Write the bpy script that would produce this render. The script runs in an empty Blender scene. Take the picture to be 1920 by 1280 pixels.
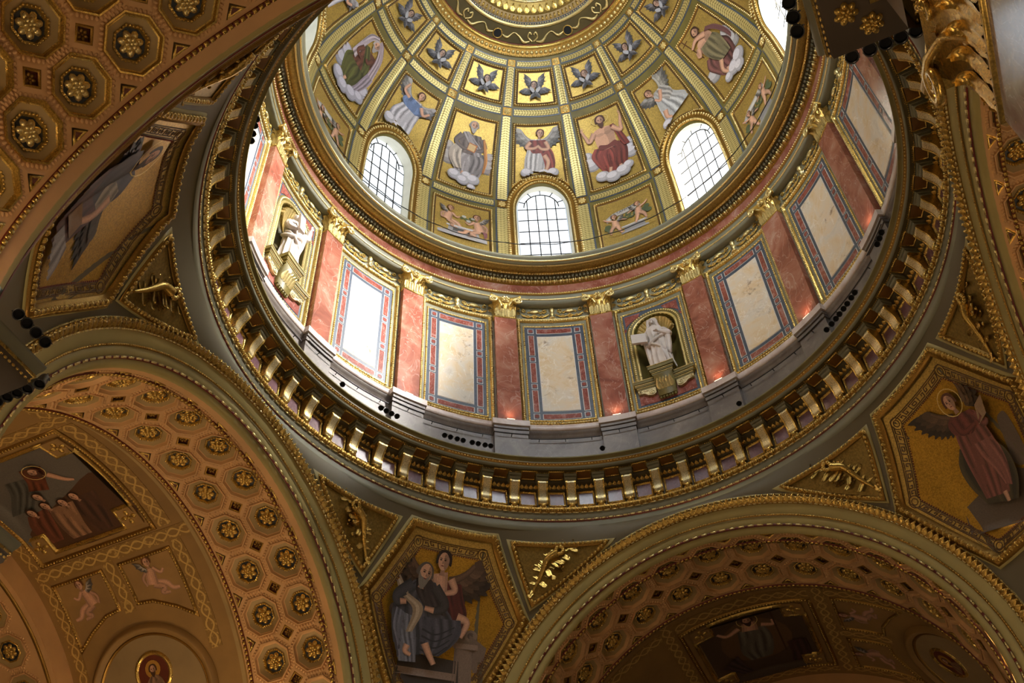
import bpy, math, random
import numpy as np
from mathutils import Matrix, Vector
from mathutils.geometry import delaunay_2d_cdt

# ------------------------------------------------------------------ camera, world, sun, exposure
sc = bpy.context.scene
COL = sc.collection
random.seed(4)
cam = bpy.data.cameras.new('camera')
cam_o = bpy.data.objects.new('camera', cam)
COL.objects.link(cam_o)
sc.camera = cam_o
cam.sensor_fit = 'HORIZONTAL'
cam.sensor_width = 36.0
cam.lens = 2005.79 / 1920 * 36.0
cam.clip_start = 0.05
cam.clip_end = 300
RT = math.radians
cam_o.matrix_world = (Matrix.Translation((4.609, -16.772, 0.0)) @ Matrix.Rotation(RT(21.581), 4, 'Z')
                      @ Matrix.Rotation(RT(140.342), 4, 'X') @ Matrix.Rotation(RT(-3.214), 4, 'Z'))

world = bpy.data.worlds.new('sky')
sc.world = world
world.use_nodes = True
world.node_tree.nodes['Background'].inputs[0].default_value = (0.80, 0.90, 1.0, 1)
world.node_tree.nodes['Background'].inputs[1].default_value = 0.6

sun = bpy.data.lights.new('sun', 'SUN')
sun.energy = 140.0
sun.angle = RT(28)
sun.color = (1.0, 0.965, 0.91)
sun_o = bpy.data.objects.new('sun', sun)
COL.objects.link(sun_o)
_az, _el = RT(-96), RT(28)                        # direction the light travels
sun_o.rotation_euler = Vector((math.sin(_az) * math.cos(_el), math.cos(_az) * math.cos(_el), -math.sin(_el))).to_track_quat('-Z', 'Y').to_euler()

sc.view_settings.view_transform = 'Standard'
sc.view_settings.look = 'None'
sc.view_settings.exposure = 0.28
sc.view_settings.gamma = 1.0
sc.view_settings.use_curve_mapping = False
sc.cycles.max_bounces = 7
sc.cycles.diffuse_bounces = 4
sc.cycles.glossy_bounces = 4
sc.cycles.transparent_max_bounces = 8
sc.cycles.sample_clamp_indirect = 6.0
sc.cycles.use_denoising = True
WINDOW_GLOW = 1.5


def lamp(name, loc, power, color, size=0.25, kind='POINT', aim=None, spot=70, blend=.6):
    l = bpy.data.lights.new(name, kind)
    l.energy = power
    l.color = color
    if kind == 'AREA':
        l.size = size
    else:
        l.shadow_soft_size = size
    if kind == 'SPOT':
        l.spot_size = RT(spot)
        l.spot_blend = blend
    o = bpy.data.objects.new(name, l)
    o.location = loc
    if aim is not None:
        o.rotation_euler = (Vector(aim) - Vector(loc)).to_track_quat('-Z', 'Y').to_euler()
    COL.objects.link(o)
    return o


# ------------------------------------------------------------------ materials
def lin(c):
    return tuple(((x / 12.92) if x <= .04045 else ((x + .055) / 1.055) ** 2.4) for x in c)


M = {}


class NT:
    def __init__(s, name):
        s.m = bpy.data.materials.new(name)
        s.m.use_nodes = True
        s.t = s.m.node_tree
        s.b = s.t.nodes['Principled BSDF']
        M[name] = s.m

    def n(s, kind, **kw):
        nd = s.t.nodes.new(kind)
        for k, v in kw.items():
            if k in nd.inputs:
                s.put(nd.inputs[k], v)
            else:
                setattr(nd, k, v)
        return nd

    def put(s, sock, v):
        if isinstance(v, bpy.types.NodeSocket):
            s.t.links.new(v, sock)
        elif isinstance(v, (tuple, list)) and len(v) == 3 and sock.type == 'RGBA':
            sock.default_value = (*v, 1)
        else:
            sock.default_value = v

    def math(s, op, a, b=None, c=None):
        nd = s.t.nodes.new('ShaderNodeMath')
        nd.operation = op
        for i, v in enumerate((a, b, c)):
            if v is not None:
                s.put(nd.inputs[i], v)
        return nd.outputs[0]

    def pos(s, scale=(1, 1, 1)):
        g = s.n('ShaderNodeNewGeometry')
        v = s.n('ShaderNodeVectorMath', operation='MULTIPLY')
        s.put(v.inputs[0], g.outputs['Position'])
        v.inputs[1].default_value = scale
        return v.outputs[0]

    def uv(s):
        nd = s.n('ShaderNodeUVMap')
        x = s.n('ShaderNodeSeparateXYZ')
        s.put(x.inputs[0], nd.outputs[0])
        return x.outputs[0], x.outputs[1]

    def noise(s, vec, scale, detail=4, rough=.55, dist=0.):
        nd = s.n('ShaderNodeTexNoise')
        s.put(nd.inputs['Vector'], vec)
        nd.inputs['Scale'].default_value = scale
        nd.inputs['Detail'].default_value = detail
        nd.inputs['Roughness'].default_value = rough
        nd.inputs['Distortion'].default_value = dist
        return nd.outputs['Fac']

    def ramp(s, fac, stops):
        r = s.n('ShaderNodeValToRGB')
        s.put(r.inputs[0], fac)
        e = r.color_ramp.elements
        while len(e) < len(stops):
            e.new(.5)
        for i, (p, c) in enumerate(stops):
            e[i].position = p
            e[i].color = (*lin(c), 1)
        return r.outputs[0]

    def mix(s, fac, a, b, blend='MIX'):
        nd = s.n('ShaderNodeMix', data_type='RGBA', blend_type=blend)
        s.put(nd.inputs[0], fac)
        s.put(nd.inputs[6], a)
        s.put(nd.inputs[7], b)
        return nd.outputs[2]

    def bump(s, h, strength=.4, dist=.02):
        nd = s.n('ShaderNodeBump')
        s.put(nd.inputs['Height'], h)
        nd.inputs['Strength'].default_value = strength
        nd.inputs['Distance'].default_value = dist
        s.put(s.b.inputs['Normal'], nd.outputs[0])

    def base(s, c, rough=.5, metal=0., spec=None):
        s.put(s.b.inputs['Base Color'], c)
        s.put(s.b.inputs['Roughness'], rough)
        s.b.inputs['Metallic'].default_value = metal
        if spec is not None:
            s.b.inputs['Specular IOR Level'].default_value = spec


def paint(name, c, rough=.6, var=.12, scale=1.2):
    t = NT(name)
    f = t.noise(t.pos(), scale, 5, .6)
    a = tuple(x * (1 - var) for x in c)
    b = tuple(min(1, x * (1 + var)) for x in c)
    t.base(t.ramp(f, [(.3, a), (.7, b)]), rough)
    return t


def gold(name, c, rough=.33, bs=28., strength=.14, dark=.74, metal=.78):
    t = NT(name)
    p = t.pos()
    f = t.noise(p, bs, 3, .6)
    g = t.noise(p, 2.2, 3, .6)
    d = tuple(x * dark for x in c)
    t.base(t.mix(t.math('MULTIPLY', t.math('SUBTRACT', f, .36), 3.4), lin(d), lin(c)), t.math('MULTIPLY_ADD', g, .25, rough - .12), metal)
    t.bump(f, strength, .012)
    return t


gold('gold', (.88, .73, .38), .28, 34.)
gold('gold_bright', (.96, .87, .60), .30, 34., .12, .8)
gold('gold_dark', (.66, .50, .22), .36, 40., .12, .78)
gold('gold_flat', (.62, .52, .27), .42, 14., .08, .8, .7)
gold('gold_silver', (.90, .82, .62), .36, 46., .4, .6)
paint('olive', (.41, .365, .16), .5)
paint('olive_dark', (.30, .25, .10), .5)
paint('grey_paint', (.46, .45, .36), .55, .05, .6)
paint('pend_grey', (.38, .345, .25), .6, .06, .35)
paint('pier_stone', (.30, .25, .19), .5, .08)
paint('cream', (.64, .585, .36), .55, .06, .5)
paint('tan', (.77, .60, .40), .62, .06, .5)
paint('tan_deep', (.57, .44, .24), .62, .08, .6)
paint('coffer_grey', (.62, .52, .33), .6, .06)
paint('coffer_blue', (.12, .14, .16), .5, .1)
paint('coffer_red', (.36, .15, .08), .5, .1)
paint('blue_grey', (.25, .29, .35), .35, .12, 9.)
paint('red_line', (.40, .13, .08), .5, .1)
paint('white_line', (.78, .76, .74), .35, .05)
paint('reveal', (.76, .74, .66), .6, .04)
paint('floor_stone', (.24, .20, .17), .5, .1)
paint('stone_wall', (.40, .34, .26), .6, .1)
paint('soffit_brown', (.46, .31, .12), .45, .1, 2.)
paint('putto_ground', (.58, .45, .26), .6, .08, .8)
paint('tympanum', (.56, .47, .32), .6, .06, .8)
paint('key_brown', (.36, .25, .10), .5, .1)
paint('vault_sky', (.55, .62, .70), .7, .12, .9)
paint('black_metal', (.09, .09, .095), .35, .1)
paint('black_void', (.012, .012, .012), .8, .1)
paint('cable', (.10, .10, .11), .4, .1)
paint('lead', (.05, .06, .08), .5, .1)


def marble(name, stops, vein, scale=1.1, vein_amt=.55, rough=.22, patch=None):
    t = NT(name)
    p = t.pos()
    f = t.noise(p, scale, 8, .62, .9)
    c = t.ramp(f, stops)
    n2 = t.noise(t.pos((1.0, 1.0, .55)), scale * 1.5, 3, .5, 1.8)
    v = t.math('SUBTRACT', 1.0, t.math('MULTIPLY', t.math('ABSOLUTE', t.math('SUBTRACT', n2, .5)), 75.0))
    v = t.math('MULTIPLY', t.math('MAXIMUM', v, 0.0), vein_amt)
    c = t.mix(v, c, lin(vein))
    if patch:
        n3 = t.noise(p, scale * 3.2, 9, .75, .4)
        n4 = t.noise(p, scale * .7, 2, .5)
        k = t.math('MULTIPLY', t.math('MAXIMUM', t.math('SUBTRACT', n3, .54), 0.), 7.)
        k = t.math('MULTIPLY', k, t.math('MULTIPLY', t.math('MAXIMUM', t.math('SUBTRACT', n4, .42), 0.), 4.5))
        c = t.mix(t.math('MINIMUM', k, .85), c, lin(patch))
    t.base(c, rough)
    return t


marble('red_marble', [(.25, (.40, .22, .18)), (.45, (.54, .31, .25)), (.6, (.62, .42, .35)), (.8, (.71, .58, .53))], (.84, .74, .69), .75, .3)
marble('red_inlay', [(.3, (.42, .20, .18)), (.55, (.54, .28, .24)), (.72, (.64, .50, .48))], (.86, .78, .76), 2.6, .35)
marble('yellow_marble', [(.25, (.80, .68, .50)), (.45, (.84, .77, .66)), (.6, (.82, .79, .74)), (.8, (.72, .68, .63))], (.93, .92, .90), .9, .5, .25, (.42, .30, .24))
marble('purple_marble', [(.3, (.34, .22, .25)), (.6, (.48, .34, .36)), (.8, (.56, .46, .48))], (.7, .62, .64), 2.0, .25, .27)
marble('grey_marble', [(.25, (.31, .27, .25)), (.5, (.40, .36, .33)), (.75, (.49, .45, .41))], (.66, .63, .60), .8, .15, .4)
marble('ledge_marble', [(.25, (.66, .58, .54)), (.5, (.76, .70, .67)), (.75, (.82, .78, .76))], (.88, .86, .84), 1.2, .3, .35)
marble('shaft_marble', [(.25, (.35, .27, .25)), (.5, (.52, .45, .45)), (.75, (.70, .68, .70))], (.85, .85, .88), 1.6, .5, .12)
paint('statue_marble', (.74, .70, .67), .42, .05, 2.)


def leafband():
    t = NT('leaf_gold')
    u, v = t.uv()
    a = t.math('ABSOLUTE', t.math('SUBTRACT', u, .5))
    k = t.math('FRACT', t.math('MULTIPLY_ADD', a, 1.3, t.math('MULTIPLY', v, 7.5)))
    s = t.math('MULTIPLY', t.math('FRACT', t.math('MULTIPLY', u, 3.0)), 1.0)
    s = t.math('ABSOLUTE', t.math('SUBTRACT', s, .5))
    h = t.math('SUBTRACT', k, t.math('MULTIPLY', s, .7))
    f = t.math('MINIMUM', t.math('MAXIMUM', t.math('MULTIPLY_ADD', h, 2.4, .25), 0.), 1.)
    t.base(t.mix(f, lin((.46, .41, .20)), lin((.82, .75, .50))), .40, .55)
    t.bump(h, .7, .03)


leafband()


def guilloche():
    t = NT('guilloche')
    u, v = t.uv()
    w = t.math('SINE', t.math('MULTIPLY', v, 7.0))
    a = t.math('ABSOLUTE', t.math('SUBTRACT', t.math('SUBTRACT', u, .5), t.math('MULTIPLY', w, .3)))
    b = t.math('ABSOLUTE', t.math('ADD', t.math('SUBTRACT', u, .5), t.math('MULTIPLY', w, .3)))
    m = t.math('MINIMUM', a, b)
    n = t.noise(t.pos(), 9., 3)
    f = t.math('LESS_THAN', m, .07)
    g = t.math('GREATER_THAN', n, .60)
    f = t.math('MAXIMUM', f, t.math('MULTIPLY', g, .7))
    t.base(t.mix(f, lin((.56, .43, .22)), lin((.78, .64, .36))), .5, .1)
    t.bump(f, .4, .02)


guilloche()


def mosaic_ground(name, c, amt=.25, rough=.34):
    t = NT(name)
    p = t.pos()
    vo = t.n('ShaderNodeTexVoronoi')
    t.put(vo.inputs['Vector'], p)
    vo.inputs['Scale'].default_value = 34
    n = t.noise(p, 1.1, 4)
    x = t.n('ShaderNodeSeparateXYZ')
    t.put(x.inputs[0], vo.outputs['Color'])
    c1 = tuple(v * (1 - amt) for v in c)
    c2 = tuple(min(1, v * (1 + amt * .5)) for v in c)
    t.base(t.mix(t.math('MULTIPLY_ADD', x.outputs[0], .6, t.math('MULTIPLY', n, .4)), lin(c1), lin(c2)), t.math('MULTIPLY_ADD', x.outputs[1], .15, rough), .72)
    t.bump(x.outputs[2], .12, .006)


mosaic_ground('mosaic_gold', (.78, .66, .36))
mosaic_ground('mosaic_gold_deep', (.72, .56, .20), .25, .3)


def painted(name, rough=.5):
    t = NT(name)
    at = t.n('ShaderNodeAttribute', attribute_name='Col')
    n = t.noise(t.pos(), 26., 4, .7)
    c = t.mix(1.0, at.outputs['Color'], t.ramp(n, [(.25, (.80, .80, .80)), (.75, (1, 1, 1))]), 'MULTIPLY')
    t.base(c, rough)


painted('mosaic_figure')


def glass():
    for nm, k in (('window_glass', 1.0), ('window_glass_sunny', 2.2), ('window_glass_sun_side', 18.0)):
        t = NT(nm)
        tr = t.n('ShaderNodeBsdfTransparent')
        tr.inputs[0].default_value = (.55, .55, .55, 1)
        em = t.n('ShaderNodeEmission')
        em.inputs[0].default_value = (.88, .94, 1.0, 1)
        em.inputs[1].default_value = WINDOW_GLOW * k
        ad = t.n('ShaderNodeAddShader')
        t.put(ad.inputs[0], tr.outputs[0])
        t.put(ad.inputs[1], em.outputs[0])
        t.put(t.t.nodes['Material Output'].inputs[0], ad.outputs[0])
    t2 = NT('tube_light')
    t2.base((.9, .8, .7), .5)
    t2.put(t2.b.inputs['Emission Color'], (1., .62, .35))
    t2.b.inputs['Emission Strength'].default_value = 6.


glass()


# ------------------------------------------------------------------ mesh building
def P(r, phi, z):
    a = np.radians(phi)
    return np.stack(np.broadcast_arrays(r * np.sin(a), r * np.cos(a), z), -1).astype(float)


def unit(v):
    return v / np.maximum(np.linalg.norm(v, axis=-1, keepdims=True), 1e-12)


class G:
    """collects geometry; build() makes ONE mesh object"""

    def __init__(s):
        s.b = []
        s.n = 0

    def add(s, V, F, col=None, uv=None):
        V = np.asarray(V, float).reshape(-1, 3)
        F = np.asarray(F, np.int64)
        if len(F) == 0:
            return s
        s.b.append((V, F + s.n, col, None if uv is None else np.asarray(uv, float).reshape(-1, 2)))
        s.n += len(V)
        return s

    def grid(s, Q, uv=None, wrap_u=False, wrap_v=False):
        """Q: (m,n,3) array of points"""
        m, n = Q.shape[:2]
        idx = np.arange(m * n).reshape(m, n)
        if wrap_u:
            idx = np.concatenate([idx, idx[:1]], 0)
        if wrap_v:
            idx = np.concatenate([idx, idx[:, :1]], 1)
        F = np.stack([idx[:-1, :-1], idx[1:, :-1], idx[1:, 1:], idx[:-1, 1:]], -1).reshape(-1, 4)
        return s.add(Q.reshape(-1, 3), F, None, uv)

    def rev(s, prof, p0=0., p1=360., n=128):
        prof = np.array(prof, float)
        full = abs(p1 - p0) > 359.9
        ph = np.linspace(p0, p1, n + 1)
        if full:
            ph = ph[:-1]
        Q = P(prof[None, :, 0], ph[:, None], prof[None, :, 1])
        return s.grid(Q, None, wrap_u=full)

    def box(s, chart, u0, u1, v0, v1, h0, h1, nu=1, nv=1, taper=0.):
        """raised slab on a chart with four sides and a top"""
        U = np.linspace(u0, u1, nu + 1)
        V = np.linspace(v0, v1, nv + 1)
        t = taper
        Ui = np.linspace(u0 + t * (1 if u1 > u0 else -1), u1 - t * (1 if u1 > u0 else -1), nu + 1)
        Vi = np.linspace(v0 + t, v1 - t, nv + 1)
        s.grid(chart(Ui[:, None] + 0 * Vi[None], Vi[None] + 0 * Ui[:, None], h1))
        for a, b, ai, bi in ((U, U * 0 + v0, Ui, Ui * 0 + Vi[0]), (U, U * 0 + v1, Ui, Ui * 0 + Vi[-1]), (V * 0 + u0, V, V * 0 + Ui[0], Vi), (V * 0 + u1, V, V * 0 + Ui[-1], Vi)):
            s.grid(np.stack([chart(a, b, h0), chart(ai, bi, h1)], 0))
        return s

    def sweep(s, pts, nrm, prof, closed=False, uvlen=None):
        pts = np.asarray(pts, float)
        nrm = unit(np.asarray(nrm, float))
        lat = miter(pts, nrm, closed)
        prof = np.asarray(prof, float)
        Q = pts[:, None] + lat[:, None] * prof[None, :, 0, None] + nrm[:, None] * prof[None, :, 1, None]
        uv = None
        if uvlen is not None:
            d = np.concatenate([[0], np.cumsum(np.linalg.norm(np.diff(pts, axis=0), axis=1))])
            u = np.linspace(0, 1, len(prof))
            uv = np.stack(np.broadcast_arrays(u[None, :], d[:, None] * uvlen), -1)
        return s.grid(Q, uv, wrap_u=closed)

    def row(s, pts, nrm, tpl, spacing, size, off=(0, 0), closed=False, phase=.5, ends=0.):
        """repeat a template along a path; template x along, y across, z out"""
        pts = np.asarray(pts, float)
        nrm = unit(np.asarray(nrm, float))
        if closed:
            pts = np.concatenate([pts, pts[:1]])
            nrm = np.concatenate([nrm, nrm[:1]])
        lat = miter(pts, nrm, False)
        d = np.concatenate([[0], np.cumsum(np.linalg.norm(np.diff(pts, axis=0), axis=1))])
        L = d[-1] - 2 * ends
        k = max(1, int(round(L / spacing)))
        t = ends + (np.arange(k) + phase) * L / k
        f = lambda A: np.stack([np.interp(t, d, A[:, i]) for i in range(3)], -1)
        o, n_, l_ = f(pts), unit(f(nrm)), unit(f(lat))
        seg = np.clip(np.searchsorted(d, t) - 1, 0, len(pts) - 2)
        tg = unit(pts[seg + 1] - pts[seg])
        l_ = unit(np.cross(n_, tg))
        return s.inst(tpl, o + l_ * off[0] + n_ * off[1], tg, l_, n_, size)

    def inst(s, tpl, O, X, Y, Z, size):
        V, F = tpl
        O = np.atleast_2d(O)
        S = np.broadcast_to(np.asarray(size, float), (len(O), 3)) if np.ndim(size) < 2 else np.asarray(size)
        X, Y, Z = [np.broadcast_to(np.atleast_2d(a), (len(O), 3)) for a in (X, Y, Z)]
        W = (O[:, None] + V[None, :, 0, None] * (X * S[:, :1])[:, None] + V[None, :, 1, None] * (Y * S[:, 1:2])[:, None]
             + V[None, :, 2, None] * (Z * S[:, 2:3])[:, None])
        k = len(V)
        FF = (F[None] + (np.arange(len(O)) * k)[:, None, None]).reshape(-1, F.shape[1])
        return s.add(W.reshape(-1, 3), FF)

    def poly(s, map2, pts, step=.25, col=None):
        """filled 2-D polygon, triangulated with inner points, mapped by map2(x,y)"""
        V, F = fill(pts, step)
        if len(F):
            s.add(map2(V[:, 0], V[:, 1]), F, col)
        return s

    def prism(s, chart, pts, h0, h1, step=.3, taper=1.):
        pts = np.asarray(pts, float)
        c = pts.mean(0)
        top = c + (pts - c) * taper
        V, F = fill(top, step)
        if len(F):
            s.add(chart(V[:, 0], V[:, 1], h1), F)
        a = np.concatenate([pts, pts[:1]])
        b = np.concatenate([top, top[:1]])
        s.grid(np.stack([chart(a[:, 0], a[:, 1], h0), chart(b[:, 0], b[:, 1], h1)], 0))
        return s

    def shift(s, off):
        s.b = [(V + np.asarray(off), F, c, u) for V, F, c, u in s.b]
        return s

    def mesh(s, name, smooth=False):
        me = bpy.data.meshes.new(name)
        if not s.b:
            return me
        V = np.concatenate([b[0] for b in s.b])
        me.vertices.add(len(V))
        me.vertices.foreach_set('co', V.ravel())
        li = np.concatenate([b[1].ravel() for b in s.b])
        cnt = np.concatenate([np.full(len(b[1]), b[1].shape[1]) for b in s.b])
        me.loops.add(len(li))
        me.loops.foreach_set('vertex_index', li.astype(np.int32))
        me.polygons.add(len(cnt))
        me.polygons.foreach_set('loop_start', np.concatenate([[0], np.cumsum(cnt)[:-1]]).astype(np.int32))
        if any(b[3] is not None for b in s.b):
            uv = np.concatenate([b[3] if b[3] is not None else np.zeros((len(b[0]), 2)) for b in s.b])
            l = me.uv_layers.new(name='UVMap')
            l.data.foreach_set('uv', uv[li].ravel())
        if any(b[2] is not None for b in s.b):
            cs = []
            for Vb, Fb, c, _ in s.b:
                c = np.asarray(c if c is not None else (.5, .5, .5), float)
                if c.ndim == 1:
                    c = np.broadcast_to(c, (len(Fb), 3))
                cs.append(np.repeat(c, Fb.shape[1], 0))
            cs = np.concatenate(cs)
            at = me.color_attributes.new('Col', 'FLOAT_COLOR', 'CORNER')
            at.data.foreach_set('color', np.concatenate([cs, np.ones((len(cs), 1))], 1).ravel())
        me.update(calc_edges=True)
        me.validate()
        if smooth:
            me.polygons.foreach_set('use_smooth', np.ones(len(me.polygons), bool))
        return me


def miter(pts, nrm, closed):
    if closed:
        e = unit(np.roll(pts, -1, 0) - pts)
        prev = np.roll(e, 1, 0)
    else:
        e = unit(np.diff(pts, axis=0))
        e = np.concatenate([e, e[-1:]])
        prev = np.concatenate([e[:1], e[:-1]])
    l1 = unit(np.cross(nrm, prev))
    l2 = unit(np.cross(nrm, e))
    b = unit(l1 + l2)
    c = np.clip((b * l2).sum(-1, keepdims=True), .35, 1)
    return b / c


def fill(pts, step=.25):
    pts = np.asarray(pts, float)
    n = len(pts)
    lo, hi = pts.min(0), pts.max(0)
    xs = np.arange(lo[0] + step * .5, hi[0], step)
    ys = np.arange(lo[1] + step * .5, hi[1], step)
    extra = []
    if len(xs) and len(ys):
        X, Y = [a.ravel() for a in np.meshgrid(xs, ys)]
        ins = np.zeros(len(X), bool)
        dm = np.full(len(X), 1e9)
        for i in range(n):
            a, b = pts[i], pts[(i + 1) % n]
            c = ((a[1] > Y) != (b[1] > Y))
            with np.errstate(divide='ignore', invalid='ignore'):
                xi = (b[0] - a[0]) * (Y - a[1]) / (b[1] - a[1] if b[1] != a[1] else 1e-12) + a[0]
            ins ^= c & (X < xi)
            ab = b - a
            tt = np.clip(((X - a[0]) * ab[0] + (Y - a[1]) * ab[1]) / max(ab @ ab, 1e-12), 0, 1)
            dm = np.minimum(dm, np.hypot(X - a[0] - tt * ab[0], Y - a[1] - tt * ab[1]))
        k = ins & (dm > step * .3)
        extra = np.stack([X[k], Y[k]], -1).tolist()
    vs = [Vector(q) for q in pts.tolist() + extra]
    out = delaunay_2d_cdt(vs, [], [list(range(n))], 1, 1e-6)
    return np.array([tuple(v) for v in out[0]]), np.array([f for f in out[2] if len(f) == 3], np.int64).reshape(-1, 3)


def path_on(chart, uv, closed=False, step=.25, h=0.):
    """chart polyline -> 3-D points and normals, subdivided so that it follows the surface"""
    uv = np.asarray(uv, float)
    if closed:
        uv = np.concatenate([uv, uv[:1]])
    out = []
    for a, b in zip(uv[:-1], uv[1:]):
        A, B = chart(a[0], a[1], h), chart(b[0], b[1], h)
        k = max(1, int(math.ceil(np.linalg.norm(B - A) / step)))
        for i in range(k):
            out.append(a + (b - a) * i / k)
    if not closed:
        out.append(uv[-1])
    out = np.array(out)
    p0 = chart(out[:, 0], out[:, 1], h)
    p1 = chart(out[:, 0], out[:, 1], h + .01)
    return p0, unit(p1 - p0)


# templates ----------------------------------------------------------------------------
def tpl_dome(n=8, m=3):
    V, F = [], []
    for j in range(m):
        a = j / m * math.pi / 2
        for i in range(n):
            b = i / n * 2 * math.pi
            V.append((math.cos(a) * math.cos(b) * .5, math.cos(a) * math.sin(b) * .5, math.sin(a) * .5))
    V.append((0, 0, .5))
    for j in range(m - 1):
        for i in range(n):
            k = (i + 1) % n
            F += [(j * n + i, j * n + k, (j + 1) * n + k), (j * n + i, (j + 1) * n + k, (j + 1) * n + i)]
    for i in range(n):
        F.append(((m - 1) * n + i, (m - 1) * n + (i + 1) % n, m * n))
    return np.array(V), np.array(F)


def tpl_box():
    V = np.array([(x, y, z) for z in (0, .5) for y in (-.5, .5) for x in (-.5, .5)], float)
    F = np.array([(4, 5, 7), (4, 7, 6), (0, 1, 5), (0, 5, 4), (2, 6, 7), (2, 7, 3), (0, 4, 6), (0, 6, 2), (1, 3, 7), (1, 7, 5)])
    return V, F


def join(parts):
    V, F, n = [], [], 0
    for v, f in parts:
        V.append(v)
        F.append(f + n)
        n += len(v)
    return np.concatenate(V), np.concatenate(F)


def xf(t, s=(1, 1, 1), rot=0., off=(0, 0, 0)):
    V = t[0] * np.array(s)
    c, k = math.cos(rot), math.sin(rot)
    V = np.stack([V[:, 0] * c - V[:, 1] * k, V[:, 0] * k + V[:, 1] * c, V[:, 2]], -1) + np.array(off)
    return V, t[1]


BEAD = tpl_dome(6, 2)
BALL = tpl_dome(8, 3)
SLAB = tpl_box()


def tpl_leaf(n=5, w=.5, l=1., curl=.5, lift=.15):
    """leaf along +y, bending out along +z at its tip"""
    V, F = [], []
    for i in range(n + 1):
        t = i / n
        ww = w * (math.sin(math.pi * min(1, t * .85 + .18)) ** .7) * (1 - .15 * math.cos(t * 9))
        z = lift * math.sin(t * math.pi * .8) + curl * t ** 3
        y = l * t * (1 - .2 * t * curl)
        V += [(-ww * .5, y, z - .10 * w), (0, y, z + .06 * w), (ww * .5, y, z - .10 * w)]
    for i in range(n):
        a = i * 3
        for k in (0, 1):
            F += [(a + k, a + k + 1, a + k + 4), (a + k, a + k + 4, a + k + 3)]
    return np.array(V), np.array(F)


def tpl_rosette(np_=7, layers=2):
    parts = []
    for L in range(layers):
        rr = (.33, .17)[L]
        for i in range(np_ - L):
            t = (i + .5 * L) * 2 * math.pi / (np_ - L)
            sz = (.36, .24)[L]
            parts.append(xf(BALL, (sz * 1.15, sz * .9, .34), t, (rr * math.cos(t), rr * math.sin(t), .03 + L * .10)))
    parts.append(xf(BALL, (.22, .22, .40), 0, (0, 0, .08)))
    return join(parts)


def tpl_acanthus(n=12):
    """lobed leaf along +y, rolling outwards (+z) at the tip"""
    V, F = [], []
    m = 7
    for i in range(n + 1):
        t = i / n
        w = .5 * (math.sin(math.pi * (.18 + .80 * t)) ** .6) * (.78 + .22 * abs(math.cos(t * math.pi * 3.2)))
        if t > .7:
            a_ = (t - .7) / .3 * 2.6
            y, z = .78 + .16 * math.sin(a_), .12 + .20 * (1 - math.cos(a_))
        else:
            y, z = t / .7 * .78, .05 + .07 * t / .7
        for k in range(m):
            s_ = -1 + 2 * k / (m - 1)
            V.append((w * s_, y - .06 * abs(s_) ** 2, z + .05 * math.cos(s_ * 7.) - .06 * s_ * s_))
    for i in range(n):
        for k in range(m - 1):
            p = i * m + k
            F += [(p, p + 1, p + m + 1), (p, p + m + 1, p + m)]
    return np.array(V), np.array(F)


LEAFA = tpl_acanthus()
ROSE = tpl_rosette()
ROSE_S = tpl_rosette(6, 1)


# objects ----------------------------------------------------------------------------
def link(name, data, mat=None, parent=None, kind=None, label=None):
    o = bpy.data.objects.new(name, data)
    COL.objects.link(o)
    if mat and data is not None and not len(data.materials):
        data.materials.append(M[mat])
    if parent is not None:
        o.parent = parent
    if kind:
        o['kind'] = kind
    if label:
        o['label'] = label
    return o


def thing(name, label, cat, base=(0, 0, 0), phi=0., group=None, kind=None):
    """an Empty at the base of a thing, turned to face the axis of the dome"""
    o = bpy.data.objects.new(name, None)
    COL.objects.link(o)
    o.location = base
    o.rotation_euler = (0, 0, -RT(phi))
    o.empty_display_size = .1
    if kind:
        o['kind'] = kind
    else:
        o['label'] = label
        o['category'] = cat
        if group:
            o['group'] = group
    return o


CACHE = {}


def part(parent, name, key, make, mat, smooth=False, kind=None, label=None):
    """a part whose mesh is built once per key and shared"""
    if key not in CACHE:
        me = make().mesh(name, smooth)
        if mat:
            me.materials.append(M[mat])
        CACHE[key] = me
    return link(name, CACHE[key], None, parent, kind, label)


def struct(name, g, mat, parent=None, smooth=False, kind='structure'):
    return link(name, g.mesh(name, smooth), mat, parent, kind)

# ================================================================== SURFACES
def catmull(p, n=24):
    p = np.asarray(p, float)
    q = np.concatenate([2 * p[:1] - p[1:2], p, 2 * p[-1:] - p[-2:-1]])
    out = []
    for i in range(len(p) - 1):
        a, b, c, d = q[i:i + 4]
        for t in np.arange(n) / n:
            out.append(.5 * (2 * b + (c - a) * t + (2 * a - 5 * b + 4 * c - d) * t * t + (3 * b - a - 3 * c + d) * t ** 3))
    out.append(p[-1])
    return np.array(out)


_dt = catmull([(9.66, 37.0), (9.66, 38.6), (9.63, 40.03), (9.45, 41.89), (8.76, 44.0), (7.13, 46.51), (5.46, 48.27), (4.72, 48.80)])
_ds = np.concatenate([[0], np.cumsum(np.hypot(*np.diff(_dt, axis=0).T))])
_dn = np.gradient(_dt, _ds, axis=0)
s_of = lambda z: float(np.interp(z, _dt[:, 1], _ds))
r_of = lambda s: np.interp(s, _ds, _dt[:, 0])


def dome(a, s, h=0.):
    """dome chart in a bay frame: a degrees from the bay axis, s metres up the shell, h metres proud"""
    a, s = np.broadcast_arrays(np.asarray(a, float), np.asarray(s, float))
    r, z = np.interp(s, _ds, _dt[:, 0]), np.interp(s, _ds, _dt[:, 1])
    tr, tz = np.interp(s, _ds, _dn[:, 0]), np.interp(s, _ds, _dn[:, 1])
    return P(r - tz * h, a, z + tr * h)


def dome_m(x, s, h=0.):
    return dome(np.degrees(np.asarray(x, float) / r_of(s)), s, h)


RW = 10.25


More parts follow.
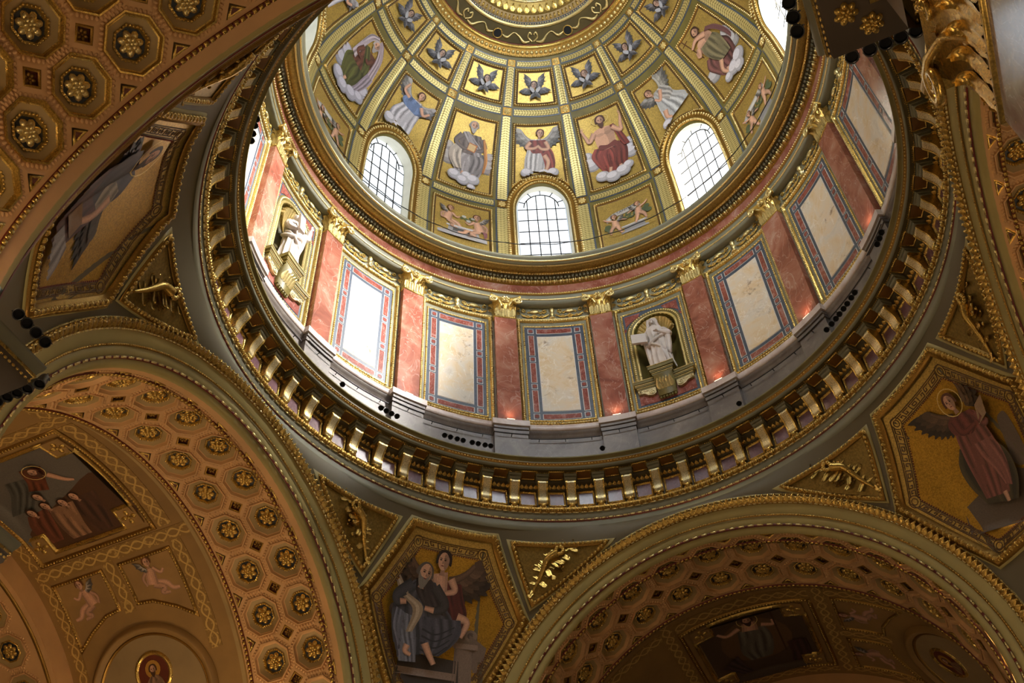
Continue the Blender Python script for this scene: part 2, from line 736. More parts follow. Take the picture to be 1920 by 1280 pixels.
def drum(u, z, h=0.):
    """drum wall chart in a bay frame: u metres from the bay axis"""
    u, z = np.broadcast_arrays(np.asarray(u, float), np.asarray(z, float))
    return P(RW - np.asarray(h, float), np.degrees(u / RW), z)


DEG = RW * math.pi / 180
ZC, YA, RA, RS = 14.8, 9.9, 8.0, 7.0


def pend_r(phi, z):
    a = np.radians(np.abs((phi + 45) % 90 - 45))
    zb = ZC + np.sqrt(np.maximum(RA * RA - (YA * np.tan(a)) ** 2, 0))
    u = (z - zb) / (23.3 - zb)
    S2 = YA * YA + RA * RA + (10.1 ** 2 + 8.5 ** 2 - YA * YA - RA * RA) * u * np.abs(u)
    return np.sqrt(np.maximum(S2 - (z - ZC) ** 2, .1))


OFF = [0., 0.]


def pend(a, z, h=0.):
    """pendentive chart: a degrees from the diagonal"""
    a, z = np.broadcast_arrays(np.asarray(a, float) + OFF[0], np.asarray(z, float) + OFF[1])
    return P(pend_r(a + 45, z) - h, a, z)


def pend_m(x, z, h=0.):
    return pend(np.degrees(np.asarray(x, float) / 11.3), z, h)


def vault(th, d, h=0., R=RS):
    """barrel of the arch in front (turned for the others): th degrees from the crown, d metres beyond the arch edge"""
    th, d = np.broadcast_arrays(np.radians(np.asarray(th, float)), np.asarray(d, float))
    q = R - np.asarray(h, float)
    return np.stack(np.broadcast_arrays(q * np.sin(th), 10.35 + d, ZC + q * np.cos(th)), -1)


VR = 7.75


def vault2(th, d, h=0.):
    return vault(th, d, h, VR)


def band(g, chart, u0, u1, v0, v1, h, nu=1, nv=8, along='v', scale=1., base=0.):
    U = np.linspace(u0, u1, nu + 1)
    V = np.linspace(v0, v1, nv + 1)
    UU, VV = np.meshgrid(U, V, indexing='ij')
    Q = chart(UU, VV, h)
    if along == 'v':
        L = np.concatenate([[0], np.cumsum(np.linalg.norm(np.diff(Q[0], axis=0), axis=-1))])
        uv = np.stack(np.broadcast_arrays(((UU - u0) / (u1 - u0)), L[None] * scale), -1)
    else:
        L = np.concatenate([[0], np.cumsum(np.linalg.norm(np.diff(Q[:, 0], axis=0), axis=-1))])
        uv = np.stack(np.broadcast_arrays((VV - v0) / (v1 - v0), L[:, None] * scale), -1)
    g.grid(Q, uv)
    for a, b in ((U, U * 0 + v0), (U, U * 0 + v1), (V * 0 + u0, V), (V * 0 + u1, V)):
        g.grid(np.stack([chart(a, b, base), chart(a, b, h)], 0), np.full((2, len(a), 2), .5))
    return g


MOULD = lambda w, h: [(-w, 0), (-w * .9, h * .45), (-w * .45, h * .55), (-w * .2, h), (w * .35, h), (w * .55, h * .5), (w, h * .35), (w, 0)]
TORUS = lambda w, h: [(w * math.cos(t), h * math.sin(t)) for t in np.linspace(math.pi, 0, 7)]


def frame_mesh(chart, poly, w, h, closed=True, step=.3):
    p, n = path_on(chart, poly, closed, step)
    return G().sweep(p, n, MOULD(w, h), closed)


def beads_mesh(chart, poly, spacing, size, h, closed=True, step=.3, tpl=BEAD):
    p, n = path_on(chart, poly, closed, step, h)
    return G().row(p, n, tpl, spacing, size, (0, 0), closed)


# ================================================================== SETTING: floor, piers, arms
floor = G()
floor.add([(-30, -34, -1.6), (30, -34, -1.6), (30, 30, -1.6), (-30, 30, -1.6)], [(0, 1, 2, 3)])
struct('floor', floor, 'floor_stone')

ARCHES = [('front', 0), ('left', -90), ('right', 90), ('back', 180)]
# coffer rows: metres beyond the arch edge
ROWS = {'front': (.65, 2.0), 'left': (.87, 2.2), 'right': (.75, 2.1), 'back': (1.15, 2.49)}
STEP = {'front': 2.9, 'left': 3.1, 'right': 3.0, 'back': 3.45}
THN = {'front': (-62, 74), 'left': (-52, 74), 'right': (-52, 44), 'back': (-6, 90)}


def turned(g, phi):
    """turn geometry built for the front arch towards phi"""
    c, s_ = math.cos(RT(-phi)), math.sin(RT(-phi))
    R_ = np.array([[c, -s_, 0], [s_, c, 0], [0, 0, 1]])
    g.b = [(V @ R_.T, F, k, u) for V, F, k, u in g.b]
    return g


def arch_rev(prof, th0=-92, th1=92, n=72):
    """prof: (radius, distance from the centre of the crossing)"""
    prof = np.array(prof, float)
    th = np.radians(np.linspace(th0, th1, n + 1))
    Q = np.stack(np.broadcast_arrays(prof[None, :, 0] * np.sin(th)[:, None], prof[None, :, 1], ZC + prof[None, :, 0] * np.cos(th)[:, None]), -1)
    return G().grid(Q)


def arch_row(rho, y, tpl, spacing, size, tilt=(-.7, .7), th0=-91, th1=91):
    th = np.radians(np.linspace(th0, th1, 90))
    p = np.stack([rho * np.sin(th), 0 * th + y, ZC + rho * np.cos(th)], -1)
    n = np.stack([tilt[0] * np.sin(th), 0 * th - tilt[1], tilt[0] * np.cos(th)], -1)
    return G().row(p, n, tpl, spacing, size)


ACANTH = join([xf(tpl_leaf(4, .9, .9, .35, .25), (1, 1, 1), 0, (0, -.5, 0)), xf(BALL, (.35, .3, .5), 0, (0, .35, .15))])
CEIL = {}
for name, phi in ARCHES:
    # pier side walls and arm walls below the springing
    g = G()
    for sx in (-1, 1):
        for x0, y0, z0, z1 in ((7.6, 10.05, -1.6, 11.3), (7.0, 10.35, 11.2, ZC + .05)):
            g.grid(np.array([[(sx * x0, y0, z0), (sx * x0, y0, z1)], [(sx * x0, 24, z0), (sx * x0, 24, z1)]]))
            g.grid(np.array([[(sx * x0, y0, z0), (sx * x0, y0, z1)], [(sx * 8.05, 9.9, z0), (sx * 8.05, 9.9, z1)]]))
    Q = np.array([[(8.05, 9.9, -1.6), (8.05, 9.9, ZC + .05)], [(9.9, 8.05, -1.6), (9.9, 8.05, ZC + .05)]])
    g.grid(Q)
    g.add([(-7.2, 24, -1.6), (7.2, 24, -1.6), (7.2, 24, 22.2), (-7.2, 24, 22.2)], [(0, 1, 2, 3)])
    struct('wall_' + name, turned(g, phi), 'stone_wall')
    # archivolt
    root = thing('trim_' + str(3 + [a[0] for a in ARCHES].index(name)), None, None, kind='structure')
    g = arch_rev([(8.22, 9.86), (8.16, 9.80), (8.10, 9.80), (8.08, 9.84)])
    struct('archivolt_edge', turned(g, phi), 'cream', root, kind=None)
    g = arch_rev([(8.08, 9.84), (8.06, 9.79), (7.98, 9.76), (7.86, 9.80), (7.82, 9.90)])
    struct('leaf_moulding', turned(g, phi), 'gold_dark', root, kind=None)
    if name != 'back':
        g = arch_row(7.96, 9.77, ACANTH, .19, (.19, .26, .16), (-.35, .95))
        struct('carved_leaves', turned(g, phi), 'gold', root, kind='stuff')
        g = arch_row(8.09, 9.79, BEAD, .10, (.10, .05, .07), (-.2, .9))
        struct('bead_row', turned(g, phi), 'gold_bright', root, kind='stuff')
        g = arch_row(7.84, 9.87, SLAB, .16, (.11, .035, .07), (-.6, .8))
        struct('dash_row', turned(g, phi), 'gold_bright', root, kind='stuff')
    g = arch_rev([(7.82, 9.90), (7.78, 9.92), (7.52, 10.02), (7.50, 10.06), (7.47, 10.06), (7.45, 10.05), (7.24, 10.14), (7.22, 10.18), (7.19, 10.18), (7.17, 10.17), (7.02, 10.25), (7.0, 10.36)])
    struct('archivolt_face', turned(g, phi), 'cream', root, smooth=False, kind=None)
    g = arch_rev([(7.515, 10.01), (7.50, 9.995), (7.47, 10.0), (7.455, 10.03)])
    struct('gold_fillet', turned(g, phi), 'gold_dark', root, kind=None)
    g = arch_rev([(7.235, 10.13), (7.22, 10.115), (7.18, 10.125), (7.165, 10.16)])
    struct('red_fillet', turned(g, phi), 'red_line', root, kind=None)
    if name != 'back':
        g = arch_row(7.485, 10.0, BEAD, .09, (.075, .045, .05), (-.5, .85))
        struct('bead_row', turned(g, phi), 'gold', root, kind='stuff')
        g = arch_row(7.2, 10.115, SLAB, .30, (.19, .05, .05), (-.5, .85))
        struct('dash_row', turned(g, phi), 'gold_bright', root, kind='stuff')

    # soffit with octagonal coffers ---------------------------------------------------
    rA, rB = ROWS[name]
    step = STEP[name]
    root = thing('ceiling', None, None, kind='structure')
    CEIL[name] = root
    dth = 11.25
    hd = (rB - rA) / 2
    ov = .585                              # half size of the octagon hole (metres)
    kd = math.degrees(1 / RS)
    plate, floor_ = G(), G()
    t0, t1 = THN[name]
    cells = [k for k in range(-8, 9)]
    t8 = [(math.cos(RT(22.5 + 45 * i)) / math.cos(RT(22.5)), math.sin(RT(22.5 + 45 * i)) / math.cos(RT(22.5))) for i in range(8)]
    sq = .25
    for k in cells:
        for dc in (rA, rB):
            T = k * dth
            O = np.array([(T + c * ov * kd, dc + s_ * ov) for c, s_ in t8])
            hx, hy = dth / 2, hd
            B_ = np.array([(T + hx, dc + hy - sq), (T + hx - sq * kd, dc + hy), (T - hx + sq * kd, dc + hy), (T - hx, dc + hy - sq),
                           (T - hx, dc - hy + sq), (T - hx + sq * kd, dc - hy), (T + hx - sq * kd, dc - hy), (T + hx, dc - hy + sq)])
            A3, B3, C3 = vault(O[:, 0], O[:, 1], 0), vault(B_[:, 0], B_[:, 1], 0), vault(O[:, 0], O[:, 1], -.16)
            plate.grid(np.stack([B3, A3, C3], 0), None, wrap_v=True)
    # side strips
    th = np.linspace(-96, 96, 97)
    e0, e1 = rA - hd, rB + hd
    plate.grid(vault(th[:, None], np.array([[0., e0]]), 0))
    plate.grid(vault(th[:, None], np.array([[e1, step]]), 0))
    floor_.grid(vault(th[:, None], np.linspace(-.02, step + .3, 5)[None], -.17))
    struct('soffit_plate', turned(plate, phi), 'tan', root, kind=None)
    struct('coffer_floor', turned(floor_, phi), 'coffer_grey', root, smooth=True, kind=None)
    g = G()
    for dd, w in ((.34, .05), (step - .12, .05)):
        p, n = path_on(vault, [(-95, dd), (95, dd)], False, .2)
        g.sweep(p, n, TORUS(w, .05))
    struct('soffit_fillet', turned(g, phi), 'red_line', root, kind=None)
    g = G()
    for dd in (.34, step - .12):
        p, n = path_on(vault, [(-90, dd), (90, dd)], False, .2, .04)
        g.row(p, n, SLAB, .15, (.10, .085, .07))
    struct('dash_row', turned(g, phi), 'gold', root, kind='stuff')
    nz = vault(0, 0, 1.) - vault(0, 0, 0)

    def octo(f, hh):
        return [(c * f * kd, s_ * f) for c, s_ in t8], hh

    def ring(a, ha, b, hb):
        A = np.array([(c * a * kd, s_ * a) for c, s_ in t8])
        B = np.array([(c * b * kd, s_ * b) for c, s_ in t8])
        return G().grid(np.stack([vault(A[:, 0], A[:, 1], ha), vault(B[:, 0], B[:, 1], hb)], 0), None, wrap_v=True)

    base0 = vault(0, 0, 0)

    def mk_egg():
        g = G()
        A = [(c * .63 * kd, s_ * .63) for c, s_ in t8]
        p, n = path_on(vault, A, True, .3)
        g.row(p, n, BEAD, .095, (.075, .11, .06), (0, 0), True)
        return g.shift(-base0)

    def mk_frame():
        g = ring(.585, .0, .585, .045)
        for a, ha, b, hb in ((.585, .045, .55, .045), (.55, .045, .52, -.04), (.52, -.04, .49, -.05)):
            g.b += [(V, F + g.n, c, u) for V, F, c, u in ring(a, ha, b, hb).b]
            g.n = sum(len(x[0]) for x in g.b)
        return g.shift(-base0)

    def mk_inner():
        g = ring(.345, -.10, .31, -.08)
        for a, ha, b, hb in ((.31, -.08, .285, -.15),):
            g.b += [(V, F + g.n, c, u) for V, F, c, u in ring(a, ha, b, hb).b]
            g.n = sum(len(x[0]) for x in g.b)
        p, n = path_on(vault, [(c * .335 * kd, s_ * .335) for c, s_ in t8], True, .3, -.09)
        g.row(p, n, BEAD, .075, (.06, .06, .06), (0, 0), True)
        return g.shift(-base0)

    def mk_slope():
        return ring(.49, -.05, .345, -.12).shift(-base0)

    def mk_ground():
        A = np.array([(c * .30 * kd, s_ * .30) for c, s_ in t8])
        g = G()
        g.add(vault(A[:, 0], A[:, 1], -.152), [tuple(range(8))])
        return g.shift(-base0)

    def mk_rose():
        o = vault(0, 0, -.15)
        return G().inst(ROSE, o, np.array([1., 0, 0]), np.array([0, 1., 0]), np.array([0, 0, -1.]), (.50, .50, .40)).shift(-base0)

    def mk_slope2():
        return ring(.52, .02, .345, .012).shift(-base0)

    def mk_inner2():
        p, n = path_on(vault, [(c * .335 * kd, s_ * .335) for c, s_ in t8], True, .3, .01)
        return G().sweep(p, n, TORUS(.03, .04), True).shift(-base0)

    def mk_ground2():
        A = np.array([(c * .32 * kd, s_ * .32) for c, s_ in t8])
        return G().add(vault(A[:, 0], A[:, 1], .015), [tuple(range(8))]).shift(-base0)

    def mk_rose2():
        return G().inst(ROSE, vault(0, 0, .01), np.array([1., 0, 0]), np.array([0, 1., 0]), np.array([0, 0, -1.]), (.50, .50, .40)).shift(-base0)

    def place(o, T, d):
        """a piece made at the crown of the front arch, moved round the barrel and turned to its arch"""
        m = (Matrix.Rotation(-RT(phi), 4, 'Z') @ Matrix.Translation((0, 10.35 + d, ZC)) @ Matrix.Rotation(RT(T), 4, 'Y') @ Matrix.Translation((0, 0, RS)))
        o.matrix_world = m

    for k in cells:
        T = k * dth
        if not (t0 <= T <= t1):
            continue
        for dc in (rA, rB):
            c = part(root, 'coffer', 'cof_frame' + ('' if name == 'back' else '_tan'), mk_frame, 'gold' if name == 'back' else 'tan')
            place(c, T, dc)
            for nm, mk, mt in (('egg_border', mk_egg, 'tan'), ('coffer_slope', mk_slope, 'coffer_grey'), ('inner_frame', mk_inner, 'gold'), ('coffer_ground', mk_ground, 'coffer_blue'), ('rosette', mk_rose, 'gold')):
                if nm == 'rosette' and name == 'back':
                    part(c, nm, 'cof_rosette_bright', mk, 'gold_bright', True)
                else:
                    part(c, nm, 'cof_' + nm, mk, mt, nm == 'rosette')
        T2 = T + dth / 2
        if T2 <= t1:
            def mk_sq():
                g = G()
                s4 = [(sq * .86 * kd * c, sq * .86 * s_) for c, s_ in ((1, 0), (0, 1), (-1, 0), (0, -1))]
                p, n = path_on(vault, s4, True, .4, -.02)
                g.sweep(p, n, TORUS(.03, .03), True)
                return g.shift(-base0)

            def mk_sqg():
                g = G()
                A = np.array([(sq * kd * c, sq * s_) for c, s_ in ((1, 0), (0, 1), (-1, 0), (0, -1))])
                g.add(vault(A[:, 0], A[:, 1], -.10), [(0, 1, 2, 3)])
                return g.shift(-base0)

            def mk_sqr():
                return G().inst(ROSE_S, vault(0, 0, -.10), np.array([1., 0, 0]), np.array([0, 1., 0]), np.array([0, 0, -1.]), (.24, .24, .22)).shift(-base0)
            c = part(root, 'square_coffer', 'sq_f', mk_sq, 'gold_dark')
            place(c, T2, (rA + rB) / 2)
            part(c, 'coffer_ground', 'sq_g', mk_sqg, 'coffer_red')
            part(c, 'rosette', 'sq_r', mk_sqr, 'gold_dark', True)
            for side, dd in ((1, e0 + .02), (-1, e1 - .02)):
                def mk_tri(side=side):
                    A = [(-.17 * kd, 0), (.17 * kd, 0), (0, side * .15)]
                    p, n = path_on(vault, A, True, .5, 0)
                    return G().sweep(p, n, TORUS(.022, .03), True).shift(-base0)

                def mk_trig(side=side):
                    g = G()
                    A = np.array([(-.16 * kd, 0), (.16 * kd, 0), (0, side * .14)])
                    g.add(vault(A[:, 0], A[:, 1], .006), [(0, 1, 2)])
                    return g.shift(-base0)
                c = part(root, 'triangle_coffer', 'tri_f%d' % side, mk_tri, 'gold')
                place(c, T2, dd)
                part(c, 'coffer_ground', 'tri_g%d' % side, mk_trig, 'coffer_red')

    # vault beyond the coffered band, and the next band
    g = G()
    g.grid(vault2(th[:, None], np.linspace(step + .02, 9.8, 14)[None], 0))
    g.grid(np.stack([vault(th, step, 0), vault(th, step + .06, .0), vault2(th, step + .02, 0)], 0))
    struct('vault_shell', turned(g, phi), 'tan_deep', root, smooth=False, kind=None)
    g = G()
    g.grid(vault(th[:, None], np.linspace(9.8, 13.8, 10)[None], 0))
    g.grid(np.stack([vault2(th, 9.8, 0), vault(th, 9.8, 0)], 0))
    struct('second_arch', turned(g, phi), 'tan', root, kind=None)
    g = G()
    p, n = path_on(vault, [(-95, 10.05), (95, 10.05)], False, .2)
    g.sweep(p, n, TORUS(.07, .06))
    struct('soffit_fillet', turned(g, phi), 'gold_dark', root, kind=None)
    if name == 'left':
        for T in (11.25, 22.5, 33.75, 45):
            c = part(root, 'coffer', 'cof_frame_tan', mk_frame, 'tan')
            place(c, T, 11.05)
            for nm, mk, mt in (('egg_border', mk_egg, 'tan'), ('coffer_slope', mk_slope2, 'coffer_grey'), ('inner_frame', mk_inner2, 'gold'), ('coffer_ground', mk_ground2, 'coffer_blue'), ('rosette', mk_rose2, 'gold')):
                part(c, nm, 'cof2_' + nm, mk, mt, nm == 'rosette')

# ------------------------------------------------------------------ pendentives
PEND = {}
for name, phi in (('pendentive_front_left', -45), ('pendentive_front_right', 45), ('pendentive_back_left', -135), ('pendentive_back_right', 135)):
    g = G()
    a = np.linspace(-45, 45, 73)
    aa = np.radians(np.abs((a + 45 + 45) % 90 - 45))
    zb = ZC + np.sqrt(np.maximum(RA * RA - (YA * np.tan(aa)) ** 2, 0)) - .05
    t = np.linspace(0, 1, 30) ** .8
    Z = zb[:, None] + (23.28 - zb)[:, None] * t[None]
    g.grid(P(pend_r(a[:, None] + 45, Z), a[:, None] + phi, Z))
    PEND[phi] = struct('wall_' + name, g, 'pend_grey', smooth=True)

# ------------------------------------------------------------------ great cornice (trim_1)
T1 = thing('trim_1', None, None, kind='structure')
for nm, prof, mt in (
        ('fascia', [(10.16, 23.16), (10.11, 23.22), (10.10, 23.32), (10.08, 23.47)], 'grey_paint'),
        ('red_fillet', [(10.08, 23.47), (10.05, 23.49), (10.05, 23.55), (10.07, 23.57)], 'red_line'),
        ('fascia', [(10.07, 23.57), (10.04, 23.60), (10.03, 23.77), (10.01, 23.80)], 'grey_paint'),
        ('egg_ground', [(10.01, 23.80), (9.98, 23.82), (9.97, 23.92), (9.93, 23.98), (10.0, 24.02), (10.17, 24.06)], 'gold_dark'),
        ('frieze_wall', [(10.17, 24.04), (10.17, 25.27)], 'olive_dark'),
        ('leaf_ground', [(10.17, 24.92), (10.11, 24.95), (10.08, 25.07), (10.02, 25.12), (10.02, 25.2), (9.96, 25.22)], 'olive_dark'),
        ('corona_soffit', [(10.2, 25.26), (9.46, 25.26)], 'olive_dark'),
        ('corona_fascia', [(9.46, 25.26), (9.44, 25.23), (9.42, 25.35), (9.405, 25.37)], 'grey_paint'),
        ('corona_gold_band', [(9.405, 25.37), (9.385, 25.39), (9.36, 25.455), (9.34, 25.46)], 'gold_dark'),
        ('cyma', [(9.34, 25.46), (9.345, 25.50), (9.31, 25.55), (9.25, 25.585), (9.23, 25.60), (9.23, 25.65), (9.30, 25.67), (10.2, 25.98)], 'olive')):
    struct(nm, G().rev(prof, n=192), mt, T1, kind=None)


def ring_path(r, z, p0, p1, n, nr, nz):
    ph = np.linspace(p0, p1, n + 1)
    return P(r, ph, z), unit(P(nr, ph, nz) if nr >= 0 else -P(-nr, ph, -nz))


VIS0, VIS1 = -160, 125
EGG = join([xf(BALL, (.62, 1.0, .9)), xf(SLAB, (.14, .9, .8), 0, (.5, 0, 0))])
p_, n_ = ring_path(9.955, 23.89, VIS0, VIS1, 200, -1., -.25)
struct('egg_row', G().row(p_, n_, EGG, .1955, (.15, .15, .15)), 'gold', T1, kind='stuff')
p_, n_ = ring_path(10.0, 23.795, VIS0, VIS1, 200, -1., -.25)
struct('dash_row', G().row(p_, n_, SLAB, .26, (.19, .035, .06)), 'gold_bright', T1, kind='stuff')
p_, n_ = ring_path(10.05, 23.52, VIS0, VIS1, 200, -1., 0)
struct('dash_row', G().row(p_, n_, SLAB, .24, (.155, .05, .05)), 'gold_bright', T1, kind='stuff')
struct('bead_row', G().row(p_, n_, BEAD, .24, (.045, .05, .05), phase=1.), 'gold_bright', T1, kind='stuff')
p_, n_ = ring_path(9.375, 25.42, VIS0, VIS1, 200, -.8, -.35)
struct('bead_row', G().row(p_, n_, BEAD, .11, (.075, .05, .05)), 'gold', T1, kind='stuff')
p_, n_ = ring_path(10.07, 25.02, VIS0, VIS1, 200, -.8, -.5)
struct('leaf_row', G().row(p_, n_, ACANTH, .16, (.15, .16, .13)), 'gold', T1, kind='stuff')


def cyl0(u, z, h=0., R=10.17):
    u, z = np.broadcast_arrays(np.asarray(u, float), np.asarray(z, float))
    return P(R - np.asarray(h, float), np.degrees(u / R), z)


ORG = P(10.17, 0, 24.6)


def extrude_rz(poly, w, w2=None):
    """closed (r,z) outline extruded sideways by +-w"""
    q = np.array(poly, float)
    g = G()
    ws = np.array([-w, w])
    Q = np.stack([np.stack([np.full(len(q), s_), q[:, 0], q[:, 1]], -1) for s_ in ws], 0)
    g.grid(Q, None, wrap_v=True)
    V, F = fill(q, 9.)
    for s_ in ws:
        g.add(np.stack([np.full(len(V), s_), V[:, 0], V[:, 1]], -1), F)
    return g


def mk_scroll():
    pts = catmull([(9.80, 25.02), (9.71, 24.98), (9.70, 24.89), (9.755, 24.80), (9.87, 24.62), (9.935, 24.44), (9.95, 24.30), (10.0, 24.20)], 5)
    return extrude_rz(np.concatenate([pts, [(10.17, 24.20), (10.17, 25.03)]]), .125).shift(-ORG)


def mk_scroll_edge():
    pts = catmull([(9.80, 25.03), (9.70, 24.99), (9.685, 24.89), (9.74, 24.79), (9.855, 24.61), (9.92, 24.43), (9.935, 24.29), (10.0, 24.19)], 5)
    g = G()
    for s_ in (-.14, .14):
        e = extrude_rz(np.concatenate([pts, [(10.1, 24.19), (10.1, 25.03)]]), .022)
        e.shift((s_, 0, 0))
        g.b += [(V, F + g.n, c, u) for V, F, c, u in e.b]
        g.n = sum(len(x[0]) for x in g.b)
        # volute roll
        th = np.linspace(0, 2 * math.pi, 13)[:-1]
        Q = np.stack([np.stack([np.full(12, s_ + k), 9.77 + .075 * np.cos(th), 24.93 + .075 * np.sin(th)], -1) for k in (-.035, .035)], 0)
        g.grid(Q, None, wrap_v=True)
        g.add(Q[0], [tuple(range(12))])
        g.add(Q[1], [tuple(range(12))])
    return g.shift(-ORG)


def mk_block():
    g = G()
    a = 1.12
    for r0, r1, z0, z1, w in ((10.17, 9.64, 25.03, 25.14, .19), (10.17, 9.58, 25.14, 25.25, .215)):
        q = [(r0, z0), (r1 + .04, z0), (r1, z1), (r0, z1)]
        e = extrude_rz(q, w)
        g.b += [(V, F + g.n, c, u) for V, F, c, u in e.b]
        g.n = sum(len(x[0]) for x in g.b)
    return g.shift(-ORG)


def mk_mask():
    g = G()
    o = np.array([(0, 10.0, 24.12), (-.07, 10.0, 24.18), (.07, 10.0, 24.18), (0, 9.97, 24.09), (-.085, 10.03, 24.07), (.085, 10.03, 24.07), (0, 10.02, 24.0), (-.05, 9.965, 24.15), (.05, 9.965, 24.15)])
    s_ = np.array([(.20, .22, .20), (.10, .10, .12), (.10, .10, .12), (.07, .08, .14), (.10, .12, .1), (.10, .12, .1), (.14, .12, .1), (.05, .05, .06), (.05, .05, .06)])
    g.inst(BALL, o, np.array([1., 0, 0]), np.array([0, 0, 1.]), np.array([0, -1., -.1]), s_)
    return g.shift(-ORG)


def mk_dots():
    g = G()
    x = np.linspace(-.2, .2, 7)
    o = np.stack([x, x * 0 + 9.575, x * 0 + 25.215], -1)
    g.inst(BEAD, o, np.array([1., 0, 0]), np.array([0, 0, 1.]), np.array([0, -1., 0]), (.045, .045, .05))
    return g.shift(-ORG)


def mk_fp():
    return G().box(cyl0, -.235, .235, 24.24, 24.76, 0, .03, 4, 1).shift(-ORG)


def mk_fpf():
    g = frame_mesh(cyl0, [(-.27, 24.205), (.27, 24.205), (.27, 24.795), (-.27, 24.795)], .045, .075)
    p, n = path_on(cyl0, [(-.27, 24.205), (.27, 24.205), (.27, 24.795), (-.27, 24.795)], True, .3, .07)
    g.row(p, n, BEAD, .07, (.05, .045, .045), (0, 0), True)
    return g.shift(-ORG)


def sof(u, r, h=0.):
    u, r = np.broadcast_arrays(np.asarray(u, float), np.asarray(r, float))
    return P(r, np.degrees(u / 9.8), 25.26 - np.asarray(h, float))


def mk_sp():
    return G().box(sof, -.215, .215, 9.60, 9.92, 0, .012).shift(-ORG)


def mk_spf():
    g = frame_mesh(sof, [(-.235, 9.56), (.235, 9.56), (.235, 9.95), (-.235, 9.95)], .022, .03)
    p, n = path_on(sof, [(-.29, 9.52), (.29, 9.52), (.29, 10.0), (-.29, 10.0)], True, .3, .01)
    g.row(p, n, BEAD, .07, (.028, .028, .03), (0, 0), True)
    return g.shift(-ORG)


for k in range(64):
    ph = k * 5.625
    ph = (ph + 180) % 360 - 180
    if not (-158 <= ph <= 124):
        continue
    b = part(T1, 'bracket', 'br_scroll', mk_scroll, 'gold_silver')
    b.location = P(10.17, ph, 24.6)
    b.rotation_euler = (0, 0, -RT(ph))
    part(b, 'scroll_rim', 'br_edge', mk_scroll_edge, 'gold')
    part(b, 'bracket_block', 'br_block', mk_block, 'grey_paint')
    part(b, 'lion_mask', 'br_mask', mk_mask, 'gold', True)
    part(b, 'bead_strip', 'br_dots', mk_dots, 'gold')
    ph2 = ph + 2.8125
    f = part(T1, 'frieze_panel', 'fr_panel', mk_fp, 'purple_marble')
    f.location = P(10.17, ph2, 24.6)
    f.rotation_euler = (0, 0, -RT(ph2))
    part(f, 'panel_frame', 'fr_frame', mk_fpf, 'gold')
    f = part(T1, 'soffit_panel', 'so_panel', mk_sp, 'soffit_brown')
    f.location = P(10.17, ph2, 24.6)
    f.rotation_euler = (0, 0, -RT(ph2))
    part(f, 'panel_frame', 'so_frame', mk_spf, 'gold')

# ------------------------------------------------------------------ drum wall and upper cornice (trim_2)
NICHE_BAYS = (0, -4)
NW, NB, NS, NT_ = 4.75 * DEG, 29.60, 32.64, 33.48


def niche_outline(w=NW, zs=NS, zt=NT_, zb=NB, n=14):
    t = np.linspace(math.pi, 0, n)
    return np.concatenate([[(-w, zb)], np.stack([w * np.cos(t), zs + (zt - zs) * np.sin(t)], -1), [(w, zb)]])


g = G()
hw = 11.25 * DEG
for b in range(16):
    bb = (b + 8) % 16 - 8
    ph = 22.5 * b
    if bb in NICHE_BAYS:
        h0 = niche_outline(n=18)
        m = len(h0)
        t = np.linspace(0, 1, m)
        # outer loop: left side, top, right side
        per = np.array([(-hw, NB), (-hw, 35.6), (hw, 35.6), (hw, NB)])
        o = np.stack([np.interp(t, (0, .3, .7, 1), per[:, i]) for i in (0, 1)], -1)
        Q = np.stack([h0 + (o - h0) * k for k in np.linspace(0, 1, 5)], 0)
        gg = G().grid(drum(Q[..., 0], Q[..., 1], 0))
        gg.grid(drum(np.linspace(-hw, hw, 9)[:, None], np.array([[27.8, NB]]), 0))
    else:
        gg = G().grid(drum(np.linspace(-hw, hw, 9)[:, None], np.array([[27.8, 35.6]]), 0))
    turned(gg, ph)
    g.b += [(V, F + g.n, c, u) for V, F, c, u in gg.b]
    g.n = sum(len(x[0]) for x in g.b)
WALL = struct('wall_drum', g, 'grey_paint')

# pedestal of the drum: ledge between and blocks under the pilasters
g = G().rev([(10.15, 25.9), (10.15, 27.45)], n=192)
struct('pedestal_wall', g, 'grey_marble', WALL, kind=None)
g = G().rev([(10.15, 27.42), (10.10, 27.46), (10.10, 27.55), (10.06, 27.58), (10.02, 27.72)], n=192)
struct('pedestal_moulding', g, 'grey_marble', WALL, kind=None)
g = G().rev([(10.02, 27.72), (9.98, 27.74), (9.97, 27.98), (10.0, 28.0), (10.3, 28.02)], n=192)
struct('ledge', g, 'ledge_marble', WALL, kind=None)
g = G().rev([(10.26, 28.0), (10.16, 28.02), (10.15, 28.09), (10.2, 28.12), (10.26, 28.13)], n=192)
struct('ledge_fillet', g, 'gold_bright', WALL, kind=None)

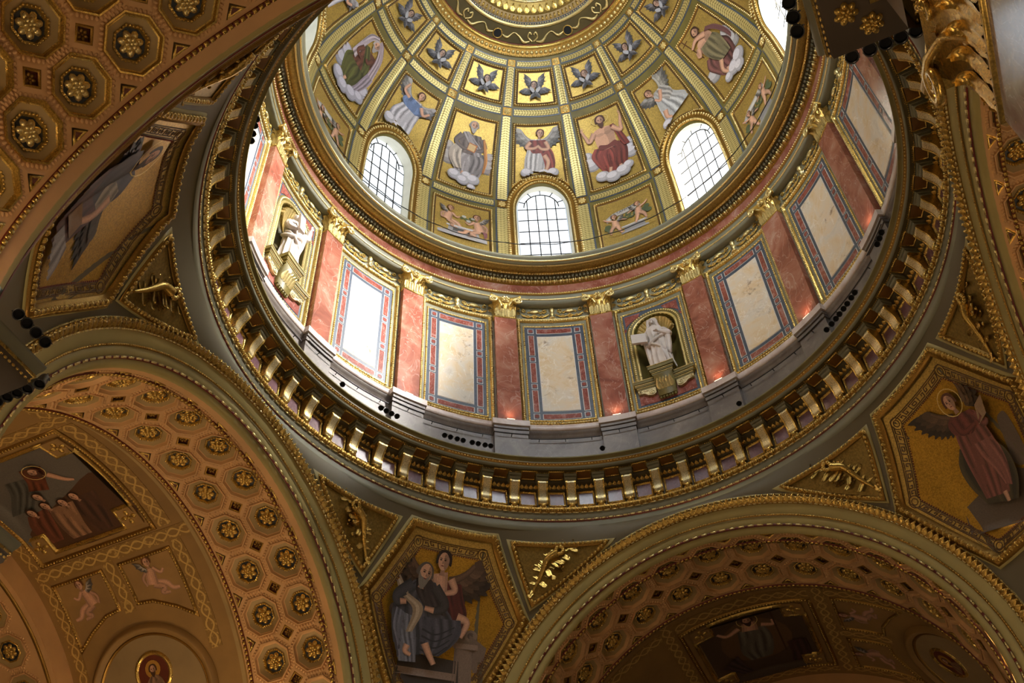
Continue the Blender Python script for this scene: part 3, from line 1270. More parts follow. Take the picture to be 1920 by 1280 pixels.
T2 = thing('trim_2', None, None, kind='structure')
for nm, prof, mt in (
        ('architrave', [(10.26, 35.22), (10.00, 35.22), (9.99, 35.42), (9.97, 35.44)], 'grey_paint'),
        ('gold_fillet', [(9.97, 35.44), (9.94, 35.45), (9.94, 35.50), (9.97, 35.52)], 'gold_bright'),
        ('architrave_face', [(9.97, 35.52), (9.96, 35.72), (9.94, 35.73)], 'grey_paint'),
        ('bead_fillet', [(9.94, 35.73), (9.89, 35.76), (9.88, 35.83), (9.90, 35.87), (9.97, 35.9)], 'gold_dark'),
        ('frieze', [(9.97, 35.9), (9.965, 36.46)], 'red_marble'),
        ('egg_ground', [(9.965, 36.44), (9.92, 36.46), (9.88, 36.52), (9.80, 36.58), (9.80, 36.60)], 'gold_dark'),
        ('dentil_ground', [(9.80, 36.60), (9.76, 36.61), (9.74, 36.73), (9.6, 36.73)], 'olive_dark'),
        ('gold_fillet', [(9.6, 36.73), (9.56, 36.68), (9.50, 36.70), (9.48, 36.74)], 'gold'),
        ('cavetto', [(9.48, 36.74), (9.42, 36.70), (9.34, 36.705), (9.24, 36.725), (9.20, 36.75)], 'gold_flat'),
        ('gold_fillet', [(9.20, 36.75), (9.18, 36.735), (9.14, 36.745), (9.13, 36.765)], 'gold_bright'),
        ('corona_face', [(9.13, 36.765), (9.11, 36.76), (9.03, 36.80), (9.01, 36.82)], 'grey_paint'),
        ('gold_fillet', [(9.01, 36.82), (8.99, 36.81), (8.95, 36.83), (8.94, 36.86)], 'gold_bright'),
        ('crown', [(8.94, 36.86), (8.92, 36.89), (8.89, 36.92), (8.86, 36.95), (8.84, 36.99), (8.83, 37.05), (8.86, 37.08), (9.7, 37.35)], 'grey_paint')):
    struct(nm, G().rev(prof, n=192), mt, T2, kind=None)
p_, n_ = ring_path(9.835, 36.53, -170, 170, 240, -1., -.6)
struct('egg_row', G().row(p_, n_, EGG, .27, (.2, .2, .2)), 'gold_bright', T2, kind='stuff')
p_, n_ = ring_path(9.72, 36.66, -170, 170, 240, -1., 0)
struct('dentil_row', G().row(p_, n_, SLAB, .16, (.10, .13, .13)), 'grey_paint', T2, kind='stuff')
p_, n_ = ring_path(9.885, 35.80, -170, 170, 240, -1., -.2)
struct('bead_row', G().row(p_, n_, BEAD, .10, (.075, .07, .07)), 'gold_bright', T2, kind='stuff')
p_, n_ = ring_path(9.53, 36.69, -170, 170, 240, -.6, -.7)
struct('bead_row', G().row(p_, n_, BEAD, .11, (.085, .06, .06)), 'gold_bright', T2, kind='stuff')

# ------------------------------------------------------------------ dome shell (ceiling)
sB, sH3, sH2, sH1, sT = 0., s_of(41.89), s_of(46.51), s_of(48.27), float(_ds[-1])
WHW, WS, WT = 7.3, s_of(41.65), s_of(43.10)     # window hole half width (deg), spring, top
g = G()


def arch_outline(hw_, ss, st, s0, n=22):
    t = np.linspace(math.pi, 0, n)
    lo = np.linspace(s0, ss, 6)[:-1]
    return np.concatenate([np.stack([lo * 0 - hw_, lo], -1), np.stack([hw_ * np.cos(t), ss + (st - ss) * np.sin(t)], -1), np.stack([lo * 0 + hw_, lo], -1)[::-1]])


for b in range(16):
    gg = G()
    if b % 2:
        h0 = arch_outline(WHW, WS, WT, .0)
        m = len(h0)
        t = np.linspace(0, 1, m)
        s1 = s_of(44.4)
        o = np.stack([np.interp(t, (0, .36, .64, 1), (-11.25, -11.25, 11.25, 11.25)), np.interp(t, (0, .36, .64, 1), (0, s1, s1, 0))], -1)
        Q = np.stack([h0 + (o - h0) * k for k in np.linspace(0, 1, 6)], 0)
        gg.grid(dome(Q[..., 0], Q[..., 1]))
        gg.grid(dome(np.linspace(-11.25, 11.25, 9)[:, None], np.linspace(s1, sT, 16)[None]))
    else:
        gg.grid(dome(np.linspace(-11.25, 11.25, 9)[:, None], np.linspace(0, sT, 34)[None]))
    turned(gg, 22.5 * b)
    g.b += [(V, F + g.n, c, u) for V, F, c, u in gg.b]
    g.n = sum(len(x[0]) for x in g.b)
DOME = struct('ceiling', g, 'olive', smooth=True)


def mk_rib(seg):
    s0, s1 = seg
    def f():
        return band(G(), dome, -1.42, 1.42, s0, s1, .045, 2, max(3, int((s1 - s0) / .25)), 'v')
    return f


def mk_ribb(seg):
    s0, s1 = seg
    return lambda: G().box(dome, -1.85, 1.85, s0 - .05, s1 + .05, 0, .02, 1, max(3, int((s1 - s0) / .3)))


def mk_hb(s, hw_, w):
    return lambda: band(G(), dome, -w, w, s - hw_, s + hw_, .045, 12, 1, 'u')


def mk_hbb(s, hw_, w):
    return lambda: G().box(dome, -w - .35, w + .35, s - hw_ - .06, s + hw_ + .06, 0, .02, 12, 1)


def mk_ros(s, r):
    def f():
        o = dome(0, s, .02)
        z = unit(dome(0, s, 1.) - dome(0, s, 0))
        x = np.array([1., 0, 0])
        return G().inst(ROSE, o, x, np.cross(z, x), z, (r, r, r * .8))
    return f


def mk_rosg(s, r):
    def f():
        d = math.degrees(r / r_of(s))
        gg = G().box(dome, -d, d, s - r, s + r, 0, .035)
        return gg
    return f


SEGS = [(s_of(37.3), sH3 - .30), (sH3 + .30, sH2 - .27), (sH2 + .27, sH1 - .2)]
for k in range(-8, 8):
    ph = 11.25 + 22.5 * k
    if not (-135 <= ph <= 80):
        continue
    rr = -RT(ph)
    for i, seg in enumerate(SEGS):
        o = part(DOME, 'leaf_band', 'rib%d' % i, mk_rib(seg), 'leaf_gold')
        o.rotation_euler = (0, 0, rr)
        part(o, 'band_border', 'ribb%d' % i, mk_ribb(seg), 'blue_grey')
    for i, (s, r) in enumerate(((sH3, .17), (sH2, .16), (sH1, .13))):
        o = part(DOME, 'rosette_ground', 'rosg%d' % i, mk_rosg(s, r * 1.25), 'gold_dark')
        o.rotation_euler = (0, 0, rr)
        part(o, 'rosette', 'ros%d' % i, mk_ros(s, r * 2.1), 'gold_bright', True)
for b in range(-6, 4):
    ph = 22.5 * b
    for i, (s, w2, w) in enumerate(((sH3, .16, 8.85), (sH2, .15, 8.6), (sH1, .115, 8.5))):
        if i == 0 and b % 2:
            continue
        o = part(DOME, 'leaf_band', 'hb%d' % i, mk_hb(s, w2, w), 'leaf_gold')
        o.rotation_euler = (0, 0, -RT(ph))
        part(o, 'band_border', 'hbb%d' % i, mk_hbb(s, w2, w), 'blue_grey')

# ------------------------------------------------------------------ windows
WN = [-1, -3, 1, -5, 3, 5, 7, -7]
GX, GZS, GZT, GZB, GY = 1.11, 42.55, 44.02, 37.25, 9.98


def mk_pane():
    o = np.concatenate([[(-GX, GZB)], [(GX * math.cos(t), GZS + (GZT - GZS) * math.sin(t)) for t in np.linspace(math.pi, 0, 20)], [(GX, GZB)]])
    gg = G()
    V, F = fill(o, 3.)
    return gg.add(np.stack([V[:, 0], V[:, 0] * 0 + GY, V[:, 1]], -1), F)


def mk_reveal():
    h0 = arch_outline(WHW, WS, WT, .0)
    m = len(h0)
    k = (m - 22) // 2
    t = np.linspace(math.pi, 0, 22)
    lo = np.linspace(GZB, GZS, k + 1)[:-1]
    g1 = np.concatenate([np.stack([lo * 0 - GX - .05, lo], -1), np.stack([(GX + .05) * np.cos(t), GZS + (GZT + .05 - GZS) * np.sin(t)], -1), np.stack([lo * 0 + GX + .05, lo], -1)[::-1]])
    A = dome(h0[:, 0], h0[:, 1])
    B = np.stack([g1[:, 0], g1[:, 0] * 0 + GY + .03, g1[:, 1]], -1)
    return G().grid(np.stack([A, A + (B - A) * .5, B], 0))


def mk_bars():
    gg = G()
    f = lambda x, z, h=0.: np.stack(np.broadcast_arrays(np.asarray(x, float), GY - .02 - np.asarray(h, float), np.asarray(z, float)), -1)
    for x in (-.66, -.22, .22, .66):
        zt = GZS + (GZT - GZS) * .74 * math.sqrt(max(0, 1 - (x / (GX * .74)) ** 2)) if abs(x) < GX * .74 else GZS
        gg.box(f, x - .024, x + .024, GZB, zt, 0, .03)
    z = GZB + .55
    while z < GZS + .2:
        gg.box(f, -GX, GX, z - .021, z + .021, 0, .03)
        z += .92
    t = np.linspace(math.pi, 0, 20)
    A = np.stack([GX * .74 * np.cos(t), GZS + (GZT - GZS) * .74 * np.sin(t)], -1)
    p = f(A[:, 0], A[:, 1])
    gg.sweep(p, np.tile([0, -1., 0], (20, 1)), [(-.024, 0), (-.024, .03), (.024, .03), (.024, 0)])
    for a in (.12, .32, .5, .68, .88):
        t = math.pi * a
        q = np.array([(GX * k * math.cos(t), GZS + (GZT - GZS) * k * math.sin(t)) for k in (.74, 1.)])
        gg.sweep(f(q[:, 0], q[:, 1]), np.tile([0, -1., 0], (2, 1)), [(-.021, 0), (-.021, .03), (.021, .03), (.021, 0)])
    return gg


FHW, FT = 9.0, s_of(43.42)


def mk_wframe():
    o = arch_outline(8.95, WS, s_of(43.50), s_of(37.3))
    p, n = path_on(dome, o, False, .3)
    return G().sweep(p, n, [(-.23, 0), (-.22, .06), (-.1, .07), (-.08, .035), (.04, .035), (.06, .08), (.13, .08), (.16, .03), (.25, .02), (.25, 0)])


def mk_wbeads():
    o = arch_outline(8.95, WS, s_of(43.50), s_of(37.3))
    p, n = path_on(dome, o, False, .3, .06)
    gg = G().row(p, n, BEAD, .115, (.10, .10, .10), (-.16, 0))
    gg.row(p, n, BEAD, .16, (.10, .15, .11), (.10, .01))
    return gg


for i, b in enumerate(WN):
    ph = 22.5 * b
    w = thing('window_%d' % (i + 1), None, None, kind='structure')
    w.rotation_euler = (0, 0, -RT(ph))
    gl = {3: '_sunny', 5: '_sun_side', 7: '_sun_side', -7: '_sunny'}.get(b, '')
    part(w, 'pane', 'w_pane' + gl, mk_pane, 'window_glass' + gl)
    part(w, 'reveal', 'w_rev', mk_reveal, 'reveal', True)
    if b in (-1, -3, 1, -5, 3):
        part(w, 'lead_bars', 'w_bars', mk_bars, 'lead')
        part(w, 'window_moulding', 'w_frame', mk_wframe, 'gold_dark')
        part(w, 'bead_row', 'w_beads', mk_wbeads, 'gold_bright', kind='stuff')

# ------------------------------------------------------------------ lantern ring at the top (trim_7)
T7 = thing('trim_7', None, None, kind='structure')
for nm, prof, mt in (
        ('egg_ground', [(5.16, 48.44), (5.08, 48.50), (4.92, 48.62), (4.86, 48.66)], 'gold_dark'),
        ('gold_roll', [(4.86, 48.66), (4.82, 48.63), (4.74, 48.68), (4.70, 48.76)], 'gold'),
        ('red_fillet', [(4.70, 48.76), (4.68, 48.77), (4.67, 48.80), (4.67, 48.84)], 'red_line'),
        ('frieze', [(4.68, 48.82), (4.45, 48.90), (4.2, 48.99), (3.98, 49.07)], 'olive_dark'),
        ('gold_roll', [(3.98, 49.07), (3.95, 49.02), (3.86, 49.04), (3.83, 49.12)], 'gold_bright'),
        ('blue_band', [(3.83, 49.11), (3.80, 49.10), (3.72, 49.16)], 'blue_grey'),
        ('flute_band', [(3.72, 49.16), (3.68, 49.16), (3.50, 49.24), (3.42, 49.30)], 'coffer_grey'),
        ('acanthus_band', [(3.42, 49.30), (3.36, 49.29), (3.15, 49.44), (2.95, 49.62)], 'gold_flat'),
        ('gold_roll', [(2.95, 49.62), (2.91, 49.59), (2.84, 49.62), (2.82, 49.70)], 'gold_bright'),
        ('painted_sky', [(2.82, 49.70), (2.4, 50.4), (1.6, 51.0), (.8, 51.3), (.01, 51.4)], 'vault_sky')):
    struct(nm, G().rev(prof, n=144), mt, T7, kind=None)
p_, n_ = ring_path(4.98, 48.565, -180, 179.9, 200, -.6, -.8)
struct('egg_row', G().row(p_, n_, BALL, .225, (.20, .20, .18)), 'gold_bright', T7, kind='stuff')
p_, n_ = ring_path(5.12, 48.455, -180, 179.9, 200, -.6, -.8)
struct('bead_row', G().row(p_, n_, BEAD, .10, (.085, .08, .08)), 'gold_bright', T7, kind='stuff')
p_, n_ = ring_path(3.77, 49.12, -180, 179.9, 200, -1., -.5)
struct('bead_row', G().row(p_, n_, BEAD, .12, (.09, .06, .07)), 'gold_bright', T7, kind='stuff')
p_, n_ = ring_path(3.56, 49.20, -180, 179.9, 200, -.7, -.7)
struct('flute_row', G().row(p_, n_, SLAB, .20, (.07, .22, .05)), 'gold', T7, kind='stuff')
p_, n_ = ring_path(3.17, 49.42, -180, 179.9, 200, -.75, -.6)
struct('acanthus_row', G().row(p_, n_, ACANTH, .33, (.26, .42, .18)), 'gold', T7, kind='stuff')

# ================================================================== DRUM ORNAMENT
def sub(g, e):
    g.b += [(V, F + g.n, c, u) for V, F, c, u in e.b]
    g.n = sum(len(x[0]) for x in g.b)
    return g


def tube(g, pts, rad, n=6, closed=False):
    """round tube along 3-D points; rad scalar or per point"""
    pts = np.asarray(pts, float)
    rad = np.broadcast_to(np.asarray(rad, float), (len(pts),))
    t = unit(np.gradient(pts, axis=0))
    mt = np.abs(t).mean(0)
    ref = np.eye(3)[int(np.argmin(mt))] + np.array([.03, .02, .01])
    a = unit(np.cross(t, ref))
    b = np.cross(t, a)
    th = np.linspace(0, 2 * math.pi, n + 1)[:-1]
    Q = pts[:, None] + rad[:, None, None] * (np.cos(th)[None, :, None] * a[:, None] + np.sin(th)[None, :, None] * b[:, None])
    g.grid(Q, None, wrap_u=closed, wrap_v=True)
    if not closed:
        for e in (0, -1):
            g.add(Q[e], [tuple(range(n))])
    return g


def lathe(g, prof, org, ax=(0, 0, 1.), n=12):
    """surface of revolution about an axis: prof (radius, height)"""
    ax = unit(np.asarray(ax, float))
    a = unit(np.cross(ax, np.array([.31, .9, .17])))
    b = np.cross(ax, a)
    th = np.linspace(0, 2 * math.pi, n + 1)[:-1]
    prof = np.asarray(prof, float)
    Q = np.asarray(org)[None, None] + prof[:, None, None, 0] * (np.cos(th)[None, :, None] * a + np.sin(th)[None, :, None] * b) + prof[:, None, None, 1] * ax
    return g.grid(Q.reshape(len(prof), n, 3), None, wrap_v=True)


def spiral(c, r0, turns, n=26, start=0., flip=1):
    t = np.linspace(0, 1, n)
    r = r0 * (1 - .82 * t)
    a = start + flip * t * turns * 2 * math.pi
    return np.stack([c[0] + r * np.cos(a), c[1] + r * np.sin(a)], -1)


# --- Corinthian capital in local axes: x across, y out of the wall, z up
def cap_parts(w0, w1, H, d0, n1=4, n2=3, curl=.5):
    out = {}

    def bell():
        g = G()
        zs = np.linspace(0, H * .86, 9)
        k = (zs / (H * .86)) ** 2.2
        w = w0 + (w1 * .80 - w0) * k
        d = d0 + d0 * .9 * k
        Q = np.stack([np.stack([np.stack([-w, 0 * w, zs], -1), np.stack([-w, d, zs], -1), np.stack([w, d, zs], -1), np.stack([w, 0 * w, zs], -1)], 1)], 0)[0]
        return g.grid(Q)

    def leaves():
        g = G()
        X, Y, Z = np.array([1., 0, 0]), np.array([0, .0, 1.]), np.array([0, 1., 0])
        lf = LEAFA
        for row, (n, z0, L, dd) in enumerate(((n1, .0, .50, .01), (n2, .04, .80, .0))):
            for i in range(n):
                x = (-1 + (2 * i + 1) / n) * w0
                g.inst(lf, np.array([x, d0 + dd, z0 * H]), X, Y, Z, (2 * w0 / n * 1.0, L * H, curl * H))
        for s_ in (-1, 1):
            for z0, L in ((0, .50), (.04, .80)):
                g.inst(lf, np.array([s_ * (w0 + .0), d0 * .5, z0 * H]), np.array([0, 1., 0]), Y, np.array([s_ * 1., 0, 0]), (d0 * 1.3, L * H, .42 * H))
        return g

    def volutes():
        g = G()
        for s_ in (-1, 1):
            c = np.array([s_ * w1 * .80, .74 * H])
            sp = spiral((c[0], c[1]), .16 * H, 1.6, 24, math.pi / 2, -s_)
            P3 = np.stack([sp[:, 0], np.full(len(sp), d0 * 2.0), sp[:, 1]], -1)
            stem = np.array([(s_ * w0 * .28, d0 * 1.1, .36 * H), (s_ * w0 * .42, d0 * 1.5, .62 * H), (s_ * w1 * .60, d0 * 1.9, .83 * H)])
            P3 = np.concatenate([catmull(stem, 6), P3])
            tube(g, P3, np.interp(np.linspace(0, 1, len(P3)), (0, .3, 1), (.025 * H, .045 * H, .03 * H)), 6)
            sp = spiral((s_ * w0 * .16, .76 * H), .085 * H, 1.3, 16, math.pi / 2, s_)
            tube(g, np.stack([sp[:, 0], np.full(len(sp), d0 * 1.75), sp[:, 1]], -1), .02 * H, 5)
        return g

    def abacus():
        g = G()
        t = np.linspace(-1, 1, 13)
        f = np.stack([t * w1, d0 * 2.25 - (1 - t ** 2) * d0 * .75], -1)
        o = np.concatenate([[(-w1, 0)], f, [(w1, 0)]])
        V, F = fill(o, 9.)
        for z in (.87 * H, H):
            g.add(np.stack([V[:, 0], V[:, 1], V[:, 0] * 0 + z], -1), F)
        Q = np.stack([np.stack([o[:, 0], o[:, 1], o[:, 0] * 0 + z], -1) for z in (.87 * H, .91 * H, H)], 0)
        Q[0, 1:-1, 1] -= d0 * .15
        return g.grid(Q)

    def flower():
        g = G()
        return g.inst(ROSE_S, np.array([0, d0 * 1.65, .88 * H]), np.array([1., 0, 0]), np.array([0, 0, 1.]), np.array([0, 1., 0]), (.30 * H, .30 * H, .35 * H))

    def astragal():
        g = G()
        f = lambda a: np.array([(-w0 - a, 0, -.03 * H), (-w0 - a, d0 + a, -.03 * H), (w0 + a, d0 + a, -.03 * H), (w0 + a, 0, -.03 * H)])
        Q = np.stack([f(.0) - [0, 0, .03 * H], f(.03 * H) - [0, 0, .02 * H], f(.03 * H) + [0, 0, .02 * H], f(.0) + [0, 0, .03 * H]], 0)
        return g.grid(Q)
    return dict(bell=bell, acanthus_leaves=leaves, volutes=volutes, abacus=abacus, flower=flower, astragal=astragal)


def tolocal(g, M3, org):
    M3 = np.asarray(M3, float)
    g.b = [(V @ M3 + np.asarray(org), F, c, u) for V, F, c, u in g.b]
    return g


PW = 2.53 * math.pi / 180 * 10.0          # pilaster half width
CAPS = cap_parts(PW, .63, 1.13, .25)
ORDN = ['', 'first', 'second', 'third', 'fourth', 'fifth', 'sixth', 'seventh']


def pil_label(k):
    if k >= 1:
        return '%s red marble pilaster right of the tablet-bearing statue' % ORDN[k]
    if k >= -2:
        return '%s red marble pilaster left of the tablet-bearing statue' % ORDN[1 - k]
    if k == -3:
        return 'sunlit red marble pilaster just right of the arm-raising statue'
    return '%s red marble pilaster left of the arm-raising statue' % ORDN[-3 - k]


FLIP = np.array([[1, 0, 0], [0, -1, 0], [0, 0, 1.]])
for k in range(-5, 5):
    ph = -11.25 + 22.5 * k
    t = thing('pilaster', pil_label(k), 'pilaster', P(10.25, ph, 28.05), ph, 'red marble pilasters of the drum')

    def mk_shaft():
        f = lambda u, z, h=0.: P(10.26 - np.asarray(h, float), np.degrees(np.asarray(u, float) / 10.0), z)
        return G().box(f, -PW, PW, 28.05, 34.24, 0, .26, 4, 1).shift(-P(10.25, 0, 28.05))

    def mk_foot():
        f = lambda u, z, h=0.: P(10.26 - np.asarray(h, float), np.degrees(np.asarray(u, float) / 10.0), z)
        return G().box(f, -PW - .05, PW + .05, 28.0, 28.17, 0, .31, 4, 1, .02).shift(-P(10.25, 0, 28.05))
    part(t, 'shaft', 'pil_shaft', mk_shaft, 'red_marble')
    part(t, 'foot', 'pil_foot', mk_foot, 'ledge_marble')
    for nm, f in CAPS.items():
        part(t, nm, 'pilcap_' + nm, lambda f=f: tolocal(f(), FLIP, P(10.25, 0, 34.24) - P(10.25, 0, 28.05)), 'gold' if nm in ('bell', 'abacus', 'astragal') else 'gold_bright', nm in ('volutes', 'acanthus_leaves'))
    # pedestal block below
    bl = part(WALL, 'pedestal_block', 'pedblock', lambda: G().box(drum, -3.55 * DEG, 3.55 * DEG, 25.9, 27.43, .0, .32, 4, 1), 'grey_marble')
    bl.rotation_euler = (0, 0, -RT(ph))
    c = part(bl, 'block_cornice', 'pedcor', lambda: sub(G().box(drum, -3.7 * DEG, 3.7 * DEG, 27.41, 27.56, .0, .36, 4, 1), G().box(drum, -3.85 * DEG, 3.85 * DEG, 27.56, 27.72, .0, .40, 4, 1, .03)), 'grey_marble')
    c = part(bl, 'block_ledge', 'pedledge', lambda: G().box(drum, -4.1 * DEG, 4.1 * DEG, 27.72, 28.03, .0, .45, 4, 1, .02), 'ledge_marble')
    # light fitting at the foot of the pilaster
    if -3 <= k <= 3:
        lf = thing('tube_fitting', 'small tube light at the foot of the ' + pil_label(k).replace('red marble ', '').replace('sunlit ', ''), 'light', P(9.84, ph, 28.03), ph, 'tube lights on the drum ledge')
        part(lf, 'housing', 'fit_h', lambda: sub(G().box(drum, -.17, .17, 28.03, 28.06, .33, .42), G().box(drum, -.17, -.15, 28.06, 28.10, .33, .42)).shift(-P(9.84, 0, 28.03)), 'black_metal')
        part(lf, 'tube', 'fit_t', lambda: tube(G(), drum(np.linspace(-.15, .15, 5), 28.085, .385), .022, 6).shift(-P(9.84, 0, 28.03)), 'tube_light', True)
        q = P(9.80, ph, 28.16)
        lamp('tube_fitting_lamp', q, 30., (1., .60, .38), .12, 'SPOT', P(10.12, ph, 29.9), 100, .9)


def rect(u0, u1, v0, v1):
    return [(u0, v0), (u1, v0), (u1, v1), (u0, v1)]


PB = P(RW, 0, 28.2)
BAYNAME = {-1: 'first cream marble panel left of the tablet-bearing statue',
           -2: 'second cream marble panel left of the tablet-bearing statue',
           -3: 'brightly sunlit marble panel just right of the arm-raising statue',
           -5: 'marble panel left of the arm-raising statue, half hidden by the great cornice',
           1: 'first cream marble panel right of the tablet-bearing statue',
           2: 'second cream marble panel right of the tablet-bearing statue',
           3: 'third cream marble panel right of the tablet-bearing statue'}
ZSQ = (33.69, 31.95, 30.36, 28.70)
ZBAR = ((33.40, 32.20), (31.71, 30.60), (30.12, 28.95))


def mk_goldframe():
    r = rect(-8.0 * DEG, 8.0 * DEG, 28.28, 34.33)
    g = frame_mesh(drum, r, .075, .085)
    return g.shift(-PB)


def mk_goldbeads():
    r = rect(-8.0 * DEG, 8.0 * DEG, 28.28, 34.33)
    p, n = path_on(drum, r, True, .3, .075)
    g = G().row(p, n, BEAD, .105, (.085, .085, .07), (0, 0), True)
    r = rect(-6.87 * DEG, 6.87 * DEG, 28.46, 33.99)
    p, n = path_on(drum, r, True, .3, .03)
    g.row(p, n, BEAD, .12, (.075, .06, .05), (0, 0), True)
    return g.shift(-PB)


def mk_thinframe():
    r = rect(-6.87 * DEG, 6.87 * DEG, 28.46, 33.99)
    p, n = path_on(drum, r, True, .3)
    return G().sweep(p, n, TORUS(.04, .04), True).shift(-PB)


def bars():
    """(u0,u1,z0,z1) of the inlay bars and squares"""
    B, S = [(-.70, .70, 33.56, 33.82), (-.70, .70, 28.57, 28.80)], []
    for s_ in (-1, 1):
        for z1, z0 in ZBAR:
            B.append((s_ * .95 - .095, s_ * .95 + .095, z0, z1))
        for z in ZSQ:
            S.append((s_ * .95 - .095, s_ * .95 + .095, z - .12, z + .12))
    return B, S


def panel_common(t):
    part(t, 'gold_frame', 'pf_gold', mk_goldframe, 'gold')
    part(t, 'bead_row', 'pf_beads', mk_goldbeads, 'gold_bright', kind='stuff')
    part(t, 'thin_frame', 'pf_thin', mk_thinframe, 'gold')


for b, lb in BAYNAME.items():
    ph = 22.5 * b
    t = thing('marble_panel', lb, 'wall panel', P(RW, ph, 28.2), ph, 'framed marble panels of the drum')
    panel_common(t)
    gr = part(t, 'slate_ground', 'mp_ground', lambda: G().box(drum, -6.7 * DEG, 6.7 * DEG, 28.50, 33.95, 0, .012, 8, 1).shift(-PB), 'blue_grey')
    fl = part(t, 'field', 'mp_field', lambda: G().box(drum, -.69, .69, 29.0, 33.34, 0, .03, 6, 1).shift(-PB), 'yellow_marble')
    part(fl, 'white_edge', 'mp_fe', lambda: G().box(drum, -.715, .715, 28.975, 33.365, 0, .02, 6, 1).shift(-PB), 'white_line')
    for j, q in enumerate(bars()[0]):
        o = part(t, 'inlay_bar', 'mp_bar%d' % j, lambda q=q: G().box(drum, q[0], q[1], q[2], q[3], 0, .03, 4 if q[1] - q[0] > .5 else 1, 1).shift(-PB), 'red_inlay')
        part(o, 'white_edge', 'mp_bare%d' % j, lambda q=q: G().box(drum, q[0] - .025, q[1] + .025, q[2] - .025, q[3] + .025, 0, .02, 4 if q[1] - q[0] > .5 else 1, 1).shift(-PB), 'white_line')
    for j, q in enumerate(bars()[1]):
        c = ((q[0] + q[1]) / 2, (q[2] + q[3]) / 2)
        o = part(t, 'inlay_square', 'mp_sq%d' % j, lambda q=q: G().box(drum, q[0], q[1], q[2], q[3], 0, .026).shift(-PB), 'blue_grey')
        part(o, 'white_edge', 'mp_sqe%d' % j, lambda q=q: G().box(drum, q[0] - .025, q[1] + .025, q[2] - .025, q[3] + .025, 0, .02).shift(-PB), 'white_line')
        part(o, 'lozenge', 'mp_sql%d' % j, lambda q=q, c=c: G().prism(drum, [(c[0], q[2] + .01), (q[1] - .01, c[1] - .04), (q[1] - .01, c[1] + .04), (c[0], q[3] - .01), (q[0] + .01, c[1] + .04), (q[0] + .01, c[1] - .04)], .02, .034, 5).shift(-PB), 'red_inlay')

# --- garland reliefs between the capitals
GB = P(RW, 0, 34.5)


def mk_candel():
    g = G()
    lathe(g, [(.02, 0), (.15, .0), (.13, .07), (.06, .12), (.05, .25), (.11, .33), (.05, .42), (.09, .50), (.13, .56), (.06, .60), (.10, .66), (.02, .70)], drum(0, 34.47, .02), (0, 0, 1), 10)
    return g.shift(-GB)


def mk_shell(s_):
    g = G()
    if True:
        for i, a in enumerate(np.linspace(-1.25, 1.25, 7)):
            o = drum(s_ * .74 + .10 * math.sin(a), 34.90 + .10 * math.cos(a) - .02, .03)
            g.inst(BALL, o, np.array([math.cos(a), 0, -math.sin(a)]), np.array([math.sin(a), 0, math.cos(a)]), np.array([0, -1., 0]), (.10, .26, .13))
    return g.shift(-GB)


def mk_garland():
    g = G()
    for s_ in (-1, 1):
        for c0, c1 in ((.15, .74), (.74, 1.28)):
            t = np.linspace(0, 1, 9)
            u = s_ * (c0 + (c1 - c0) * t)
            z = 34.74 - .17 * np.sin(np.pi * t)
            tube(g, drum(u, z, .05), .028, 5)
        for u, z, r in ((.44, 34.62, .15), (.74, 34.60, .20), (1.02, 34.62, .15), (.30, 34.66, .1), (1.18, 34.66, .11)):
            g.inst(ROSE_S, drum(s_ * u, z, .05), np.array([1., 0, 0]), np.array([0, 0, 1.]), np.array([0, -1., 0]), (r * 1.2, r * 1.2, r))
        for c, r, f in (((.30, 34.98), .13, 1), ((1.16, 35.0), .11, -1)):
            sp = spiral((s_ * c[0], c[1]), r, 1.2, 18, -math.pi / 2 if f > 0 else math.pi / 2, s_ * f)
            tube(g, drum(sp[:, 0], sp[:, 1], .04), .025, 5)
            sp = spiral((s_ * (c[0] + f * .17), c[1] - .1), r * .6, 1.1, 14, math.pi / 2, -s_ * f)
            tube(g, drum(sp[:, 0], sp[:, 1], .04), .02, 5)
    return g.shift(-GB)


def mk_gfillet():
    p, n = path_on(drum, [(-8.6 * DEG, 34.44), (8.6 * DEG, 34.44)], False, .3)
    return G().sweep(p, n, TORUS(.035, .07)).shift(-GB)


for b in range(-5, 4):
    ph = 22.5 * b
    where = {0: 'above the tablet-bearing statue', -4: 'above the arm-raising statue'}.get(b)
    where = where or 'above the ' + BAYNAME[b].replace('brightly ', '').replace('cream ', '').split(',')[0]
    t = thing('garland_relief', 'gilded garland relief ' + where, 'relief', P(RW, ph, 34.5), ph, 'garland reliefs between the capitals')
    part(t, 'candelabrum', 'gr_c', mk_candel, 'gold_bright', True)
    for s_ in (-1, 1):
        part(t, 'shell', 'gr_s%d' % s_, lambda s_=s_: mk_shell(s_), 'gold_bright', True)
    part(t, 'garland', 'gr_g', mk_garland, 'gold', True)
    part(t, 'lower_fillet', 'gr_f', mk_gfillet, 'gold_bright', True)

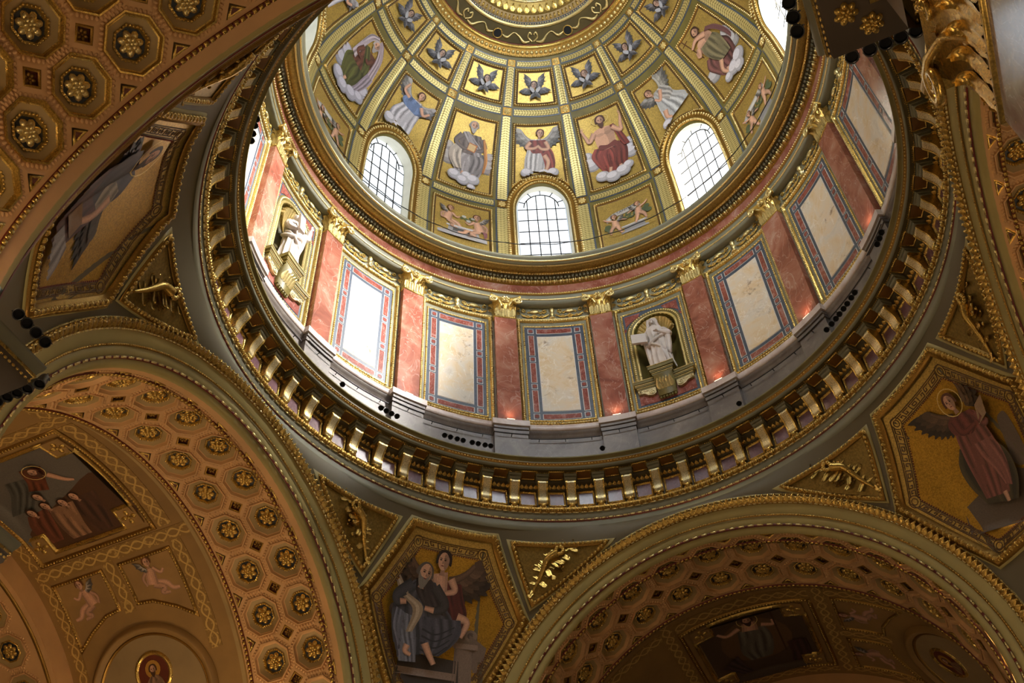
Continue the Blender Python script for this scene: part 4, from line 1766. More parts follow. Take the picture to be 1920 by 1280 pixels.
# --- statue niches
for b in (0, -4):
    ph = 22.5 * b
    side = 'tablet-bearing' if b == 0 else 'arm-raising'
    n_o = thing('statue_niche', 'arched gilded niche with a shell vault around the %s statue' % side, 'niche', P(RW, ph, 28.2), ph, 'statue niches of the drum')
    panel_common(n_o)

    def mk_recess():
        g = G()
        t = np.linspace(0, math.pi, 15)
        zs = np.linspace(NB, NS, 5)
        X = NW * np.cos(t)
        Y = 10.2 + .85 * np.sin(t)
        g.grid(np.stack(np.broadcast_arrays(X[None], Y[None], zs[:, None]), -1))
        a = np.linspace(0, math.pi / 2, 8)
        k = np.cos(a)
        g.grid(np.stack(np.broadcast_arrays(X[None] * k[:, None], 10.2 + .85 * np.sin(t)[None] * k[:, None], (NS + (NT_ - NS) * np.sin(a))[:, None]), -1))
        q = np.stack([X, Y, X * 0 + NB], -1)
        g.add(q, [tuple(range(len(q)))])
        return g.shift(-PB)

    def mk_conch():
        g = G()
        n = 13
        for i in range(n):
            a = math.pi * (i + .5) / n
            tt = np.linspace(0, 1, 8)
            ca = math.cos(a)
            px = .74 * tt * ca
            pz = 32.36 + .92 * tt * math.sin(a) ** .8 if math.sin(a) > 0 else 32.36 + 0 * tt
            py = 10.62 - .42 * tt ** 1.5
            tube(g, np.stack([px, py, pz], -1), .012 + .085 * tt, 6)
        return g.shift(-PB)

    def mk_conch_back():
        g = G()
        a = np.linspace(0, math.pi, 20)
        tt = np.linspace(0, 1, 6)
        Q = np.stack(np.broadcast_arrays(.76 * tt[:, None] * np.cos(a)[None], (10.66 - .42 * tt ** 1.5)[:, None], 32.36 + .95 * tt[:, None] * (np.sin(a)[None] ** .8)), -1)
        return g.grid(Q).shift(-PB)

    def mk_arch(o0, w, h, beads=False):
        o = niche_outline(NW + o0, NS, NT_ + o0, NB, 22)
        p, n = path_on(drum, o, False, .3, .0)
        g = G()
        if beads:
            return G().row(*path_on(drum, o, False, .3, .05), BEAD, .11, (.09, .09, .07)).shift(-PB)
        return g.sweep(p, n, MOULD(w, h)).shift(-PB)

    def mk_slate():
        h0 = niche_outline(NW + .30, NS, NT_ + .27, 28.95, 22)
        o = rect(-6.7 * DEG, 6.7 * DEG, 28.50, 33.95)
        m = len(h0)
        t = np.linspace(0, 1, m)
        per = np.array([(-6.7 * DEG, 28.95), (-6.7 * DEG, 33.95), (6.7 * DEG, 33.95), (6.7 * DEG, 28.95)])
        oo = np.stack([np.interp(t, (0, .3, .7, 1), per[:, i]) for i in (0, 1)], -1)
        Q = np.stack([h0 + (oo - h0) * k for k in np.linspace(0, 1, 4)], 0)
        g = G().grid(drum(Q[..., 0], Q[..., 1], .012))
        g.box(drum, -6.7 * DEG, 6.7 * DEG, 28.50, 29.0, 0, .012, 8, 1)
        return g.shift(-PB)

    def mk_spandrel(s_):
        g = G()
        if s_:
            t = np.linspace(.06, 1.1, 8)
            arc = np.stack([(NW + .40) * np.cos(t), NS + .08 + (NT_ + .16 - NS) * np.sin(t)], -1)
            poly = np.concatenate([arc[::-1] * [s_, 1], [(s_ * 6.2 * DEG, 32.98), (s_ * 6.2 * DEG, 33.84), (s_ * .45, 33.84)]])
            g.prism(drum, poly if s_ > 0 else poly[::-1], 0, .03, .5)
        else:
            g.box(drum, -6.1 * DEG, 6.1 * DEG, 28.60, 29.45, 0, .03, 8, 1)
        return g.shift(-PB)

    part(n_o, 'recess', 'ni_rec', mk_recess, 'olive', True)
    part(n_o, 'shell_vault', 'ni_conch', mk_conch, 'gold_bright', True)
    part(n_o, 'shell_ground', 'ni_conchb', mk_conch_back, 'gold_bright', True)
    part(n_o, 'inner_arch', 'ni_a1', lambda: mk_arch(.05, .055, .06), 'gold_bright')
    part(n_o, 'outer_arch', 'ni_a2', lambda: mk_arch(.20, .10, .06), 'olive')
    part(n_o, 'arch_beads', 'ni_a3', lambda: mk_arch(.20, 0, 0, True), 'gold_bright', kind='stuff')
    part(n_o, 'slate_ground', 'ni_sl', mk_slate, 'blue_grey')
    for s_ in (-1, 0, 1):
        part(n_o, 'red_inlay', 'ni_sp%d' % s_, lambda s_=s_: mk_spandrel(s_), 'red_inlay')

    cb = P(RW, 0, 28.6)
    c_o = thing('statue_console', 'gilded console shelf carrying the %s statue' % side, 'console', P(RW, ph, 28.6), ph, 'statue consoles')

    def shelf_prof(z0, z1, d, us, steps=((0, .0), (.25, .05), (.3, .05), (.55, .10), (.6, .10), (1, .16))):
        g = G()
        for (f0, o0), (f1, o1) in zip(steps[:-1], steps[1:]):
            g.box(drum, -us - o1, us + o1, z0 + (z1 - z0) * f0, z0 + (z1 - z0) * f1, 0, d + o1, 6, 1)
        return g
    part(c_o, 'shelf', 'co_shelf', lambda: shelf_prof(29.30, 29.68, .10, 1.06).shift(-cb), 'olive')
    part(c_o, 'block', 'co_block', lambda: shelf_prof(29.62, 30.06, .34, .37).shift(-cb), 'olive')

    def mk_gilt():
        g = G()
        for z, d, u in ((29.69, .27, 1.23), (29.52, .21, 1.17), (29.40, .16, 1.12), (30.07, .51, .54), (29.86, .45, .48), (29.74, .40, .43)):
            p, n = path_on(drum, [(-u, z - .02), (u, z - .02)], False, .3, d)
            g.sweep(p, n, TORUS(.02, .02))
        return g.shift(-cb)
    part(c_o, 'gilt_lines', 'co_gilt', mk_gilt, 'gold_bright')

    def mk_corbel():
        g = G()
        for z0, z1, w0, w1, d0, d1 in ((28.72, 28.95, .34, .36, .16, .20), (28.95, 29.62, .36, .38, .20, .40)):
            zz = np.array([z0, z1])
            f = lambda w, d, z: drum(np.array([-w, -w, w, w]), z, np.array([0, d, d, 0]))
            g.grid(np.stack([f(w0, d0, z0), f(w1, d1, z1)], 0))
            g.add(f(w0, d0, z0), [(0, 1, 2, 3)])
        return g.shift(-cb)
    part(c_o, 'corbel', 'co_corbel', mk_corbel, 'olive')

    def mk_coracan():
        g = G()
        lf = tpl_leaf(6, 1., 1., .6, .2)
        for i in range(5):
            u = (-2 + i) * .12
            g.inst(lf, drum(u, 28.98, .22), np.array([1., 0, 0]), unit(np.array([0, -.25, 1.])), np.array([0, -1., -.2]), (.20, .48, .22))
        return g.shift(-cb)
    part(c_o, 'acanthus_leaves', 'co_acan', mk_coracan, 'gold_bright', True)
    for j in range(6):
        part(c_o, 'boss', 'co_boss%d' % j, lambda j=j: G().inst(BALL, drum(-.28 + j * .112, 28.66, .12), np.array([1., 0, 0]), np.array([0, 1., 0]), np.array([0, 0, -1.]), (.10, .12, .16)).shift(-cb), 'olive', True)

    def mk_wing(s_):
        def f():
            g = G()
            sp = spiral((s_ * .55, 29.08), .13, 1.4, 20, math.pi / 2, -s_)
            sp2 = spiral((s_ * 1.02, 29.20), .08, 1.3, 16, math.pi / 2, s_)
            body = [(s_ * .40, 29.30), (s_ * 1.10, 29.30), (s_ * 1.08, 29.12), (s_ * .86, 29.10), (s_ * .74, 28.98), (s_ * .55, 28.92), (s_ * .42, 29.0)]
            g.prism(drum, body if s_ > 0 else body[::-1], 0, .13, .5)
            for q in (sp, sp2):
                tube(g, drum(q[:, 0], q[:, 1], .14), .022, 5)
            for i in range(5):
                a = (-.8 + .4 * i)
                g.inst(BALL, drum(s_ * .78 + .1 * math.sin(a), 29.17 + .06 * math.cos(a), .13), np.array([math.cos(a), 0, -math.sin(a)]), np.array([math.sin(a), 0, math.cos(a)]), np.array([0, -1., 0]), (.05, .15, .06))
            return g.shift(-cb)
        return f
    for s_ in (-1, 1):
        part(c_o, 'side_scroll', 'co_wing%d' % s_, mk_wing(s_), 'gold_silver', True)

    # ---- the statue: robe, head and arms fused into one carved figure
    st = thing('statue', ('white marble statue of a veiled woman holding a tablet, in the arched niche' if b == 0 else
                          'sunlit white marble statue of a robed figure raising one arm'), 'statue', P(10.18, ph, 30.085), ph, 'marble statues of the drum')

    def mk_body(kind):
        g = G()
        rnd = random.Random(kind)
        H = 2.95
        #            z     cx    cy   rx   ry
        rings = [(.00, .02, .02, .46, .36), (.10, .02, .02, .47, .37), (.35, .02, .02, .44, .35), (.75, .03, .02, .40, .32), (1.15, .04, .03, .37, .30), (1.50, .03, .02, .37, .29),
                 (1.80, .0, .0, .34, .26), (2.05, -.02, -.01, .38, .27), (2.25, -.03, -.02, .40, .26), (2.38, -.03, -.03, .33, .22), (2.46, -.03, -.04, .18, .16), (2.56, -.03, -.06, .11, .12)]
        rings = catmull(rings, 4)
        th = np.linspace(0, 2 * math.pi, 97)[:-1]
        Q = []
        for z, cx, cy, rx, ry in rings:
            amp = .075 * np.interp(z, (0, 1.2, 1.9, 2.4, 2.6), (1., .9, .55, .3, .0))
            w = 1 - 1.6 * np.abs(np.sin(th * 6 + .8 * math.sin(z * 1.5 + kind) + z * (.5 - kind * .4))) ** .7 + .5 * np.sin(th * 4 - z * 1.6 + 1 + kind)
            k = 1 + amp * 1.9 * w
            Q.append(np.stack([cx + rx * k * np.cos(th), cy + ry * k * np.sin(th), np.full(96, z)], -1))
        Q = np.array(Q)
        g.grid(Q, None, wrap_v=True)
        g.add(Q[0], [tuple(range(96))])
        g.add(Q[-1], [tuple(range(96))])
        # girdle of drapery across the body
        a = np.linspace(-.2, math.pi + .3, 16)
        tube(g, np.stack([.40 * np.cos(a) - .02, -.33 * np.sin(a) + .02, 1.62 + .28 * np.cos(a + .4)], -1), .075, 7)
        a = np.linspace(0, math.pi, 14)
        tube(g, np.stack([.40 * np.cos(a), -.30 * np.sin(a), 1.20 - .40 * np.cos(a)], -1), .05, 7)
        # head: skull, face, nose, veil or hair
        hc = np.array([-.03, -.10, 2.76])
        e = join([(BALL[0], BALL[1]), (BALL[0] * [1, 1, -1], BALL[1])])
        X, Y, Z = np.eye(3)
        g.inst(tpl_ball, hc, X, Y, Z, (.26, .31, .38))
        g.inst(tpl_ball, hc + [0, -.10, -.05], X, Y, Z, (.19, .16, .27))
        g.inst(tpl_ball, hc + [0, -.185, -.03], X, Y, Z, (.045, .07, .11))
        g.inst(tpl_ball, hc + [0, -.165, -.115], X, Y, Z, (.085, .05, .03))
        g.inst(tpl_ball, hc + [0, -.15, -.165], X, Y, Z, (.08, .07, .06))
        for s_ in (-1, 1):
            g.inst(tpl_ball, hc + [s_ * .05, -.155, .035], X, Y, Z, (.06, .04, .03))
            g.inst(tpl_ball, hc + [s_ * .055, -.14, -.06], X, Y, Z, (.08, .08, .09))
        if kind == 0:
            g.inst(tpl_ball, hc + [0, .04, .05], X, Y, Z, (.37, .36, .42))
            for s_ in (-1, 1):
                tube(g, catmull([hc + [s_ * .13, -.06, .12], hc + [s_ * .17, -.04, -.05], hc + [s_ * .19, -.02, -.25], hc + [s_ * .26, .0, -.45]], 4), .075, 6)
        else:
            g.inst(tpl_ball, hc + [0, .03, .04], X, Y, Z, (.32, .36, .40))
            for i in range(9):
                a_ = i / 9 * 2 * math.pi
                g.inst(tpl_ball, hc + [.12 * math.cos(a_), .05 + .1 * math.sin(a_), .10 + .04 * math.sin(a_ * 2)], X, Y, Z, .11)
            g.inst(tpl_ball, hc + [0, -.13, -.2], X, Y, Z, (.15, .1, .17))
        # arms with sleeves

        def arm(sh, el, wr, hand):
            tube(g, catmull([sh, (np.array(sh) + el) / 2 + [0, -.02, 0], el, (np.array(el) + wr) / 2, wr], 5), np.interp(np.linspace(0, 1, 21), (0, .5, .85, 1), (.15, .15, .11, .065)), 8)
            d = unit(np.array(hand) - np.array(wr))
            sd = unit(np.cross(d, [0, 0, 1.]))
            up = np.cross(sd, d)
            pc = np.array(wr) + d * .07
            g.inst(tpl_ball, pc, d, sd, up, (.17, .10, .07))
            for i in range(4):
                o = (-1.5 + i) * .026
                L = (.10, .125, .115, .085)[i]
                tube(g, np.array([pc + d * .06 + sd * o, pc + d * (.06 + L * .6) + sd * o + up * .01, pc + d * (.05 + L) + sd * o - up * .02]), (.016, .015, .012), 5)
            tube(g, np.array([pc - sd * .04, pc - sd * .085 + d * .04, pc - sd * .075 + d * .09]), (.02, .018, .014), 5)
        if kind == 0:
            arm((-.36, -.03, 2.22), (-.52, -.12, 1.80), (-.56, -.26, 1.66), (-.60, -.4, 1.62))
            arm((.30, -.03, 2.22), (.52, -.10, 1.82), (.22, -.33, 1.86), (.02, -.40, 1.92))
            # hanging mantle
            m0 = np.array([[(.40 + .16 * s_, -.05 + .1 * s_, z) for s_ in (0, 1)] for z in (2.1, 1.6, 1.1, .8)])
            tube(g, catmull([(.46, -.08, 1.85), (.46, -.08, 1.5), (.43, -.06, 1.1), (.38, .0, .8)], 4), (np.linspace(.14, .09, 13)), 7)
            tube(g, catmull([(-.44, -.1, 1.6), (-.42, -.1, 1.2), (-.40, -.06, .7), (-.38, 0, .4)], 4), (np.linspace(.10, .07, 13)), 7)
        else:
            arm((.34, -.03, 2.22), (.62, -.14, 2.36), (.60, -.30, 2.74), (.58, -.36, 3.0))
            arm((-.34, -.03, 2.22), (-.50, -.16, 1.80), (-.22, -.38, 1.74), (.0, -.42, 1.74))
            tube(g, catmull([(.48, -.08, 2.25), (.52, -.02, 1.8), (.46, .02, 1.3), (.42, .02, .8)], 4), (np.linspace(.16, .09, 13)), 7)
        # plinth
        f = lambda u, v, h=0.: np.stack(np.broadcast_arrays(np.asarray(u, float), np.asarray(v, float), np.asarray(h, float)), -1)
        return g

    tb = tpl_dome(12, 5)
    tpl_ball = join([tb, (tb[0] * [1, 1, -1], tb[1])])
    kind = 0 if b == 0 else 1
    o = part(st, 'figure', 'st_body%d' % kind, lambda: mk_body(kind), 'statue_marble', True)
    md = o.modifiers.new('fuse', 'REMESH')
    md.mode = 'VOXEL'
    md.voxel_size = .017
    md.use_smooth_shade = True
    fl = lambda u, v, h=0.: np.stack(np.broadcast_arrays(np.asarray(u, float), np.asarray(v, float), np.asarray(h, float)), -1)
    part(st, 'plinth', 'st_plinth', lambda: G().box(fl, -.38, .38, -.34, .36, -.0, .09, taper=.02), 'statue_marble')
    if kind == 0:
        def mk_tab():
            q = lambda u, v, h=0.: np.stack(np.broadcast_arrays(-.60 + np.asarray(u, float) * .95, -.42 - np.asarray(h, float) + np.asarray(u, float) * .22, 1.66 + np.asarray(v, float) - .06 * np.asarray(u, float)), -1)
            return G().box(q, -.30, .32, -.28, .26, 0, .09, taper=.015)
        part(st, 'tablet', 'st_tab', mk_tab, 'statue_marble')
    else:
        def mk_book():
            q = lambda u, v, h=0.: np.stack(np.broadcast_arrays(-.20 + np.asarray(u, float) * .95 - .25 * np.asarray(v, float), -.46 - np.asarray(h, float) - .1 * np.asarray(v, float), 1.95 + np.asarray(v, float) + .1 * np.asarray(u, float)), -1)
            return G().box(q, -.17, .17, -.30, .36, 0, .09, taper=.012)
        part(st, 'book', 'st_book', mk_book, 'statue_marble')

# ================================================================== MOSAIC PAINTING
def hexc(c):
    return lin(c)


SKIN, SKIN_D = (.86, .66, .54), (.66, .44, .33)


class Paint:
    """flat picture in metres (x right, y up) laid on a chart, each stroke a hair above the last"""

    def __init__(s, chart, h0=.016, sc_=1., ox=0., oy=0., flip=1, rot=0.):
        s.rc, s.rs = math.cos(rot), math.sin(rot)
        s.g, s.ch, s.h, s.k, s.ox, s.oy, s.flip = G(), chart, h0, sc_, ox, oy, flip
        s.q, s.off, s.cur, s.own = [], {}, 'painted_figure', []

    def at(s, x, y):
        X, Y = s.xy(x, y)
        return s.ch(X, Y, s.h)

    def xy(s, x, y):
        x, y = s.flip * np.asarray(x, float) * s.k, np.asarray(y, float) * s.k
        return s.ox + x * s.rc - y * s.rs, s.oy + x * s.rs + y * s.rc

    def up(s):
        s.h += .0022

    def poly(s, pts, col, smooth=4):
        s.up()
        p = np.asarray(pts, float)
        if smooth:
            q = np.concatenate([p[-1:], p, p[:2]])
            p = catmull(q, smooth)[smooth:-smooth][:-1]
        V, F = fill(p * s.k, .16)
        if len(F):
            s.g.add(s.at(V[:, 0] / s.k, V[:, 1] / s.k), F, lin(col))
            s.note(V[:, 0] / s.k, V[:, 1] / s.k)
        return s

    def loft(s, L, R, cols):
        """fill between two curves with colour columns"""
        s.up()
        n = len(cols)
        L, R = catmull(L, 5), catmull(R, 5)
        m = 18
        rs = lambda A: np.stack([np.interp(np.linspace(0, 1, m), np.linspace(0, 1, len(A)), A[:, i]) for i in (0, 1)], -1)
        L, R = rs(L), rs(R)
        f = np.linspace(0, 1, n + 1)
        Q = L[None] + (R - L)[None] * f[:, None, None]
        W = s.at(Q[..., 0], Q[..., 1])
        idx = np.arange((n + 1) * m).reshape(n + 1, m)
        F = np.stack([idx[:-1, :-1], idx[1:, :-1], idx[1:, 1:], idx[:-1, 1:]], -1)
        C = np.asarray(cols)
        if C.ndim == 2:
            C = np.broadcast_to(C[:, None], (n, m - 1, 3))
        s.g.add(W.reshape(-1, 3), F.reshape(-1, 4), C.reshape(-1, 3))
        s.note(Q[..., 0], Q[..., 1])
        return s

    def cloth(s, L, R, col, n=16, folds=4, seed=0, dk=.42, lt=1.35):
        n = int(n * 1.9)
        rnd = random.Random(seed)
        ph, ph2, w = rnd.random() * 6, rnd.random() * 6, rnd.uniform(.3, .9)
        f = (np.arange(n) + .5) / n
        v = (np.arange(17) + .5) / 17
        a = np.sin(f[:, None] * folds * 2 * math.pi + ph + w * 2 * np.sin(v[None] * 3 + ph2)) * .55 + np.sin(f[:, None] * folds * 4.7 + ph2 - v[None] * 3.5) * .35
        k = np.clip(.5 + .5 * a, 0, 1)
        k = np.where(k < .28, 0, np.where(k < .68, .52, 1.)) * .6 + k * .4
        k *= (1 - .25 * np.abs(f[:, None] - .42))
        c = np.asarray(lin(col))
        C = c * (dk + (lt - dk) * k[..., None])
        return s.loft(L, R, np.clip(C, 0, 1))

    def limb(s, pts, w0, w1, col=SKIN):
        p = catmull(pts, 5)
        t = unit(np.gradient(p, axis=0))
        nn = np.stack([-t[:, 1], t[:, 0]], -1)
        w = np.linspace(w0, w1, len(p))[:, None]
        c = np.asarray(lin(col))
        return s.loft(p - nn * w, p + nn * w, np.array([c * .55, c * .85, c, c * 1.08, c * .95, c * .7]))

    def ell(s, x, y, rx, ry, col, rot=0., n=16):
        t = np.linspace(0, 2 * math.pi, n + 1)[:-1]
        c, k = math.cos(rot), math.sin(rot)
        X, Y = rx * np.cos(t), ry * np.sin(t)
        return s.poly(np.stack([x + X * c - Y * k, y + X * k + Y * c], -1), col, 0)

    def head(s, x, y, r, hair=(.30, .18, .10), beard=None, tilt=0., halo=None, look=0., skin=SKIN, bald=False):
        c, k = math.cos(tilt), math.sin(tilt)
        T = lambda a, b: (x + (a * c - b * k) * r, y + (a * k + b * c) * r)
        if halo:
            t = np.linspace(0, 2 * math.pi, 25)
            o = np.stack([x + 1.75 * r * np.cos(t), y + .25 * r + 1.0 * r * np.sin(t) if halo == 2 else y + 1.75 * r * np.sin(t)], -1)
            q = np.stack([x + 1.64 * r * np.cos(t), y + .25 * r + .9 * r * np.sin(t) if halo == 2 else y + 1.64 * r * np.sin(t)], -1)
            s.loft(o, q, np.array([lin((.93, .82, .5))]))
        if not bald:
            s.poly([T(-.95, -.35), T(-1.0, .4), T(-.6, 1.05), T(.1, 1.22), T(.75, .95), T(1.0, .3), T(.92, -.4), T(.4, -.1), T(-.4, -.1)], hair)
        else:
            s.poly([T(-.95, -.3), T(-.98, .3), T(-.5, .95), T(.1, 1.1), T(.7, .8), T(.95, .2), T(.9, -.3), T(0, -.4)], hair)
        s.poly([T(-.22, -.8), T(.22, -.8), T(.34, -1.5), T(-.34, -1.5)], tuple(v * .8 for v in skin), 0)
        s.ell(x + look * .08 * r, y - .02 * r, .68 * r, .95 * r, skin, tilt)
        s.poly([T(.18 + look * .2, .75), T(.62, .4), T(.62, -.3), T(.25, -.9), T(.15 + look * .2, -.3)], tuple(v * .78 for v in skin))
        for e in (-1, 1):
            s.ell(*T(e * .28 + look * .22, .1), .15 * r, .075 * r, (.16, .09, .06), tilt, 8)
            s.ell(*T(e * .28 + look * .22, .26), .2 * r, .05 * r, tuple(v * .5 for v in skin), tilt, 8)
        s.poly([T(.0 + look * .25, .1), T(.13 + look * .25, -.28), T(-.05 + look * .25, -.30)], tuple(v * .66 for v in skin), 0)
        if beard:
            s.poly([T(-.66, -.05), T(-.55, -.8), T(-.2, -1.45), T(.15, -1.55), T(.5, -.9), T(.64, -.05), T(.35, -.42), T(-.3, -.42)], beard)
        s.ell(*T(look * .22, -.52), .2 * r, .055 * r, (.50, .22, .18), tilt, 8)
        return s

    def wing(s, x, y, ang, L, W, col=(.62, .60, .60), side=1, n=8):
        hang = 1 if math.cos(ang) < 0 else -1
        was, s.cur = s.cur, 'painted_wing#%d' % len(s.own)
        A = []
        for i in range(n):
            t = i / (n - 1)
            aa = ang - hang * .35 * (t - .5)
            A.append((x + math.cos(aa) * L * .55 * t, y + math.sin(aa) * L * .55 * t))
        tips = []
        for i in range(n):
            t = i / (n - 1)
            a = ang + hang * (1.75 - 1.45 * t)
            tips.append((A[i][0] + math.cos(a) * L * (.34 + .34 * t) * .88, A[i][1] + math.sin(a) * L * (.34 + .34 * t) * .88))
        s.poly(A + tips[::-1], tuple(np.asarray(col) * .5), 0)
        for l0, sh, w0 in ((1., .62, .085), (.66, .84, .09), (.36, 1.06, .09)):
            for i in range(n):
                t = i / (n - 1)
                a = ang + hang * (1.75 - 1.45 * t)
                ll = L * (.34 + .34 * t) * l0
                d = np.array([math.cos(a), math.sin(a)])
                nn = np.array([-d[1], d[0]])
                p = np.array(A[i])
                w = L * w0 * .95
                q = [p - nn * w * .7, p + d * ll * .6 - nn * w, p + d * ll - nn * w * .25, p + d * ll + nn * w * .2, p + d * ll * .6 + nn * w, p + nn * w * .7]
                s.poly(q, tuple(np.clip(np.asarray(col) * sh * (.82 + .22 * ((i * 5) % 3) / 2), 0, 1)), 2)
        s.limb(A, L * .07, L * .04, tuple(min(1, v * 1.1) for v in col))
        s.cur = was
        return s

    def clip(s, poly):
        """drop what falls outside a polygon given in chart metres"""
        poly = np.asarray(poly, float)
        out = []
        for (V, F, c, u), q in zip(s.g.b, s.q):
            off = F.min() if len(F) else 0
            m = q[F - s.off[id(V)]].mean(1)
            ins = np.zeros(len(m), bool)
            for i in range(len(poly)):
                p0, p1 = poly[i], poly[(i + 1) % len(poly)]
                k = (p0[1] > m[:, 1]) != (p1[1] > m[:, 1])
                xi = (p1[0] - p0[0]) * (m[:, 1] - p0[1]) / ((p1[1] - p0[1]) or 1e-9) + p0[0]
                ins ^= k & (m[:, 0] < xi)
            if ins.mean() < .35:
                ins[:] = False
            cc = np.asarray(c)
            if cc.ndim == 1:
                cc = np.broadcast_to(cc, (len(F), 3))
            out.append((V, F[ins], cc[ins], u))
        s.own = [o for o, x in zip(s.own, out) if len(x[1])]
        s.g.b = [x for x in out if len(x[1])]
        # re-pack
        g2 = G()
        for V, F, c, u in s.g.b:
            g2.add(V, F - s.off[id(V)], c)
        s.g = g2
        return s

    def note(s, X, Y):
        X, Y = s.xy(X, Y)
        s.q.append(np.stack([X.ravel(), Y.ravel()], -1))
        s.off[id(s.g.b[-1][0])] = s.g.n - len(s.g.b[-1][0])
        s.own.append(s.cur)

    def parts(s, poly=None):
        """[(name, geometry)] with every wing, cloud and named layer apart"""
        if poly is not None:
            s.clip(poly)
        out = {}
        for (V, F, c, u), o, k in zip(s.g.b, s.own, s.offs()):
            out.setdefault(o, G()).add(V, F - k, c)
        return [(o.split('#')[0], g) for o, g in out.items()]

    def offs(s):
        n, r = 0, []
        for V, F, c, u in s.g.b:
            r.append(n)
            n += len(V)
        return r

    def cloud(s, items, col=(.80, .78, .80)):
        rest, groups = list(items), []
        while rest:
            grp = [rest.pop(0)]
            more = True
            while more:
                more = [c for c in rest if any(math.hypot(c[0] - q[0], c[1] - q[1]) < (c[2] + q[2]) * .9 for q in grp)]
                grp += more
                rest = [c for c in rest if c not in more]
            groups.append(grp)
        if len(groups) > 1:
            for q in groups:
                s.cloud(q, col)
            return s
        was, s.cur = s.cur, 'painted_cloud#%d' % len(s.own)
        for x, y, r in items:
            s.ell(x, y - r * .12, r * 1.08, r * .96, tuple(v * .74 for v in col))
        for x, y, r in items:
            s.ell(x, y, r * .98, r * .85, tuple(v * .9 for v in col))
        for x, y, r in items:
            s.ell(x - r * .15, y + r * .2, r * .7, r * .52, tuple(min(1, v * 1.08) for v in col))
        s.cur = was
        return s

    def mesh(s):
        return s.g


def seated(p, robe, mantle, hair, beard, seed, halo=None, bare=False, look=0., lean=0., bald=False, book=True):
    """a seated robed figure about 2.6 high, feet at y=0.35"""
    p.cloth([(-.55, 1.35), (-.66, .95), (-.52, .5), (-.30, .15)], [(.45, 1.42), (.62, 1.0), (.58, .5), (.42, .1)], mantle, 18, 4, seed)
    p.cloth([(-.52, 1.42), (-.72, 1.12), (-.62, .75), (-.5, .5)], [(.1, 1.3), (-.05, 1.05), (-.1, .7), (-.12, .35)], mantle, 12, 3, seed + 1)
    p.cloth([(.0, 1.35), (.1, 1.0), (.05, .6), (.05, .2)], [(.55, 1.38), (.70, 1.05), (.62, .6), (.5, .3)], tuple(v * .82 for v in mantle), 10, 3, seed + 2)
    if bare:
        c = SKIN
        p.poly([(-.36 + lean, 2.1), (-.40 + lean, 1.7), (-.30, 1.3), (.28, 1.3), (.38 + lean, 1.7), (.36 + lean, 2.1), (.1 + lean, 2.2), (-.1 + lean, 2.2)], c)
        p.poly([(.05 + lean, 2.1), (.1 + lean, 1.6), (.05, 1.32), (.28, 1.3), (.36 + lean, 1.7), (.34 + lean, 2.08)], tuple(v * .86 for v in c))
        p.ell(-.16 + lean, 1.92, .15, .07, tuple(v * .9 for v in c))
        p.ell(.16 + lean, 1.92, .15, .07, tuple(v * .78 for v in c))
        p.poly([(-.3, 1.5), (0, 1.42), (.32, 1.5), (.36, 1.3), (-.32, 1.28)], tuple(v * .8 for v in mantle))
    else:
        p.cloth([(-.36 + lean, 2.12), (-.46 + lean, 1.8), (-.40, 1.5), (-.42, 1.25)], [(.34 + lean, 2.12), (.46 + lean, 1.8), (.40, 1.5), (.45, 1.25)], robe, 16, 4, seed + 3)
        p.cloth([(-.38 + lean, 2.12), (-.15 + lean, 1.8), (.1, 1.5), (.2, 1.25)], [(-.15 + lean, 2.2), (.15 + lean, 1.9), (.42, 1.6), (.5, 1.25)], mantle, 8, 2, seed + 4)
    if book:
        p.limb([(-.38 + lean, 2.0), (-.58, 1.65), (-.25, 1.45), (.0, 1.5)], .12, .05, robe if not bare else SKIN)
        p.limb([(.38 + lean, 2.0), (.55, 1.65), (.3, 1.48), (.1, 1.62)], .12, .05, robe if not bare else SKIN)
        p.poly([(-.12, 1.42), (.2, 1.36), (.28, 1.7), (-.06, 1.76)], (.72, .42, .18), 0)
        p.poly([(-.1, 1.45), (.17, 1.40), (.22, 1.66), (-.05, 1.72)], (.86, .72, .5), 0)
    p.limb([(-.12, .42), (-.2, .2), (-.3, .12)], .07, .05)
    p.limb([(.25, .38), (.3, .18), (.4, .1)], .07, .05)
    p.head(lean + .0, 2.48, .2, hair, beard, 0., halo, look, bald=bald)


def fig_old(p):
    p.cloud([(-.78, .9, .34), (.8, .9, .34), (-.85, 1.35, .26), (.82, 1.3, .25)], (.70, .66, .64))
    seated(p, (.46, .40, .38), (.66, .62, .62), (.60, .58, .56), (.70, .68, .66), 11, None, look=.5, bald=True)
    p.cloth([(-.6, 1.5), (-.78, 1.2), (-.74, .8), (-.5, .45)], [(-.3, 1.35), (-.3, 1.05), (-.25, .75), (-.2, .5)], (.78, .72, .66), 8, 2, 4)
    p.cloth([(.44, 2.0), (.52, 1.6), (.62, 1.1), (.60, .5)], [(.52, 2.0), (.64, 1.6), (.74, 1.1), (.68, .55)], (.82, .55, .26), 4, 1, 4)
    p.cloud([(-.45, .15, .26), (-.1, -.02, .24), (.28, .12, .26), (.02, .25, .2), (.25, -.28, .16)])


